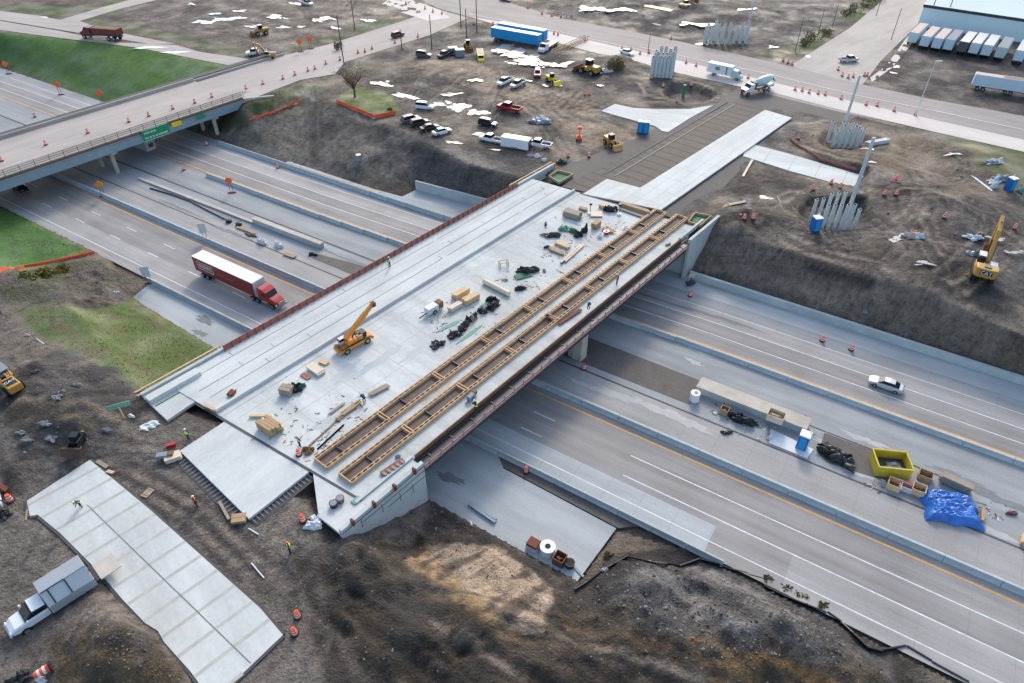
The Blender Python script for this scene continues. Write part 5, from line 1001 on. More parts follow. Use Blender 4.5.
place('ldw3', loader('cat_yellow', 'steel_dark'), at(611, 146, ZP), hd(611, 146, 6, 4, ZP), 'yellow wheeled machine parked at the edge of the dark approach road', 'loader', None, .85)
place('ldw', None, at(261, 35, ZP), hd(261, 35, -6, 1, ZP), 'dull yellow loader in the far muddy lot above the excavator', 'loader', None, .95)
place('ldw', None, at(468, 50, ZP), hd(468, 50, 3, 6, ZP), 'dark loader standing left of the bright yellow truck', 'loader', None, .9)
place('exc', None, at(270, 58, ZP), hd(270, 58, -12, 0, ZP), 'yellow excavator parked beside the road at the corner of the green field', 'excavator', None, .62)
place('exc', None, at(686, 12, ZP), hd(686, 12, 8, -3, ZP), 'yellow excavator at the top edge behind the row of white piles', 'excavator', None, 1.1)
am('rust_dark', (84, 62, 50), var=.3)
def skid():
    t = empty('skid_loader'); MB().box((-.4, 0, 1.0), (2.2, 1.4, 1.1), M['black_plastic']).build('body', t, bevel=.08); MB().box((-.2, 0, 1.9), (1.2, 1.2, .9), M['glass_dark']).build('cab', t, bevel=.05); MB().box((-1.45, .4, 1.5), (.2, .4, .4), M['cat_yellow']).build('lamp_housing', t)
    for y in (-.8, .8): MB().beam((-1.2, y, 1.7), (1.5, y, .7), .16, .24, M['black_plastic']).build('lift_arm', t)
    MB().side([(1.3, 1.1), (1.3, .1), (2.3, .05), (2.1, .4), (1.6, 1.1)], -1.5, 1.5, M['rust_dark']).build('bucket', t)
    for x in (-1.1, .6):
        for y in (-.8, .8): wheel(t, x, y, .42, .3)
    return t
place('skid', skid, hit(79, 446), hd(79, 446, -7, 10, ZP), 'black skid loader with a wide brown bucket above the lower left slab', 'loader', None, .82)
def roller():
    t = empty('soil_compactor'); MB().cyl((2.3, -1.0, .75), (2.3, 1.0, .75), .75, M['steel_dark'], n=20).build('drum', t); MB().box((1.9, 0, .9), (2.4, 2.3, .25), M['cat_yellow']).build('drum_frame', t); MB().box((-1.6, 0, 1.35), (2.2, 1.4, .9), M['cat_yellow']).build('engine_cover', t, bevel=.1); MB().box((-1.6, 0, 1.82), (1.3, 1.1, .05), M['black_plastic']).build('logo_plate', t); text('CAT', .6, 'white_plastic', t, (-1.6, 0, 1.86), (0, 0, -R(90)))
    for x in (-.4, .7):
        for y in (-.6, .6): MB().cyl((x, y, 1.2), (x, y, 2.8), .05, M['black_plastic'], n=6).build('canopy_post', t)
    MB().box((.15, 0, 2.85), (1.7, 1.6, .12), M['trailer_grey']).build('canopy', t); MB().box((.1, 0, 1.6), (.5, .5, .5), M['black_plastic']).build('seat', t)
    for y in (-1.0, 1.0): wheel(t, -1.5, y, .7, .45)
    return t
place('roll', roller, hit(10, 388), hd(10, 388, -14, -11, ZP), 'yellow soil compactor with grey canopy at the left edge by the dark mud', 'compactor', None, 1.15)
def lift():
    t = empty('boom_lift'); MB().box((0, 0, .8), (2.4, 1.6, .6), M['orange']).build('chassis', t, bevel=.05); MB().box((-.3, 0, 1.4), (1.4, 1.2, .6), M['orange']).build('turret', t); MB().beam((-.8, 0, 1.7), (1.4, 0, 3.2), .3, .3, M['orange']).build('boom', t); MB().box((1.8, 0, 3.0), (.7, 1.2, .9), M['orange']).build('platform', t)
    for x in (-.9, .9):
        for y in (-.85, .85): wheel(t, x, y, .42, .3)
    return t
place('lift', lift, at(579, 140, ZP), hd(579, 140, 1, -8, ZP), 'small orange boom lift in the tan muddy yard', 'boom lift', None, .75)
# ------------------------------------------------------------------ traffic drums, cones, signs
def drum():
    t = empty('traffic_drum'); q = MB(); q.cyl((0, 0, .08), (0, 0, .5), .3, M['orange'], .27, n=14); q.cyl((0, 0, .5), (0, 0, 1.0), .27, M['orange'], .22, n=14); q.build('body', t)
    q = MB(); q.cyl((0, 0, .32), (0, 0, .48), .292, M['white_plastic'], .283, n=14, cap=False); q.cyl((0, 0, .66), (0, 0, .82), .262, M['white_plastic'], .25, n=14, cap=False); tag(q.build('stripes', t)); MB().cyl((0, 0, 0), (0, 0, .09), .42, M['rubber'], n=14).build('base', t); MB().box((0, 0, 1.03), (.28, .06, .08), M['orange']).build('handle', t); return t
def drums(pts, z, label, group, sc=1.15):
    for i, (px, py) in enumerate(pts):
        p = hit(px, py) if z is None else at(px, py, z)
        if z is None: p.z += .03
        place('drum', drum, p, random.uniform(0, 3), label if group else label[i], 'traffic drum', group, sc * .88)
drums([(88, 133), (46, 145), (129, 122), (149, 116), (173, 109), (195, 103), (212, 97), (246, 89), (2, 161)], ZD + .02, 'orange and white drum standing on the old overpass deck near its fence', 'drums on the old overpass')
drums([(263, 84), (283, 79), (295, 75), (308, 71), (315, 69), (326, 64), (340, 60), (358, 53), (365, 52), (372, 49), (395, 43), (418, 37)], ZP + .03, 'orange and white drum on the road between overpass and intersection', 'drums along the overpass road')
drums([(406, 4), (425, 9), (433, 12), (442, 14), (474, 24), (493, 25), (503, 26), (528, 8), (542, 14), (552, 16), (561, 17), (571, 17)], ZP + .06, 'orange and white drum beside the far intersection at the top', 'drums at the far intersection')
drums([(542, 32), (554, 34), (558, 35), (585, 41), (622, 49), (631, 50), (640, 54), (649, 53), (662, 57), (686, 63), (696, 66), (708, 69), (671, 39)], ZP + .06, 'orange and white drum along the pale wet lane of the main road', 'drums along the pale lane of the main road')
drums([(737, 76), (741, 77), (748, 78), (795, 90), (802, 91), (809, 93), (818, 94), (825, 95), (841, 99), (866, 105), (877, 106), (894, 111), (915, 115), (788, 63), (792, 65), (783, 61)], ZP + .07, 'orange and white drum along the main road right of the mixer truck', 'drums along the main road at right')
drums([(838, 70), (842, 76), (848, 78), (853, 77), (864, 76), (867, 76)], ZP + .07, 'orange and white drum clustered at the side road corner', 'drums at the side road corner')
drums([(589, 157), (568, 157), (585, 95), (589, 95), (663, 87), (677, 102), (691, 86), (651, 79)], None, 'orange and white drum in the yard around the white fan shaped slab', 'drums in the upper yard')
drums([(831, 184), (840, 188), (813, 190), (892, 182), (898, 183), (884, 195), (896, 195), (798, 139), (913, 236), (1014, 229), (944, 218), (744, 219), (753, 219), (896, 180)], None, 'orange and white drum in the muddy area right of the approach slab', 'drums in the right mud area')
drums([(184, 170), (207, 145), (278, 168), (35, 117)], .02, 'orange and white drum standing on the upper carriageway left of the bridge', 'drums on the left carriageway')
drums([(822, 341), (851, 350), (690, 296)], .02, 'orange and white drum on the wide shoulder of the upper right carriageway', 'drums on the right shoulder')
drums([(584, 369)], .02, ['lone orange drum at the edge of the dark gravel under the bridge'], None); drums([(526, 472)], .02, ['orange drum at the start of the lower ramp barrier'], None)
drums([(298, 617), (295, 634)], None, 'orange drum at the edge of the excavation by the ramp slab end', 'drums by the slab end'); drums([(303, 521)], ZP, ['orange drum beside the white bags at the lower bridge corner'], None, 1.2)
drums([(57, 578)], ZP, ['orange drum beside the grey box of the service truck'], None, 1.25); drums([(11, 501)], ZP, ['orange drum behind the striped barricade at the left edge'], None, 1.25); drums([(299, 455)], ZD, ['red orange drum standing on the deck by the lower joint'], None, 1.1)
place('drum', None, hit(53, 668) + Vector((0, 0, .4)), .6, 'striped drum lying on its side at the lower left corner', 'traffic drum', None, 1.35); S.objects[-1]
_o = [o for o in S.objects if o.get('label', '').startswith('striped drum')][0]; _o.rotation_euler = (R(90), 0, R(-50))
def barricade(): 
    t = empty('barricade')
    for z in (.5, 1.0, 1.5):
        MB().box((0, 0, z), (2.4, .06, .3), M['white_plastic']).build('board', t); q = MB()
        for i in range(5): q.box((-1 + i * .5, -.035, z), (.22, .02, .3), M['red_paint'], ry=.5)
        q.build('stripes', t)
    for x in (-.9, .9): MB().beam((x, -.5, 0), (x, .0, 1.7), .08, .08, M['steel_dark']).build('leg', t); MB().beam((x, .5, 0), (x, .0, 1.7), .08, .08, M['steel_dark']).build('leg', t)
    return t
place('bari', barricade, at(3, 502, ZP), R(-55), 'red and white striped barricade at the left edge of the picture', 'barricade')
def sign_stand(face, back, shape, h=2.6, sz=1.25):
    def f():
        t = empty('work_sign'); q = MB()
        if shape == 'round': q.cyl((0, -.03, h), (0, .03, h), sz / 2, M[face], n=20)
        elif shape == 'diamond': q.box((0, 0, h), (sz * .95, .05, sz * .95), M[face], ry=R(45))
        else: q.box((0, 0, h - .3), (sz, .06, sz * 1.5), M[face])
        q.build('panel', t)
        for x in (-.25, .25): MB().beam((x, .06, 0.1), (x, .06, h - .2), .07, .07, M['steel_dark']).build('leg', t)
        q = MB(); q.box((0, .05, .12), (1.5, .3, .14), M['rust']); q.build('foot', t); return t
    return f
for px, py, k, fc, shp, lb, z in [(232, 193, 's1', 'orange_sign', 'round', 'round bright orange work sign on a stand by the upper median barrier', .02), (104, 197, 's2', 'crane_orange', 'diamond', 'tan orange diamond sign seen from behind on the median pavement', .02), (9, 74, 's3', 'orange_sign', 'diamond', 'orange diamond sign at the far left edge of the carriageway beyond the overpass', .02),
                                  (61, 95, 's3', None, None, 'orange diamond sign in the middle of the shoulder beyond the overpass', .02), (103, 104, 's3', None, None, 'orange diamond sign closest to the overpass behind its far parapet', .02), (206, 240, 's4', 'sheet_white', 'rect', 'tall white panel sign on a stand beside the truck lane barrier', .02), (150, 284, 's4', None, None, 'white panel sign on a stand at the start of the ramp barrier', .02), (301, 52, 's5', 'orange_sign', 'diamond', 'orange sign on the verge of the far dirt lot', ZP), (311, 49, 's5', None, None, 'small orange sign at the corner of the far dirt lot', ZP)]:
    place(k, sign_stand(fc, fc, shp) if fc else None, at(px, py, z), R(12), lb, 'sign', None, 1.15)
t = empty('road_sign', at(127, 423, ZP), R(25), 'large green backed sign panel on a single leaning post by the dark mud', 'sign'); MB().box((0, 0, 1.6), (.12, .12, 3.2), M['wood_new']).build('post', t); MB().box((0, 0, 3.1), (2.7, .1, .75), M['green_form']).build('panel', t)
MB_ = empty('work_sign', at(690, 285, .02), R(20), 'white and orange arrow sign trailer on the shoulder beside the bridge', 'sign'); MB().box((0, 0, .5), (1.6, .9, .4), M['steel_dark']).build('base', MB_); MB().box((0, 0, 1.3), (.1, .1, 1.6), M['steel_dark']).build('post', MB_); MB().box((0, 0, 2.0), (1.2, .08, .8), M['trailer_beige']).build('panel', MB_)
t = empty('green_sign_post', at(2, 66, .02), 0, 'small green sign at the left edge above the orange diamond sign', 'sign'); MB().box((0, 0, 2.2), (.15, .15, 4.4), M['steel_dark']).build('post', t); MB().box((0, 0, 5.3), (2.2, .1, 1.2), M['green_sign']).build('panel', t)
# ------------------------------------------------------------------ portable toilets
def toilet():
    t = empty('portable_toilet'); MB().box((0, 0, 1.05), (1.15, 1.15, 2.1), M['toilet_blue']).build('body', t, bevel=.03); MB().box((0, -.59, 1.05), (.75, .03, 1.8), M['cyan_box']).build('door', t); MB().prism([(-.6, -.6), (.6, -.6), (.6, .6), (-.6, .6)], 2.1, 2.28, M['white_plastic']).build('roof', t, bevel=.04); MB().cyl((.4, .4, 2.25), (.4, .4, 2.6), .06, M['white_plastic']).build('vent_pipe', t); return t
for px, py, z, rz, lb in [(801, 447, .02, FW, 'blue portable toilet with white roof at the end of the median wall'), (814, 230, None, .2, 'blue portable toilet in front of the slanted concrete piles'), (1008, 190, None, .3, 'blue portable toilet near the right edge by the debris'), (640, 132, ZP, -.2, 'left one of two adjoining blue portable toilets by the fan shaped slab'), (645.5, 132.5, ZP, -.2, 'right one of two adjoining blue portable toilets by the fan shaped slab')]:
    place('wc', toilet, at(px, py, z) if z is not None else hit(px, py), rz, lb, 'portable toilet', None, 1.18)
# ------------------------------------------------------------------ concrete piles, poles, lamps
def pile(h, r=.3, dz=0):
    q = MB(); q.cyl((0, 0, -2.6), (0, 0, h), r, M['pile_grey'], n=8); q.cyl((0, 0, h), (0, 0, h + .25), r * .6, M['steel_dark'], n=6); return q.build('concrete_pile')
PP = {}
def piles(rows, h, label, group, r=.32, z=ZP, var=1.0):
    for (x0, y0, x1, y1, n) in rows:
        for i in range(n):
            k = i / max(1, n - 1); p = at(x0 + (x1 - x0) * k, y0 + (y1 - y0) * k, z); hh = round(h + random.uniform(-var, var), 0); key = (hh, r)
            if key not in PP: PP[key] = o = pile(hh, r)
            else: o = PP[key].copy(); COL.objects.link(o)
            o.location = p; o.rotation_euler = (0, 0, random.random()); tag(o, label, 'concrete pile', group)
piles([(704, 44, 745, 44, 8), (706, 41, 743, 41, 6)], 5.6, 'tall white concrete pile in the row beyond the main road', 'piles beyond the main road', .45, var=1.6)
piles([(651, 79, 670, 79, 6), (653, 76, 671, 76, 6), (654, 73, 672, 73, 5)], 6.5, 'white concrete pile in the tight cluster beside the pale lane', 'tightly clustered piles', .5, var=.3)
piles([(828, 138, 861, 141, 7), (834, 143, 857, 144, 5)], 3.4, 'grey concrete pile in the pit above the long narrow slab', 'piles in the middle pit', .36, var=.5)
piles([(811, 219, 838, 216, 5), (821, 230, 853, 229, 6)], 4.6, 'grey concrete pile in the pit behind the blue toilet', 'piles in the near pit', .33, var=.6)
piles([(561, 17, 594, 16, 7)], 2.2, 'thin white post beside the far puddle at the top', 'thin posts by the far puddle', .16, var=.2)
def tallpole(px, py, h, r, m, label, z=ZP, name='utility_pole', cat='pole', arm=0):
    t = empty(name, at(px, py, z), 0, label, cat); MB().cyl((0, 0, -1), (0, 0, h), r, M[m], r * .7, n=10).build('shaft', t)
    if arm: MB().box((0, 0, h - .8), (arm, .15, .15), M[m]).build('cross_arm', t)
    return t
tallpole(843, 226, 17, .38, 'pile_grey', 'tallest leaning looking concrete pile rising from the near pit over the narrow slab', name='concrete_pile', cat='concrete pile'); tallpole(842, 132, 13, .34, 'pile_grey', 'single tall concrete pile rising from the middle pit across the road', name='concrete_pile', cat='concrete pile')
tallpole(745, 43, 12, .35, 'pile_grey', 'tallest white pile sticking out of the far row', name='concrete_pile', cat='concrete pile')
for px, py, h, lb in [(477, 33, 16, 'tall dark utility pole right of the intersection corner'), (461, 28, 17, 'tall dark utility pole at the road edge left of another tall pole'), (467, 48, 11, 'dark pole standing beside the dark loader'), (432, 50, 10, 'short dark pole between the grey car and the road'), (402, 50, 6, 'thin short pole beyond the dark red car'), (344, 64, 13, 'thin dark pole beside the bare tree'), (355, 30, 9, 'thin pole in the far dirt lot left of the grass corner'), (891, 40, 15, 'dark pole beside the side road near the warehouse'), (795, 52, 16, 'thin dark pole left of the side road'), (818, 34, 12, 'thin dark pole behind the shrubs at the side road'), (832, 28, 12, 'thin dark pole nearest the side road shrubs'), (876, 16, 12, 'dark pole at the top left of the side road'), (648, 52, 8, 'short dark post on the pale lane by the white car'), (926, 27, 17, 'dark pole in front of the left warehouse corner'), (942, 29, 17, 'thin dark pole in front of the warehouse, second from its corner')]:
    tallpole(px, py, h, .16, 'steel_dark', lb, arm=2.2 if h > 14 else 0) if px < 600 or px > 900 else tallpole(px, py, h * .62, .12, 'fence_grey', lb)
t = empty('street_lamp', at(915, 116, ZP), 0, 'thin pale street lamp at the main road in front of the trailer lot', 'street lamp'); MB().cyl((0, 0, 0), (0, 0, 13), .13, M['sheet_white'], .08, n=8).build('post', t); MB().box((.7, 0, 13), (1.5, .25, .18), M['sheet_white']).build('lamp_head', t)
# ------------------------------------------------------------------ people
def person(pose, top, legs='denim', hat='white_plastic'):
    def f():
        t = empty('person')
        if pose == 'stand': J = dict(p=(0, 0, .93), c=(0, 0, 1.32), n=(0, 0, 1.5), h=(0, .03, 1.68), kl=(.1, .03, .5), fl=(.11, 0, .06), tl=(.11, .16, .04), kr=(-.1, .06, .5), fr=(-.12, .02, .06), tr=(-.12, .18, .04), sl=(.2, 0, 1.42), el=(.27, .05, 1.14), wl=(.24, .25, 1.0), sr=(-.2, 0, 1.42), er=(-.27, .02, 1.14), wr=(-.25, .22, .95))
        else: J = dict(p=(0, -.1, .62), c=(0, .22, .9), n=(0, .34, 1.02), h=(0, .46, 1.1), kl=(.14, .18, .48), fl=(.14, -.02, .06), tl=(.14, .14, .04), kr=(-.14, .2, .46), fr=(-.15, 0, .06), tr=(-.15, .16, .04), sl=(.19, .3, .98), el=(.22, .42, .74), wl=(.12, .55, .52), sr=(-.19, .3, .98), er=(-.22, .42, .74), wr=(-.1, .56, .5))
        names = list(J); ix = {k: i for i, k in enumerate(names)}
        E_ = [('p', 'c'), ('c', 'n'), ('n', 'h'), ('p', 'kl'), ('kl', 'fl'), ('fl', 'tl'), ('p', 'kr'), ('kr', 'fr'), ('fr', 'tr'), ('c', 'sl'), ('sl', 'el'), ('el', 'wl'), ('c', 'sr'), ('sr', 'er'), ('er', 'wr')]
        rad = dict(p=.14, c=.16, n=.06, h=.1, kl=.075, fl=.055, tl=.045, kr=.075, fr=.055, tr=.045, sl=.075, el=.05, wl=.04, sr=.075, er=.05, wr=.04)
        def skin(name, pts, edges, radii, m, root):
            me_ = bpy.data.meshes.new(name); me_.from_pydata(pts, edges, []); o = bpy.data.objects.new(name, me_); COL.objects.link(o); md = o.modifiers.new('s', 'SKIN'); md.use_smooth_shade = True
            if not me_.skin_vertices: me_.attributes.new
            bpy.context.view_layer.objects.active = o
            for i, rr in enumerate(radii): me_.skin_vertices[0].data[i].radius = (rr, rr)
            me_.skin_vertices[0].data[root].use_root = True; o.modifiers.new('b', 'SUBSURF').levels = 1
            dg = bpy.context.evaluated_depsgraph_get(); m2 = bpy.data.meshes.new_from_object(o.evaluated_get(dg)); bpy.data.objects.remove(o); m2.materials.clear(); m2.materials.append(M[m]); o = bpy.data.objects.new(name, m2); COL.objects.link(o); o.parent = t; return o
        skin('body', [J[k] for k in names], [(ix[a], ix[b_]) for a, b_ in E_], [rad[k] for k in names], legs, 0)
        c, pz = Vector(J['c']), Vector(J['p']); q = MB(); up = (c - pz).normalized()
        q.loft([[(pz.lerp(c, k) + Vector((math.cos(a) * w_, math.sin(a) * w_ * .72, 0)))[:] for a in [i * math.pi / 5 for i in range(10)]] for k, w_ in ((.15, .17), (.6, .2), (1.1, .23), (1.38, .15))], M[top]); q.build('vest', t)
        h = Vector(J['h']); MB().blob((h.x, h.y, h.z + .03), (.125, .14, .12), M[hat], 1, 2, 0, False).build('helmet', t); MB().blob((h.x, h.y + .07, h.z - .06), (.075, .06, .08), M['skin'], 1, 1, 0, False).build('face', t)
        return t
    return f
for i, (px, py, z, pose, top, legs, rz, lb) in enumerate([(390, 267, ZD + .14, 'stand', 'hivis', 'black_cloth', 1.0, 'worker in a yellow green vest standing alone near the rust railing'), (617, 284, ZD + .02, 'stand', 'hivis_orange', 'denim', 2.0, 'worker in an orange vest by the deck edge near the upper end'),
    (476, 410, ZD + .3, 'bend', 'hivis', 'black_cloth', .5, 'worker in a yellow vest bending at the brown edge formwork'), (588, 310, ZD + .3, 'bend', 'green_form', 'denim', -.5, 'worker in a pale green vest crouching at the deck edge'), (189, 440, ZP, 'stand', 'hivis', 'denim', 0, 'worker in a yellow vest beside the upper left edge of the approach slab'),
    (82, 506, ZP + .17, 'bend', 'hivis', 'denim', 2.5, 'worker in a yellow vest bending over on the lower left ramp slab'), (197, 507, ZP, 'stand', 'hivis_orange', 'black_cloth', -1.0, 'worker in an orange vest on the gravel below the approach slab'), (291, 553, ZP, 'stand', 'hivis', 'black_cloth', 2.0, 'worker in a yellow vest and orange helmet on the gravel by the excavation'),
    (365, 402, ZD + .02, 'bend', 'denim', 'denim', 1.0, 'worker in dark blue clothing crouching at the end of a board on the deck'), (300, 447, ZD + .02, 'stand', 'sheet_white', 'black_cloth', -.6, 'worker in a white shirt and dark trousers by the lower deck joint'), (549, 321, ZD + .02, 'bend', 'hivis_orange', 'denim', 1.0, 'worker in an orange vest crouching between the two formwork troughs'), (1, 314, None, 'stand', 'hivis', 'denim', 0, 'worker in a bright yellow vest at the left picture edge'), (740, 222, None, 'bend', 'hivis_orange', 'denim', 0, 'worker in orange crouching by the far right bridge corner')]):
    p = at(px, py, z) if z is not None else hit(px, py)
    o = place('ps%d' % i, person(pose, top, legs, 'hivis_orange' if i == 7 else 'white_plastic'), p, rz, lb, 'person', None, 1.12)
# ------------------------------------------------------------------ building materials and clutter
def hdg(px, py, dx, dy, z): return hd(px, py, dx, dy, z)
def lumber(px, py, dx, dy, L, W, Hh, m, label, z=ZD, n=4, name='lumber_stack', cat='lumber stack', layers=2, jit=.06):
    t = empty(name, at(px, py, z + .01) if z is not None else hit(px, py), hdg(px, py, dx, dy, z if z is not None else ZP), label, cat); r = random.Random(int(px * 7 + py))
    for k in (-.3, .3): MB().box((L * k, 0, .05), (.12, W, .1), M['wood_brown']).build('bearer', t)
    bw = W / n; lh = (Hh - .1) / layers
    for l in range(layers):
        for i in range(n): MB().box((r.uniform(-jit, jit) * L, -W / 2 + bw * (i + .5), .1 + lh * (l + .5)), (L * r.uniform(.96, 1), bw * .92, lh * .94), M[m], rz=r.uniform(-jit, jit) * .2).build('board', t)
    return t
lumber(460.5, 296, 14, -8, 2.9, 1.1, 1.0, 'wood_new', 'tan timber pack at the left of three packs in the middle of the deck'); lumber(471, 301, 14, -8, 2.9, 1.2, 1.0, 'wood_new', 'tan timber pack at the right of three packs, next to a grey sheet'); lumber(455, 309, 12, -7, 2.4, .9, .8, 'ply_pale', 'pale timber pack nearest the camera of the three on deck', n=3)
lumber(572.5, 217, 10, 3, 3.3, 1.7, 1.2, 'wood_grey', 'big grey brown board stack near the far left of the clutter'); lumber(583, 210, 8, 2, 1.6, .9, .5, 'wood_tan', 'small tan offcut pile right of the big grey board stack', n=3); lumber(634, 210, 14, 4.5, 6.4, .9, .8, 'wood_tan', 'long tan board stack by the joint to the white approach slab', n=3); lumber(632, 214, 14, 5, 5.2, .5, .3, 'wood_grey', 'long grey boards just in front of the long tan stack', n=2)
lumber(562.5, 246, 10, 4, 2.9, 1.0, .5, 'wood_new', 'tan board bundle among the deck clutter, upper of two'); lumber(556, 252, 10, 4, 2.8, .8, .4, 'wood_tan', 'brown board bundle among the deck clutter, lower of two', jit=.15); lumber(596, 227, 6, -5, 1.9, 1.1, 1.1, 'wood_tan', 'brown wooden crate like stack beside the white bucket', n=3)
lumber(609, 231, 6, 3, 1.8, 1.3, .4, 'wood_tan', 'scattered short wood offcuts right of the brown crate stack', jit=.3, n=5); lumber(379.5, 391, 14, -7.5, 2.9, .75, .35, 'wood_grey', 'grey tan board stack left of the lower formwork trough', n=3); lumber(349, 411, 12, -9, 3.2, .7, .4, 'wood_tan', 'tan boards next to the crouching worker on the lower deck', jit=.2, n=3)
lumber(337, 409, 12, -9, 2.6, .35, .2, 'wood_grey', 'thin grey boards left of the tan boards on the lower deck', n=2, layers=1); lumber(271, 430, 10, 6, 2.7, 1.7, 1.3, 'wood_tan', 'brown heap of boards at the lower left deck corner', jit=.15); lumber(262, 417, 14, 0, 2.9, .4, .35, 'wood_new', 'single tan beam lying behind the brown heap of boards', n=1, layers=1); lumber(264, 421, 3, 8, 1.6, .3, .3, 'wood_new', 'short tan beam meeting the longer one behind the brown heap', n=1, layers=1)
lumber(305.6, 376.5, 8, 5, 1.6, .8, .16, 'ply_rust', 'orange brown plywood sheet near the kerb of the deck', n=1, layers=2); lumber(316, 371, 9, 6, 2.6, 1.4, .55, 'ply_pale', 'white plywood pile on the deck left of the crane', n=1, layers=4); lumber(324, 363, 8, 3, 1.4, .8, .3, 'wood_new', 'small tan stack between white plywood and crane', n=2); lumber(287, 393, 10, 2, 1.7, 1.3, 1.1, 'wood_grey', 'grey brown crate beside the black sheeting near the kerb', n=2, layers=3)
lumber(325, 432, 12, -11, 6.6, .22, .12, 'wood_brown', 'long thin plank lying diagonal from drum to crouching worker', n=1, layers=1); lumber(330, 438, 12, -11, 5.0, .25, .1, 'sheet_white', 'second long pale plank beside the diagonal thin plank', n=1, layers=1); lumber(212, 409, 8, 3.5, 2.3, .5, .35, 'wood_new', 'tan and dark boards at the lower left end of the raised sidewalk', z=ZD + .1, n=2, layers=1)
lumber(232, 394, 4, -5, 1.0, .8, .4, 'rust', 'small rusty brown scrap heap on the raised sidewalk', z=ZD + .12, n=4, jit=.3); lumber(668, 245, 8, -3, 1.1, .3, .25, 'wood_brown', 'small brown block on the deck by the far right edge', n=1, layers=1); lumber(596.5, 215, 10, 0, 2.2, 2.0, .3, 'ply_pale', 'pale plywood sheets in the middle of the deck clutter', n=1, layers=2); lumber(603, 208, 7, 3, 1.8, .8, .7, 'wood_new', 'tan boards behind the dark bags near the deck end', n=2)
lumber(393, 468, 12, -8, 3.2, .85, .3, 'wood_brown', 'brown slatted rack on the deck beside the near end of the trough', n=1, layers=1); o = S.objects.get('lumber_stack.025')
for i in range(5):
    q = at(384.5 + i * 4.4, 473.5 - i * 3.0, ZD + .33); tag(MB().box((0, 0, 0), (.3, .6, .06), M['steel_pink']).build('steel_plate', loc=q, rz=BR), 'small pinkish plate lying on the brown slatted rack', 'plate', 'plates on the brown rack')
lumber(571, 317, 12, -8, 5.2, .5, .3, 'rust', 'long dark red brown boards between the near trough and deck edge', n=2, layers=1); lumber(174, 459, 10, -3.2, 1.9, 1.3, .7, 'ply_pale', 'pale plywood topped box beside the generator on the gravel', ZP, n=1, layers=3); lumber(148, 493, 6, -6, 1.3, 1.0, .08, 'wood_grey', 'single grey plywood sheet lying on the gravel', ZP, n=1, layers=1)
lumber(103, 465, 10, 6, 2.0, .5, .2, 'wood_grey', 'grey boards beside the upper edge of the ramp slab', ZP, n=2, layers=1); lumber(111, 473, 8, 2, 1.0, .4, .3, 'wood_new', 'tan offcuts beside the upper corner of the ramp slab', ZP, n=2); lumber(117, 629, -3, 12, 2.9, .25, .15, 'wood_new', 'reddish tan plank standing diagonal in the mud below the truck', ZP, n=1, layers=1); lumber(225, 512, 5, 9, 3.2, .35, .25, 'wood_grey', 'long pale beam along the corner of the approach slab', ZP, n=1, layers=1)
lumber(240, 520, 8, -1, 1.6, 1.2, .5, 'wood_tan', 'tan crate at the bottom corner of the approach slab', ZP, n=2); lumber(126, 605, 0, 0.1, .1, .1, .1, 'wood_tan', 'tiny wood offcut on the gravel by the slab', ZP, n=1, layers=1) if 0 else None
for i, (px, py, dx, dy, L) in enumerate([(140, 633, 9, 10, 2.0), (132, 619, 6, 9, 1.7), (146, 640, 10, 5, 2.4), (254, 532, 8, 5, 1.6), (258, 571, 7, 8, 2.6)]): lumber(px, py, dx, dy, L, .14, .14, 'sheet_white', ['pale bar against the ramp slab edge, middle of three', 'upper pale bar against the ramp slab edge', 'lowest pale bar by the ramp slab corner', 'pale bar below the slab corner on the gravel', 'pale form board along the right side of the ramp slab'][i], ZP, 1, 'form_bar', 'bar', 1)
lumber(481, 512, 12, 8, 4.4, .7, .35, 'steel_blue', 'pair of blue grey steel beams lying on the unused ramp pavement', .02, 2, 'steel_beam', 'steel beams', 1, .1); lumber(590, 253, 0, 0.1, .1, .1, .1, 'wood_tan', 'x', n=1) if 0 else None
lumber(563, 262, 14, -13, 0.1, .1, .1, 'wood_tan', 'x') if 0 else None
lumber(573, 254, 13, -11.5, 6.4, .8, .35, 'ply_pale', 'long pale beams lying diagonal with black strips on them', n=3, layers=1); lumber(569, 257, 13, -11.5, 6.0, .3, .4, 'black_plastic', 'long black beam beside the pale diagonal beams', n=1, layers=1); lumber(255.5, 130, 1, 0, .1, .1, .1, 'wood_tan', 'x') if 0 else None
for px, py, dx, dy, L, lb in [(566, 275, 12, 6, 4.0, 'thin dark rod on the deck, lower left of the diagonal beams'), (592, 262, 9, 4.5, 2.2, 'thin dark rod nearer the far trough end'), (582, 266, 9, 4.5, 2.2, 'thin dark rod parallel to another below the diagonal beams')]: lumber(px, py, dx, dy, L, .1, .1, 'steel_dark', lb, ZD, 1, 'steel_rod', 'rod', 1)
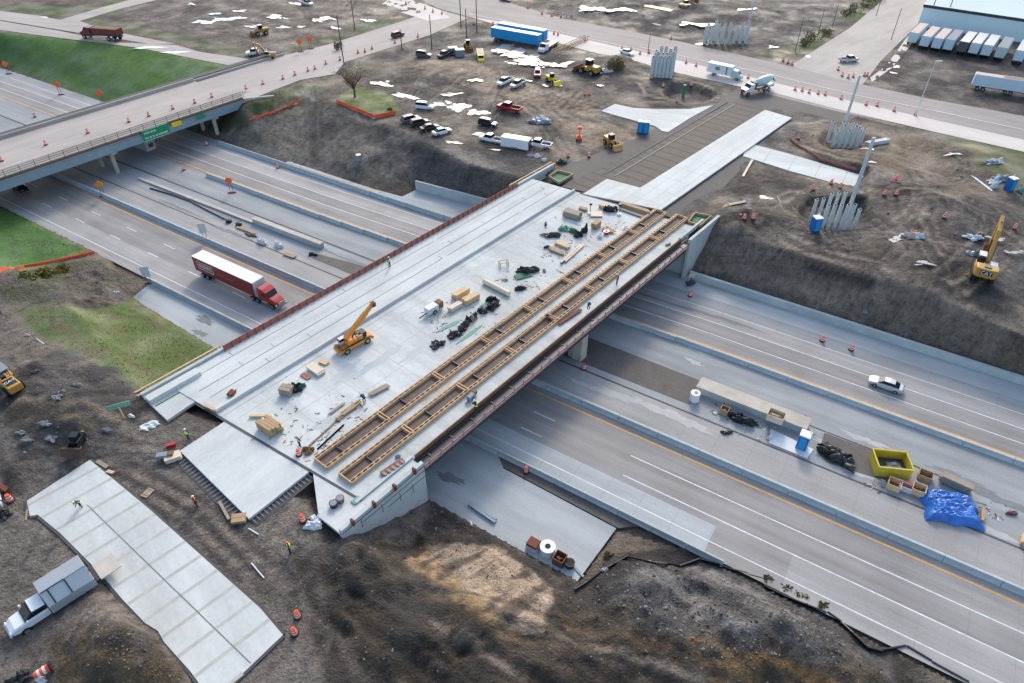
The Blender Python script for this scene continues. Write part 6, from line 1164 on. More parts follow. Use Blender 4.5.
# sheets, bags and heaps
def heap(px, py, sx, sy, sz, m, label, z=ZD, seed=0, name='plastic_sheeting', cat='sheeting', n=3, rz=0, m2=None, amp=.32):
    r = random.Random(seed + int(px)); p = at(px, py, z) if z is not None else hit(px, py); q = MB()
    if m == 'black_plastic': amp = max(amp, .5)
    for i in range(n): q.blob((r.uniform(-.45, .45) * sx, r.uniform(-.45, .45) * sy, .05), (sx * r.uniform(.35, .6), sy * r.uniform(.35, .6), sz * r.uniform(.6, 1)), M[m2 if m2 and i % 3 == 2 else m], seed + i, 3, amp)
    return tag(q.build(name, loc=p, rz=rz), label, cat)
heap(527.6, 272, 2.3, 1.0, .9, 'black_plastic', 'crumpled black sheet over a green panel on the middle deck', seed=1, n=4); lumber(524, 276, 12, -3, 3.0, 1.5, .2, 'green_dark', 'green panel with wires under the crumpled black sheet', n=1, layers=1, name='flat_board', cat='board'); heap(520.6, 289, 1.0, .7, .7, 'black_plastic', 'small black bag below the black sheet and right of the pale roll', seed=2)
for i, (px, py, sx, sz, lb) in enumerate([(437.6, 345, 1.2, .5, 'separate black sheet bundle at the near end of the long black pile'), (455, 335, 1.4, .7, 'black sheeting at the near end of the long pile, beside green mat'), (464, 328, 1.4, .8, 'black sheeting second from the near end of the long pile'), (471, 320, 1.2, .9, 'black and tan sheeting in the middle of the long pile'), (482, 313, 1.2, .8, 'black sheeting in the upper part of the long pile'), (495, 307, 1.5, .9, 'large black roll of sheeting at the far end of the long pile'), (490.7, 301, .7, .8, 'small black bundle behind the far end of the long pile')]): heap(px, py, sx, .9, sz, 'black_plastic', lb, seed=10 + i, rz=BR, m2='wood_grey' if i in (3, 4) else None, n=4)
def mat_(px, py, dx, dy, L, W, m, label, z=ZD, seed=0):
    q = MB(); r = random.Random(seed); n = 10; pts = []
    for i in range(n): a = 2 * math.pi * i / n; pts.append((L / 2 * math.cos(a) * r.uniform(.8, 1.1), W / 2 * math.sin(a) * r.uniform(.6, 1.1)))
    q.prism(pts, 0, .06, M[m]); return tag(q.build('green_netting' if 'green' in m else 'ground_sheet', loc=at(px, py, z + .005) if z is not None else hit(px, py), rz=hdg(px, py, dx, dy, ZD)), label, 'sheet')
mat_(449, 326, 12, -6, 4.4, .9, 'green_form', 'green netting strip lying left of the long black pile', seed=3); mat_(470, 334, 12, -9, 6.5, .6, 'green_form', 'long green netting strip on the right side of the black pile', seed=4); mat_(487, 303, 9, -5, 3.2, .8, 'green_form', 'green netting under the far end of the black pile', seed=5)
heap(295.5, 390, 1.2, 1.0, .7, 'black_plastic', 'black sheeting heaped beside the grey brown crate at the kerb', seed=21, n=4); heap(304.4, 386, 1.0, .8, .5, 'green_dark', 'green sheeting beside the black heap near the kerb', seed=22, n=2); heap(566, 230, 1.8, 1.2, .6, 'green_form', 'pale green netting heap in the deck clutter', seed=23, amp=.5); heap(574, 233, 1.0, 1.0, .7, 'green_dark', 'dark green netting heap next to black bags in the deck clutter', seed=24); heap(578.5, 236, .9, .8, 1.0, 'black_plastic', 'black bag standing in front of the dark green netting', seed=25); heap(584, 232, .7, .7, 1.2, 'black_plastic', 'tall black bag at the right end of the green netting clutter', seed=26)
heap(553, 236, 2.2, .9, .5, 'steel_dark', 'heap of grey pipes and clamps left of the green netting', seed=27, name='scrap_heap', cat='heap', m2='wood_tan', amp=.6, n=5); heap(609.5, 211, 1.6, .8, .9, 'black_plastic', 'dark bags and wood by the deck end below the white slab', seed=28, m2='wood_tan', name='bag_heap', cat='heap', n=4); heap(548, 247, 1.0, .6, .5, 'white_plastic', 'white and grey bags at the left of the brown board bundles', seed=29, name='bag_heap', cat='heap', m2='steel_dark'); heap(545, 272, .5, .5, .6, 'trailer_grey', 'small grey box like bundle alone on the deck', seed=30, n=1); heap(545, 226, .4, .4, .7, 'black_plastic', 'small black bag at the left end of the deck clutter', seed=31, n=1)
heap(307.5, 452, .9, .7, .6, 'tan_soil', 'brown lump beside the red drum on the lower deck', seed=32, name='soil_lump', cat='heap'); heap(400, 457, .9, .5, .3, 'trailer_grey', 'small dark grey device near the brown slatted rack', seed=33, n=1, name='power_tool', cat='tool'); heap(313, 526, 1.3, 1.0, .6, 'sheet_white', 'big white crumpled bag at the lower bridge corner', ZP, 34, 'cement_bag', 'bag'); heap(317, 517, .9, .9, .5, 'sheet_white', 'smaller white crumpled bag next to the end slab', ZP, 35, 'cement_bag', 'bag')
heap(133.8, 420, 1.2, 1.0, .9, 'sheet_white', 'round white bulk bag beside the leaning green sign', ZP, 36, 'bulk_bag', 'bag', n=1, amp=.12); heap(147.4, 427, 1.6, 1.1, .35, 'sheet_white', 'pale crumpled sheet on the gravel right of the white bulk bag', ZP, 37); heap(263, 243, 1.6, .9, .9, 'sheet_white', 'left of two white wrapped bundles behind the truck lane', .02, 38, 'wrapped_bundle', 'bundle', rz=FW); heap(279.5, 246, 1.7, .9, .8, 'sheet_white', 'right of two white wrapped bundles behind the truck lane', .02, 39, 'wrapped_bundle', 'bundle', rz=FW)
heap(313.5, 255, 1.0, .6, .5, 'black_plastic', 'small black bundle at the end of the median wall', .02, 40); lumber(290, 256, 12, 4, 2.8, .9, .3, 'wood_tan', 'wooden pallet right of the white wrapped bundles', .02, 3); heap(838, 459, 2.6, 1.5, .8, 'black_plastic', 'heap of black and grey rubble sheets on the dark gravel patch', .02, 41, 'rubble_heap', 'heap', 8, FW, 'steel_dark', .6)
for i, (px, py) in enumerate([(229, 222), (239, 225)]):
    tag(MB().cyl((0, 0, 0), (0, 0, .5), .6, M['rubber'], n=16).cyl((0, 0, .5), (0, 0, .62), .5, M['black_plastic'], .3, n=16).build('rubber_tyre', loc=at(px, py, .02)), ['left of two black tyres lying on the median pavement', 'right of two black tyres lying on the median pavement'][i], 'tyre')
q = MB(); q.tube([at(x, y, .15) for x, y in ((150, 188), (170, 194), (190, 201), (205, 209), (225, 219))], .14, M['black_plastic']); tag(q.build('black_hose'), 'long black hose lying along the median joint left of the tyres', 'hose')
lumber(246, 231, 12, 4.5, 5.2, .5, .3, 'wood_tan', 'long tan planks lying in the median left of the wrapped bundles', .02, 2, layers=1); heap(251, 236, 2.4, .6, .3, 'steel_dark', 'dark scrap strips beside the tan planks in the median', .02, 43, 'scrap_heap', 'heap', rz=FW)
# median work area right of the bridge
def open_crate(px, py, L, W, Hh, m, mi, label, z=.02, rz=FW, cat='crate', name='open_crate', fill_=None):
    t = empty(name, at(px, py, z), rz, label, cat)
    for y in (-W / 2, W / 2): MB().box((0, y, Hh / 2), (L, .07, Hh), M[m]).build('side_panel', t)
    for x in (-L / 2, L / 2): MB().box((x, 0, Hh / 2), (.07, W - .08, Hh), M[m]).build('end_panel', t)
    MB().box((0, 0, .06), (L - .1, W - .1, .1), M[mi]).build('bottom', t)
    if fill_: MB().blob((0, 0, .15), (L * .4, W * .4, Hh * .7), M[fill_], 3, 2, .4).build('contents', t)
    return t
open_crate(775, 419, 2.2, 1.6, 1.1, 'ply_pale', 'ply_rust', 'open wooden crate with rusty inside standing on the right end of the median wall', 1.31, fill_='wood_tan'); open_crate(724, 413, 1.1, 1.0, 1.0, 'wood_tan', 'wood_brown', 'small brown box against the median wall', fill_='wood_brown')
t = empty('skip_container', at(888.5, 468, .02), R(-8), 'yellow open topped skip container with dark inside beside the gravel patch', 'skip'); L_, W_, h_ = 4.2, 3.0, 1.7
for y, s in ((-W_ / 2, -1), (W_ / 2, 1)): MB().box((0, y, h_ / 2), (L_, .1, h_), M['dump_yellow'], rx=s * .08).build('side_panel', t); MB().box((0, y * 1.05, h_), (L_ + .3, .2, .16), M['dump_yellow']).build('top_rail', t)
for x in (-L_ / 2, L_ / 2): MB().box((x, 0, h_ / 2), (.1, W_, h_), M['dump_yellow']).build('end_panel', t); MB().box((x * 1.02, 0, h_), (.2, W_, .16), M['dump_yellow']).build('top_rail', t)
MB().box((0, 0, .3), (L_ - .1, W_ - .1, .1), M['asphalt_dark']).build('bottom', t); MB().blob((.5, 0, .3), (1.4, .9, .5), M['trailer_grey'], 4, 2, .4).build('contents', t)
open_crate(893, 487, 1.5, 1.5, 1.0, 'wood_new', 'wood_brown', 'yellowish wooden crate left of the white and red one'); open_crate(917, 492.5, 1.5, 1.4, 1.1, 'wood_new', 'rubber', 'yellowish wooden crate touching the blue tarpaulin'); open_crate(924, 478, 1.6, 1.3, .9, 'wood_tan', 'wood_brown', 'brown wooden crate behind the left corner of the blue tarpaulin'); t = open_crate(904.5, 489, 1.5, 1.0, .8, 'sheet_white', 'maroon_paint', 'white crate with a red lid strip between two yellowish crates'); MB().box((0, .3, .85), (1.5, .4, .1), M['red_paint']).build('lid', t)
q = MB(); random.seed(11)
def tarp(px, py, sx, sy, sz, label):
    t = empty('tarpaulin_pile', at(px, py, .02), R(-14), label, 'tarpaulin'); n = 44; vs = []; fs = []
    for i in range(n + 1):
        for j in range(n + 1):
            u, v = i / n * 2 - 1, j / n * 2 - 1; e = max(abs(u), abs(v)); cr_ = float(fbm(np.array([u * 3.2 + v * 2 + 9.]), np.array([v * 3.2 - u * 1.2 + 7.]), .8, 4, 12, True)[0]); top = sz * (.75 + .3 * float(fbm(np.array([u * 1.6 + 3.]), np.array([v * 1.6 + 9.]), 1.0, 2, 5)[0]) - .12 * u)
            hgt = top * (1 - max(0, (e - .72) / .28) ** 1.3) + (cr_ - .6) * .55 * (1 - .5 * e); k = 1 + .07 * math.sin(7 * math.atan2(v, u)) * e; vs.append((u * sx * k, v * sy * k, max(.02 + .04 * cr_, hgt)))
    for i in range(n):
        for j in range(n): fs.append((i * (n + 1) + j, (i + 1) * (n + 1) + j, (i + 1) * (n + 1) + j + 1, i * (n + 1) + j + 1))
    q = MB(); q.add(vs, fs, M['blue_tarp']); q.build('tarpaulin', t); return t
tarp(950, 509, 3.2, 2.5, 1.25, 'big bright blue tarpaulin draped over a pile of materials in the median')
lumber(953, 486, 12, 5.5, 3.6, 1.1, 1.3, 'wood_grey', 'grey brown plywood stack behind the blue tarpaulin', .02, 1, layers=5); lumber(980.5, 517, 0.5, -9, 2.4, .35, .8, 'wood_tan', 'upright tan plank at the right end of the blue tarpaulin', .02, 1); heap(1012, 513, 1.0, .5, .4, 'maroon_paint', 'small dark red scrap at the right edge beyond the blue tarpaulin', .02, 50, 'scrap_heap', 'heap'); lumber(1022, 541, 3, -14, 1.6, .5, .7, 'wood_new', 'tan crate cut by the right picture edge', .02, 2)
heap(741, 421, 2.2, .8, .9, 'black_plastic', 'crumpled black sheeting against the front of the median wall', .02, 51, rz=FW, n=5); q = MB().prism([(-4.6, 72.8), (.6, 72.8), (.9, 74.9), (-5.2, 75.6)], .02, .14, M['sheet_white']); tag(q.build('pale_panel', rz=FW), 'pale flat panels lying in front of the median wall', 'panel'); heap(771, 440, 1.0, .7, .7, 'sheet_white', 'white round bundle in front of the right end of the median wall', .02, 52, 'wrapped_bundle', 'bundle', 1, 0, None, .12)
t = empty('water_drum', at(694, 400, .02), 0, 'white barrel at the left end of the median wall', 'barrel'); MB().cyl((0, 0, 0), (0, 0, 1.5), .7, M['white_plastic'], n=16).build('body', t); MB().cyl((.1, 0, 1.5), (.1, 0, 1.56), .3, M['wood_tan'], n=10).build('lid', t)
tag(MB().cyl((0, 0, 0), (0, 0, .05), .42, M['steel_dark'], n=18).cyl((0, 0, .05), (0, 0, .09), .3, M['barrier_concrete'], n=18).build('manhole_ring', loc=at(715, 413, .02)), 'dark manhole ring on the pavement before the median wall', 'manhole'); heap(727, 434, .9, .5, .4, 'black_plastic', 'small black lump on the joint below the median wall', .02, 53, n=2); heap(697, 402, .4, .3, .4, 'sheet_white', 'white rags beside the barrel at the median wall', .02, 54)
# things on the unused ramp
t = empty('pallet_stack', at(533.5, 547, .02), FW, 'pallet with rusty brown load at the left of four items on the ramp', 'pallet'); MB().box((0, 0, .3), (1.5, 1.3, .6), M['sheet_white']).build('pallet', t); MB().box((0, 0, .8), (1.4, 1.2, .45), M['rust']).build('load', t)
t = empty('tank', at(547.5, 552, .02), 0, 'round pale concrete ring with a dark hole on the ramp', 'tank'); MB().cyl((0, 0, 0), (0, 0, 1.2), .95, M['white_plastic'], n=22).build('body', t); MB().cyl((0, 0, 1.2), (0, 0, 1.22), .35, M['rubber'], n=16).build('opening', t)
open_crate(559.5, 562, 1.3, 1.3, 1.2, 'wood_brown', 'wood_brown', 'dark brown open crate between the concrete ring and the black tub', .02, FW, fill_='rust'); t = empty('plastic_tub', at(569.5, 566, .02), 0, 'black round tub at the right of four items on the ramp', 'tub'); MB().cyl((0, 0, 0), (0, 0, .8), .5, M['black_plastic'], .62, n=16).build('body', t); MB().cyl((0, 0, .8), (0, 0, .81), .52, M['rubber'], n=16).build('opening', t)
lumber(578, 571, 8, 9, 2.0, .3, .12, 'steel_blue', 'pale steel bars on the ramp beside the black tub', .02, 2, layers=1); heap(605, 573, .9, .6, .5, 'sheet_white', 'white bag at the right of the ramp slab on the dirt', None, 61, 'cement_bag', 'bag', 1)
for l, lb in [([(364, 532), (372, 527), (380, 526), (390, 522)], 'short pale pipe lying on the dirt below the wing wall'), ([(456, 508), (463, 512), (470, 521), (472, 526)], 'curved pale hose at the corner of the ramp pavement')]: 
    q = MB(); q.tube([hit(*p) + Vector((0, 0, .12)) for p in l], .12, M['sheet_white']); tag(q.build('plastic_pipe'), lb, 'pipe')
q = MB(); q.cyl(at(484, 281, ZD + .45), at(509, 294, ZD + .45), .43, M['ply_pale'], n=16); tag(q.build('form_tube'), 'long cream coloured tube lying on the middle of the deck', 'tube')
def sawhorse(px, py, m, label, L=1.6):
    t = empty('sawhorse', at(px, py, ZD + .01), R(20), label, 'sawhorse'); MB().box((0, 0, .85), (L, .14, .12), M[m]).build('beam', t); MB().box((0, .8, .85), (L, .14, .12), M[m]).build('beam', t)
    for x in (-L / 2 + .1, L / 2 - .1):
        for y in (-.2, .2, .6, 1.0): MB().beam((x, y, 0), (x, y * .5 + (.3 if y > .4 else 0), .85), .08, .08, M[m]).build('leg', t)
sawhorse(504.5, 267, 'trailer_beige', 'pale pinkish sawhorse on the middle deck behind the tube'); heap(505, 280, .6, .45, .4, 'sheet_white', 'small white and brown bundle between sawhorse and tube', seed=63, m2='wood_tan')
for px, py, m, lb, z in [(600, 237, 'sheet_white', 'pale white tub in the deck clutter, left of two tubs', ZD), (625.5, 230, 'sheet_white', 'pale blue white tub near the far trough', ZD), (334, 506, 'black_plastic', 'black bucket on the near end slab, left of two', ZD), (340.6, 501, 'wood_brown', 'brown bucket on the near end slab, right of two', ZD), (606, 234, 'red_paint', 'small red can right of the left pale tub', ZD)]:
    t = empty('bucket', at(px, py, z), 0, lb, 'bucket'); MB().cyl((0, 0, 0), (0, 0, .6), .42, M[m], .5, n=14).build('body', t); MB().cyl((0, 0, .6), (0, 0, .62), .4, M['trailer_grey'], n=14).build('contents', t)
def stand(px, py, label):
    t = empty('light_stand', at(px, py, ZD), 0, label, 'stand'); MB().cyl((0, 0, 0), (0, 0, 2.0), .06, M['steel_dark'], n=6).build('post', t); MB().box((0, 0, 2.1), (.5, .3, .4), M['black_plastic']).build('lamp', t); MB().cyl((0, 0, 0), (0, 0, .3), .4, M['sheet_white'], n=12).build('base', t)
stand(619, 215, 'thin dark stand with a white round base near the long tan boards'); stand(590, 214, 'thin dark stand behind the pale plywood sheets')
def genset(px, py, z, rz, m, label, sc=1.0):
    t = empty('generator', at(px, py, z), rz, label, 'generator'); MB().box((0, 0, .75), (1.8, 1.0, .9), M[m]).build('housing', t, bevel=.06); MB().box((1.3, 0, .8), (.9, .95, 1.0), M['wood_brown']).build('engine', t, bevel=.1); MB().beam((-.9, 0, .45), (-2.2, 0, .35), .12, .12, M['black_plastic']).build('tow_bar', t)
    for y in (-.6, .6): wheel(t, .1, y, .34, .2)
    t.scale = (sc,) * 3; return t
genset(432, 313, ZD, hdg(430, 312, 12, -7, ZD), 'sheet_white', 'white topped towed generator with tow bar left of the timber packs', 1.15); genset(164, 459, ZP, R(10), 'trailer_grey', 'small grey generator beside the pale plywood box on the gravel', .75); genset(471, 399, ZD, R(60), 'trailer_grey', 'grey machine on the deck edge beside the bending worker', .65)
q = MB(); q.box((0, 0, .2), (1.1, .5, .4), M['red_paint'], rz=.4); tag(q.build('fuel_can', loc=at(171.6, 446, ZP)), 'flat red can on the gravel near the yellow vest worker', 'can')
# far wing form box with green sheets
for l, z, lb in [([(549, 176.5), (558, 171), (573, 174.6), (559, 183)], ZD, 'green coated form box at the far left bridge corner'), ([(688, 222), (695, 213.5), (711, 216.5), (700, 226)], ZD, 'green coated form box at the far right bridge corner')]:
    P = [at(*p, z) for p in l]; t = empty('form_box', P[0], 0, lb, 'form box'); q = MB().prism([(p.x - P[0].x, p.y - P[0].y) for p in P], -.5, -.25, M['green_dark']); q.build('bottom', t)
    for i in range(4): a, b_ = P[i] - P[0], P[(i + 1) % 4] - P[0]; MB().beam(a + Vector((0, 0, 0)), b_ + Vector((0, 0, 0)), .2, .5, M['wood_tan']).build('side_board', t)
# dowel bars along the approach slab and ramp slab edges
def dowels(P, Qv, n, out, z, label, group):
    pr = None
    for i in range(n):
        k = (i + .5) / n; p = P.lerp(Qv, k); dd = (Qv - P).normalized(); nn = Vector((dd.y, -dd.x, 0)) * out
        if pr is None: o = pr = MB().box((0, 0, 0), (abs(out), .06, .06), M['trailer_grey']).build('dowel_bar')
        else: o = pr.copy(); COL.objects.link(o)
        c = p + nn * .5; o.location = (c.x, c.y, z); o.rotation_euler = (0, 0, math.atan2(nn.y, nn.x)); tag(o, label, 'dowel bar', group)
dowels(S1[0], S1[3], 24, 1.0, ZP + .2, 'thin steel dowel bar sticking out of the lower left edge of the approach slab', 'dowel bars of the approach slab'); dowels(S1[3], S1[2], 16, .9, ZP + .2, 'thin pale bar sticking out of the right edge of the approach slab', 'bars right of the approach slab'); dowels(at(226, 421, ZP), at(182, 449, ZP), 10, -.7, ZP + .2, 'thin pale bar sticking out of the upper left edge of the approach slab', 'bars at the upper edge of the approach slab')
for a, b_ in ((S1[0], S1[3]), (S1[3], S1[2])):
    dd = (b_ - a).normalized(); nn = Vector((dd.y, -dd.x, 0)); c = a + nn * .6; e = b_ + nn * .6; q = MB().sheet([Vector((*(p.xy), ZP + .05)) for p in (a, b_, b_ + nn * 1.2, a + nn * 1.2)][::-1], M['asphalt_dark']); tag(q.build('gravel_strip'), kind='structure')
# ------------------------------------------------------------------ barrier netting and silt fences
def fence(l, h, m, label, name, cat='fence', post='wood_tan', z=None, thin=.06):
    P = [hit(*p) if z is None else at(*p, z) for p in l]; Q = [P[0]]
    for a, b_ in zip(P[:-1], P[1:]):
        n = max(1, int((b_ - a).length / 1.6))
        for i in range(1, n + 1): c = a.lerp(b_, i / n); c.z = float(H(c.x, c.y)[0]); Q.append(c)
    t = empty(name, Q[0], 0, label, cat); o_ = Q[0]; q = MB(); r = random.Random(4)
    for a, b_ in zip(Q[:-1], Q[1:]):
        a, b_ = a - o_, b_ - o_; ja = Vector((r.uniform(-.1, .1), r.uniform(-.1, .1), 0)); d_ = (b_ - a).normalized(); n_ = Vector((-d_.y, d_.x, 0)) * thin / 2; up = Vector((0, 0, h))
        q.add([a - n_, b_ - n_, b_ - n_ + up + ja, a - n_ + up + ja, a + n_, b_ + n_, b_ + n_ + up + ja, a + n_ + up + ja], [(0, 1, 2, 3), (5, 4, 7, 6), (3, 2, 6, 7), (0, 3, 7, 4), (1, 5, 6, 2)], M[m])
    q.build('fabric', t)
    for i in range(0, len(Q), 2): c = Q[i] - o_; MB().box((c.x, c.y, c.z + h / 2), (.08, .08, h + .25), M[post]).build('post', t)
fence([(337, 103), (356, 111), (375, 119), (396, 114)], .95, 'netting', 'bright orange netting fence below the bare tree', 'safety_fence'); fence([(250, 121), (275, 113), (301, 102)], .5, 'netting', 'orange netting fence on the slope right of the old overpass', 'safety_fence')
fence([(0, 274), (25, 267), (51, 263), (75, 258), (95, 253)], .5, 'netting', 'low orange netting across the grass at the left edge', 'safety_fence'); fence([(790, 140), (806, 152), (820, 160), (840, 166), (856, 170)], .5, 'ply_rust', 'low rusty red fence curving beside the long narrow slab', 'silt_fence', post='rust')
fence([(764, 587), (786, 598), (826, 614), (840, 624), (851, 634), (866, 648), (882, 652), (905, 648), (930, 663), (968, 684)], .5, 'black_plastic', 'black silt fence winding along the lower right dirt edge', 'silt_fence', thin=.14); fence([(575, 590), (600, 574), (627, 557), (655, 566), (680, 566), (700, 560), (764, 580)], .35, 'black_plastic', 'low black silt fence above the rubble by the lower carriageway', 'silt_fence', thin=.14)
# ------------------------------------------------------------------ puddles (level sheets of water)
muddy = water.copy(); muddy.name = 'muddy_water'; muddy.node_tree.nodes['Principled BSDF'].inputs['Base Color'].default_value = (.13, .13, .13, 1); muddy.node_tree.nodes['Principled BSDF'].inputs['Roughness'].default_value = .2; M['muddy'] = muddy
def puddle(px, py, rx, ry, seed, m='water'):
    r = random.Random(seed); z = ZP + .09; q = MB(); c = at(px, py, z); zz = max(float(H(c.x, c.y)[0]), float(H(c.x + 2, c.y)[0]), float(H(c.x - 2, c.y + 2)[0]), ZP) + .06
    for b in range(4 if rx > 6 else 2):
        ox, oy = (0, 0) if b == 0 else (r.uniform(-1, 1) * rx * .9, r.uniform(-1, 1) * ry * .9); kx = .75 if b == 0 else r.uniform(.2, .5); n = 34; ph = [r.uniform(0, 6.3) for _ in range(6)]; tl_ = r.uniform(-.25, .4); pts = []
        for i in range(n):
            a = 2 * math.pi * i / n; k = .85 + .25 * math.sin(2 * a + ph[0]) + .2 * math.sin(3 * a + ph[1]) + .13 * math.sin(6 * a + ph[2]) + .1 * math.sin(11 * a + ph[3]); x_, y_ = rx * kx * k * math.cos(a), ry * kx * 1.1 * k * math.sin(a); pts.append(at(px + ox + x_, py + oy + y_ + tl_ * x_ * .5, z))
        q.add([(p.x, p.y, zz + .004 * b) for p in pts], [tuple(reversed(range(n)))], M[m])
    tag(q.build('puddle'), kind='structure')
for i, a in enumerate(PUD_W): puddle(*a, seed=i * 3 + 1)
for i, a in enumerate(PUD_M): puddle(*a, seed=i * 5 + 2, m='muddy')
# ------------------------------------------------------------------ plants
def leaves(q, c, rad, n, sz, m, r, flat=.7):
    for _ in range(n):
        while True:
            v = Vector((r.uniform(-1, 1), r.uniform(-1, 1), r.uniform(-1, 1)))
            if .3 < v.length < 1: break
        p = Vector(c) + Vector((v.x * rad[0], v.y * rad[1], v.z * rad[2])); a = Vector((r.uniform(-1, 1), r.uniform(-1, 1), r.uniform(-.6, .6))).normalized() * sz; b_ = a.orthogonal().normalized() * sz * .7
        q.add([p - a, p + b_ * .8, p + a, p - b_ * .8], [(0, 1, 2, 3)], M[m[int(r.random() * len(m))]])
def bush(px, py, w_, h, ms, label, n=260, z=None, name='bush'):
    r = random.Random(int(px * 3 + py)); p = hit(px, py) if z is None else at(px, py, z); t = empty(name, p, 0, label, 'bush'); q = MB()
    for _ in range(5): leaves(q, (r.uniform(-.5, .5) * w_, r.uniform(-.4, .4) * w_ * .7, h * r.uniform(.35, .55)), (w_ * .4, w_ * .35, h * .5), n // 5, .16 + .03 * w_, ms, r)
    q.build('foliage', t); q = MB()
    for _ in range(5): q.cyl((0, 0, -.1), (r.uniform(-.4, .4) * w_, r.uniform(-.4, .4) * w_, h * .6), .05, M['bark'], .02, n=5)
    q.build('stems', t)
G1, G2 = ('leaf', 'leaf', 'leaf_dry'), ('leaf_yellow', 'leaf')
bush(31, 280, 2.4, 1.4, G2, 'yellow green bush in a row below the left grass, leftmost', 400); bush(46, 277, 3.0, 1.5, G2, 'yellow bush in the middle of the row below the left grass', 500); bush(66, 272, 2.2, 1.3, G2, 'golden bush at the right end of the row below the left grass', 350); bush(618, 68, 4.5, 2.6, ('leaf_dry', 'leaf'), 'large brown bush beside the yellow wheel loader', 700); bush(337, 50, 2.4, 2.6, G1, 'dark green bush at the verge beyond the bare tree', 300, ZP)
for i, (px, py, w_, h) in enumerate([(846, 17, 4, 2.5), (856, 12, 4, 3), (866, 7, 4, 3), (878, 2, 4, 3), (806, 46, 3.5, 2.2), (815, 40, 4, 2.6), (824, 35, 4, 2.4)]): bush(px, py, w_, h, G1, ['lowest green bush of the strip along the side road', 'second green bush up the side road strip', 'third green bush up the side road strip', 'topmost green bush of the side road strip', 'lowest shrub left of the side road corner', 'middle shrub left of the side road corner', 'upper shrub left of the side road corner'][i], 300, ZP)
for i, (px, py) in enumerate([(768, 580), (786, 590), (800, 596), (823, 607), (610, 556), (390, 110)]): bush(px, py, 1.0, .6, G1, ['small green weed clump at the left of the carriageway edge row', 'second green weed clump on the carriageway edge', 'third green weed clump on the carriageway edge', 'weed clump where the black fence leaves the carriageway', 'small green weed by the end of the ramp slab', 'green weeds beside the orange netting below the tree'][i], 120)
t = empty('bare_tree', hit(355, 97), 0, 'small thin leaved brown tree above the orange netting', 'tree'); r = random.Random(9); q = MB(); q.cyl((0, 0, -.3), (.1, 0, 3), .28, M['bark'], .2, n=8); tips = []
for i in range(13):
    a = r.uniform(0, 6.28); L_ = r.uniform(3, 5); b0 = Vector((.05, 0, r.uniform(1.8, 3))); e = b0 + Vector((math.cos(a) * L_ * .75, math.sin(a) * L_ * .75, L_ * r.uniform(.6, 1.1))); q.cyl(b0, e, .12, M['bark'], .04, n=5); tips.append(e)
    for k in range(4): f_ = b0.lerp(e, r.uniform(.4, 1)); g_ = f_ + Vector((r.uniform(-1.6, 1.6), r.uniform(-1.6, 1.6), r.uniform(.2, 1.6))); q.cyl(f_, g_, .05, M['bark'], .02, n=4); tips.append(g_)
q.build('trunk', t); q = MB()
for e in tips: leaves(q, e, (.8, .8, .6), 16, .14, ('leaf_dry', 'leaf_dry', 'leaf'), r)
q.build('crown', t)
# ------------------------------------------------------------------ stones, clods and grass tufts (too many to count)
def scatter(name, polys, n, smin, smax, ms, zoff=-.05, seed=1, world=False, flatk=.6):
    r = np.random.default_rng(seed); q = MB(); bmh = bmesh.new(); bmesh.ops.create_icosphere(bmh, subdivisions=1, radius=1); bv = np.array([v.co[:] for v in bmh.verts]); bf = [tuple(v.index for v in f.verts) for f in bmh.faces]; bmh.free(); pts = []
    for P, w_ in polys:
        P = P if world else hits(P); xs = [p.x for p in P]; ys = [p.y for p in P]; m_ = int(n * w_); x = r.uniform(min(xs), max(xs), m_ * 4); y = r.uniform(min(ys), max(ys), m_ * 4); k = (poly_dist(x, y, P) < 0) & (fbm(x, y, 5, 3, seed) + r.uniform(0, .35, x.size) > .62); pts.append(np.stack([x[k][:m_], y[k][:m_]], 1))
    pts = np.concatenate(pts); z = H(pts[:, 0], pts[:, 1]); V = []; F = []; MI = []
    for i in range(len(pts)):
        s_ = smin * (smax / smin) ** (r.random() ** 2.2); a = r.uniform(0, 6.28); c, sn = math.cos(a), math.sin(a); vv = bv * (1 + r.uniform(-.3, .3, (len(bv), 1))) * np.array([s_, s_ * r.uniform(.5, 1), s_ * flatk])
        k = len(V) * len(bv); V.append(np.stack([vv[:, 0] * c - vv[:, 1] * sn + pts[i, 0], vv[:, 0] * sn + vv[:, 1] * c + pts[i, 1], vv[:, 2] + z[i] + zoff + s_ * .25], 1)); F += [tuple(j + k for j in f_) for f_ in bf]; MI += [r.integers(len(ms))] * len(bf)
    me_ = bpy.data.meshes.new(name); me_.from_pydata(np.concatenate(V).tolist(), [], F)
    for m_ in ms: me_.materials.append(M[m_])
    me_.polygons.foreach_set('material_index', np.array(MI, dtype=np.int32)); o = bpy.data.objects.new(name, me_); COL.objects.link(o); return tag(o, kind='stuff')
am('clod_dark', (62, 58, 54), var=.3); am('clod_tan', (120, 104, 84), var=.3); am('stone_grey', (128, 128, 128), var=.25)
scatter('clods', [([(318, 540), (345, 545), (430, 500), (470, 532), (575, 592), (640, 560), (760, 580), (960, 690), (340, 690), (292, 610)], 1.0)], 3600, .03, .17, ('clod_dark', 'clod_tan', 'clod_dark', 'stone_grey'), seed=2)
scatter('rubble', [([(600, 565), (640, 560), (760, 585), (900, 680), (700, 650), (620, 620)], 1.0)], 1500, .04, .24, ('stone_grey', 'clod_dark', 'clod_tan'), seed=3)
scatter('clods', [([(0, 400), (60, 352), (95, 362), (150, 400), (120, 440), (20, 440)], .5), ([(55, 640), (80, 624), (150, 640), (190, 690), (60, 690)], .5)], 1200, .03, .16, ('clod_dark', 'clod_tan', 'stone_grey'), seed=4)
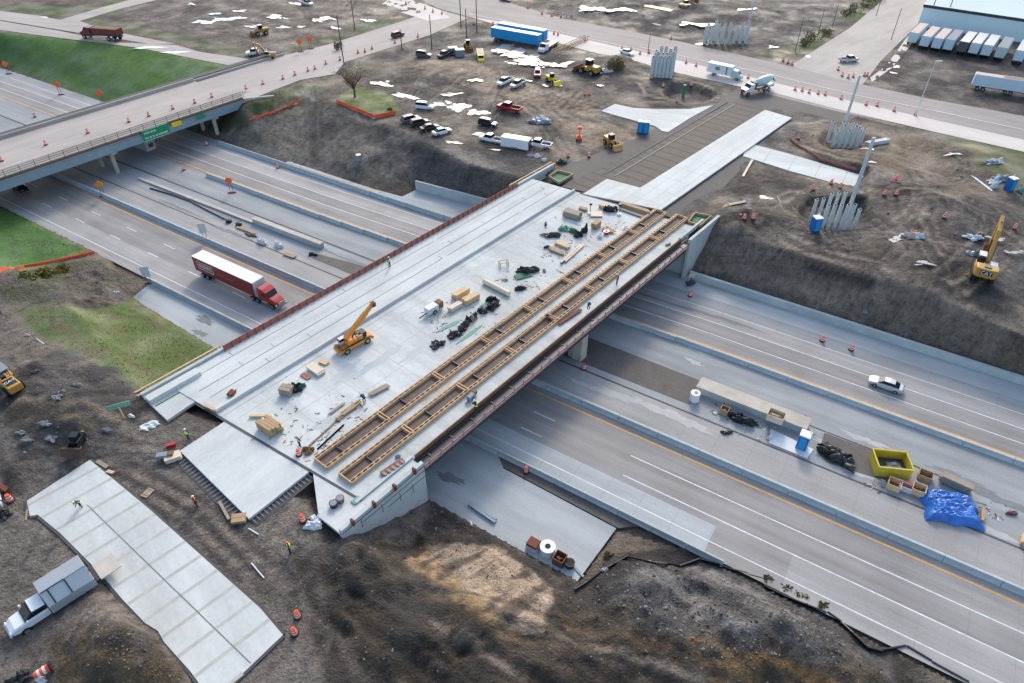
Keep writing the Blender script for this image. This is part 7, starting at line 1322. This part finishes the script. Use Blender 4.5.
scatter('clods', [([(690, 275), (716, 222), (815, 260), (1024, 333), (1024, 376), (860, 330)], .5), ([(245, 110), (345, 108), (400, 131), (520, 180), (470, 200), (250, 150)], .5)], 1500, .06, .22, ('clod_dark', 'clod_tan'), seed=5)
scatter('stones', [([(715, 215), (800, 190), (1024, 220), (1024, 330), (860, 272)], .5), ([(380, 70), (600, 90), (560, 160), (420, 130)], .3), ([(800, 125), (1000, 165), (960, 195), (800, 150)], .2)], 500, .08, .3, ('stone_grey', 'clod_dark', 'clod_tan'), seed=6)
def tufts(polys, n, h, ms, seed):
    r = np.random.default_rng(seed); V = []; F = []; MI = []
    for P, w_ in polys:
        P = hits(P); xs = [p.x for p in P]; ys = [p.y for p in P]; m_ = int(n * w_); x = r.uniform(min(xs), max(xs), m_ * 3); y = r.uniform(min(ys), max(ys), m_ * 3); k = (poly_dist(x, y, P) < -.3) & (fbm(x, y, 3, 3, seed) + r.uniform(-.2, .2, x.size) > .45); x = x[k][:m_]; y = y[k][:m_]; z = H(x, y)
        for i in range(len(x)):
            a = r.uniform(0, 3.14); hh = h * r.uniform(.5, 1.3); s_ = hh * .7; k_ = len(V); dx, dy = math.cos(a) * s_, math.sin(a) * s_; lx, ly = r.uniform(-.2, .2, 2)
            V += [(x[i] - dx, y[i] - dy, z[i] - .03), (x[i] + dx, y[i] + dy, z[i] - .03), (x[i] + dx * .3 + lx, y[i] + dy * .3 + ly, z[i] + hh)]; F.append((k_, k_ + 1, k_ + 2)); MI.append(r.integers(len(ms)))
    me_ = bpy.data.meshes.new('grass'); me_.from_pydata(V, [], F)
    for m_ in ms: me_.materials.append(M[m_])
    me_.polygons.foreach_set('material_index', np.array(MI, dtype=np.int32)); o = bpy.data.objects.new('grass', me_); COL.objects.link(o); return tag(o, kind='stuff')
am('blade_green', (84, 116, 44), kk=.8, var=.3, scale=.4); am('blade_dark', (58, 84, 34), kk=.8, var=.3, scale=.4); am('blade_brown', (110, 98, 62), kk=.8, var=.3, scale=.4)
tufts([([(20, 318), (45, 306), (130, 306), (214, 353), (160, 390), (112, 374), (45, 335)], .6), ([(0, 277), (95, 258), (130, 285), (130, 300), (0, 302)], .4)], 7000, .1, ('blade_green', 'blade_green', 'blade_brown'), 7)
tufts([([(0, 206), (58, 238), (90, 252), (0, 270)], 1)], 5000, .1, ('blade_green',), 8); tufts([([(240, 108), (250, 98), (308, 84), (332, 88), (325, 100), (250, 116)], 1)], 900, .14, ('blade_green', 'blade_dark', 'blade_brown'), 9)
for o in list(S.objects):
    if o.get('label') == 'x': bpy.data.objects.remove(o)

# ------------------------------------------------------------------ more small things
def lum(*a, **k): return lumber(*a, **k)
heap(604, 74, 3.2, 1.6, 1.2, 'sheet_white', 'white and grey scrap heap right of the big yellow wheel loader', ZP, 71, 'scrap_heap', 'heap', 7, 0, 'steel_dark', .6); heap(540, 122, 3.0, 2.0, .8, 'trailer_grey', 'grey and white rubble heap right of the red pickup truck', ZP, 72, 'rubble_heap', 'heap', 7, 0, 'sheet_white', .6); heap(532, 122, .9, .6, .8, 'orange', 'orange barrier piece in the rubble heap near the red pickup truck', ZP, 73, 'barrier_piece', 'barrier', 2)
heap(537, 158, 1.3, .9, .9, 'sheet_white', 'white bag at the slope edge below the cargo trailer, left one', ZP, 74, 'bulk_bag', 'bag', 1); heap(545, 161, 1.1, .9, .9, 'sheet_white', 'white bag at the slope edge below the cargo trailer, right one', ZP, 75, 'bulk_bag', 'bag', 1); heap(530, 156, 1.4, .8, .6, 'trailer_grey', 'grey bag left of the white bags below the cargo trailer', ZP, 76, 'bulk_bag', 'bag', 2); heap(563, 163, 1.6, 1.2, .8, 'steel_dark', 'dark and grey debris near the green coated box and white bags', ZP, 77, 'scrap_heap', 'heap', 4)
t = empty('barrel', hit(359, 160), 0, 'single pale barrel standing on the dark slope', 'barrel'); MB().cyl((0, 0, -.2), (0, 0, 1.3), .6, M['trailer_grey'], n=14).build('body', t); MB().cyl((0, 0, 1.3), (0, 0, 1.34), .62, M['sheet_white'], n=14).build('lid', t)
for px, py, lb in [(453, 55, 'grey container box right of the black pickup truck'), (460, 57, 'grey container box left of the dark loader')]:
    t = empty('container', at(px, py, ZP), .2, lb, 'container'); MB().box((0, 0, 1.1), (2.6, 2.0, 2.2), M['trailer_grey']).build('box', t); MB().box((0, 0, 2.23), (2.7, 2.1, .08), M['sheet_white']).build('lid', t)
lumber(748, 168, 5, -9, 9, .5, .3, 'ply_pale', 'long white plank lying on the dark lot edge right of the approach slab', ZP, 1, layers=1); lumber(722, 212, 9, -9, 7, 1.2, .4, 'wood_tan', 'long tan boards behind the far right wing wall corner', ZP, 3, layers=1, jit=.12); lumber(737, 205, 10, -2, 4, .8, .5, 'black_plastic', 'short dark beams on the dirt behind the far right bridge corner', ZP, 2); lumber(877, 144, 12, -2, 6, 1.2, .9, 'pile_grey', 'pale concrete bars lying right of the middle pit', ZP, 2, name='concrete_bar', cat='concrete bar'); lumber(773, 206, 6, 10, 4.5, .3, .3, 'wood_grey', 'grey timber frame rail half sunk in mud left of the near pit', ZP, 1, layers=1); lumber(780, 203, 6, 10, 4.5, .3, .3, 'wood_grey', 'second grey timber rail closer to the near pit', ZP, 1, layers=1)
heap(914, 238, 1.8, 1.2, 1.0, 'trailer_beige', 'pinkish and white scrap heap near the dark mound at right', None, 81, 'scrap_heap', 'heap', 4, 0, 'sheet_white', .5); heap(976, 237, 2.4, 1.2, .7, 'sheet_white', 'white scrap sheet left of the excavator boom tip', None, 82, 'scrap_heap', 'heap', 3, 0, 'steel_dark', .5); heap(973, 256, 1.5, 1.0, .9, 'trailer_grey', 'grey block left of the excavator cab', None, 83, 'scrap_heap', 'heap', 3, 0, 'sheet_white', .4)
heap(990, 188, 2.4, 1.1, 1.3, 'sheet_white', 'pale rounded tank left of the right blue toilet', None, 84, 'water_tank', 'tank', 1, .2, None, .12); heap(1000, 180, 3.4, 1.4, .8, 'trailer_grey', 'bluish grey debris heap just above the right blue toilet', None, 85, 'scrap_heap', 'heap', 6, .3, 'sheet_white', .6); heap(1021, 193, 2.2, 1.4, 1.2, 'green_form', 'pale green covered heap cut by the right edge near the toilet', None, 86, 'covered_heap', 'heap', 2); lumber(981, 184, 9, 7, 7, .5, .3, 'sheet_white', 'long pale pipe pointing at the rounded tank at right', ZP, 1, layers=1, name='pipe_length', cat='pipe'); heap(995, 162, 3.0, 1.0, .5, 'sheet_white', 'white debris on the green verge at the right edge', None, 87, 'scrap_heap', 'heap', 5, .2, 'trailer_grey', .6)
heap(863, 312, .8, .6, .6, 'stone_grey', 'grey boulder at the foot of the right dirt slope', None, 88, 'boulder', 'boulder', 1); heap(870, 328, .7, .5, .5, 'cat_yellow', 'small yellow and orange object on top of the right retaining wall dirt', None, 89, 'work_light', 'light', 1); t = empty('marker_post', hit(683, 97), 0, 'bright green marker tube standing in the upper pit', 'post'); MB().cyl((0, 0, -.5), (0, 0, 3.2), .35, M['green_sign'], n=10).build('tube', t)
lumber(658, 14, 10, 2, 11, 3, 2.0, 'cat_yellow', 'yellow brown stack at the top beside the yellow excavator', ZP, 3); lumber(669, 14, 12, -1, 10, 1.2, .7, 'ply_pale', 'pale long stack at the top right of the yellow brown stack', ZP, 2)
for i, (px, py, dx) in enumerate([(645, 16, 14), (655, 20, 16), (648, 24, 12), (690, 24, 8), (704, 25, 6)]): lumber(px, py, dx, 3, 12, .9, .6, 'pile_grey', ['pale pile lying in the far dark lot, highest', 'pale pile lying in the far dark lot, second', 'pale pile lying in the far dark lot, third', 'pale pile lying left of the far standing row', 'pale pile lying behind the far standing row'][i], ZP, 1, layers=1, name='concrete_pile', cat='concrete pile')
heap(116, 293, .9, .5, .5, 'sheet_white', 'white crumpled sheet on the dirt by the left ramp end', None, 91); heap(93, 298, 1.0, .4, .3, 'wood_tan', 'small tan debris on the dirt left of the ramp end', None, 92, 'scrap_heap', 'heap', 3); heap(27, 335, .6, .4, .3, 'trailer_beige', 'small pinkish scrap at the edge of the light dirt', None, 93, 'scrap_heap', 'heap', 2, 0, 'sheet_white'); lumber(41, 342, 8, 6, 2.4, .12, .12, 'sheet_white', 'thin white bar lying on the grass edge at left', None, 1, layers=1, name='metal_bar', cat='bar')
for i, (px, py, s_) in enumerate([(75, 385, .9), (62, 392, .8), (55, 398, 1.2), (35, 372, .6), (48, 439, 1.4), (26, 441, 1.0), (107, 430, .9), (47, 424, 1.0), (22, 433, .8)]): heap(px, py, s_, s_ * .5, .25, 'stone_grey', ['grey rubble piece in the dark mud, nearest the grass', 'grey rubble piece in the dark mud left of another', 'largest pale rubble in the dark mud above the loader', 'small pale stone at the top of the dark mud', 'pale rubble left of the brown bucket loader', 'pale rubble at the gravel edge far left', 'pale boulder between loader and leaning sign', 'bluish rubble above the loader', 'grey rubble left of the loader rubble'][i], None, 100 + i, 'rubble_piece', 'rubble', 3, 0, 'trailer_grey', .5)
heap(25, 679, 1.4, .8, .6, 'black_plastic', 'black sheeting beside the lying striped drum', None, 111); heap(40, 682, 1.0, .5, .4, 'sheet_white', 'white sheeting at the bottom edge below the striped drum', None, 112); heap(5, 515, 1.0, .8, .5, 'black_plastic', 'dark object at the left edge below the barricade', None, 113); lumber(27, 515, -1, 10, 1.6, .18, .15, 'wood_tan', 'short curved plank by the left corner of the ramp slab', ZP, 1, layers=1); lumber(4, 490, 9, 7, 2.4, .5, .9, 'rust', 'rusty red frame behind the barricade at the left edge', ZP, 2)
def bits(name, P, n, ms, z, seed):
    r = random.Random(seed); q = MB()
    for _ in range(n):
        px, py, sx, sy = r.choice(P); p = at(r.gauss(px, sx), r.gauss(py, sy), z); q.box((p.x, p.y, z + .03), (r.uniform(.1, .7), r.uniform(.05, .16), .05), M[r.choice(ms)], rz=r.uniform(0, 3.1))
    return tag(q.build(name), kind='stuff')
bits('debris', [(600, 222, 14, 8), (570, 235, 12, 8), (560, 250, 10, 6), (480, 315, 18, 12), (290, 420, 16, 14), (350, 410, 14, 10), (520, 275, 14, 8), (320, 440, 12, 10), (440, 320, 8, 8)], 300, ('wood_tan', 'wood_new', 'steel_dark', 'wood_grey', 'trailer_grey'), ZD + .01, 5)
bits('debris', [(760, 425, 22, 8), (900, 485, 18, 6), (720, 410, 12, 5), (980, 510, 14, 5)], 160, ('wood_tan', 'steel_dark', 'sheet_white', 'trailer_grey'), .03, 6)

# ------------------------------------------------------------------ dried slurry, damp patches and tyre stains lying on the pavements
am('stain_pale', (182, 184, 182), var=.12, scale=1.2); am('stain_damp', (128, 132, 134), var=.15, scale=1.2); am('stain_deck', (186, 194, 194), var=.1, scale=1); am('stain_tan', (192, 182, 166), var=.14, scale=1)
_k = [0]
def stain(px, py, rx, ry, m, z, ang, seed):
    r = random.Random(seed); q = MB(); _k[0] += 1; c = at(px, py, z + .0012 * (_k[0] % 6)); n = 40; ph = [r.uniform(0, 6.3) for _ in range(5)]; pts = []
    for i in range(n):
        a = 2 * math.pi * i / n; k = .8 + .22 * math.sin(2 * a + ph[0]) + .16 * math.sin(5 * a + ph[1]) + .12 * math.sin(9 * a + ph[2]) + r.uniform(-.1, .1); x_, y_ = rx * k * math.cos(a), ry * k * math.sin(a)
        pts.append((c.x + x_ * math.cos(ang) - y_ * math.sin(ang), c.y + x_ * math.sin(ang) + y_ * math.cos(ang), c.z))
    q.add(pts, [tuple(range(n))], M[m]); tag(q.build('pavement_stain'), kind='structure')
for i, (px, py, rx, ry, m) in enumerate([(612, 394, 5, .7, 'stain_pale'), (640, 402, 4, .9, 'stain_pale'), (670, 414, 5, .8, 'stain_pale'), (690, 424, 3, 1.0, 'stain_pale'), (585, 385, 3, .6, 'stain_pale'), (828, 445, 2.5, .6, 'stain_pale'), (862, 472, 3.5, .9, 'stain_pale'), (880, 480, 3, .6, 'stain_pale'), (866, 440, 3, .8, 'stain_pale'), (700, 352, 2.5, .5, 'stain_pale'), (694, 362, 2, .5, 'stain_pale'), (990, 530, 4, .7, 'stain_pale'), (960, 478, 4, .8, 'stain_damp'), (1000, 500, 4, 1.0, 'stain_damp'),
                                         (355, 262, 5, .6, 'stain_damp'), (230, 232, 6, .6, 'stain_damp'), (180, 208, 7, .5, 'stain_damp'), (325, 250, 4, .5, 'stain_damp'), (200, 333, 1.6, .8, 'stain_damp'), (205, 320, 3, .8, 'stain_damp'), (450, 478, 2.5, .8, 'stain_damp'), (660, 300, 7, .5, 'stain_damp'), (720, 318, 8, .5, 'stain_damp'), ]): stain(px, py, rx, ry, m, .011, FW, i)
for i, (px, py, rx, ry, m) in enumerate([(330, 420, 3, 1, 'stain_deck'), (380, 360, 4, 1.1, 'stain_deck'), (345, 372, 3, 1.4, 'stain_deck'), (420, 350, 5, .8, 'stain_deck'), (455, 322, 3, 1.2, 'stain_deck'), (500, 295, 5, 1, 'stain_deck'), (560, 270, 4, 1, 'stain_deck'), (570, 245, 4, 1.2, 'stain_deck'), (480, 268, 5, .8, 'stain_deck'), (525, 235, 6, .7, 'stain_deck'), (435, 395, 2.5, .5, 'stain_tan'), (445, 385, 2, .5, 'stain_tan')]): stain(px, py, rx, ry, m, ZD + .008, BR, 50 + i)
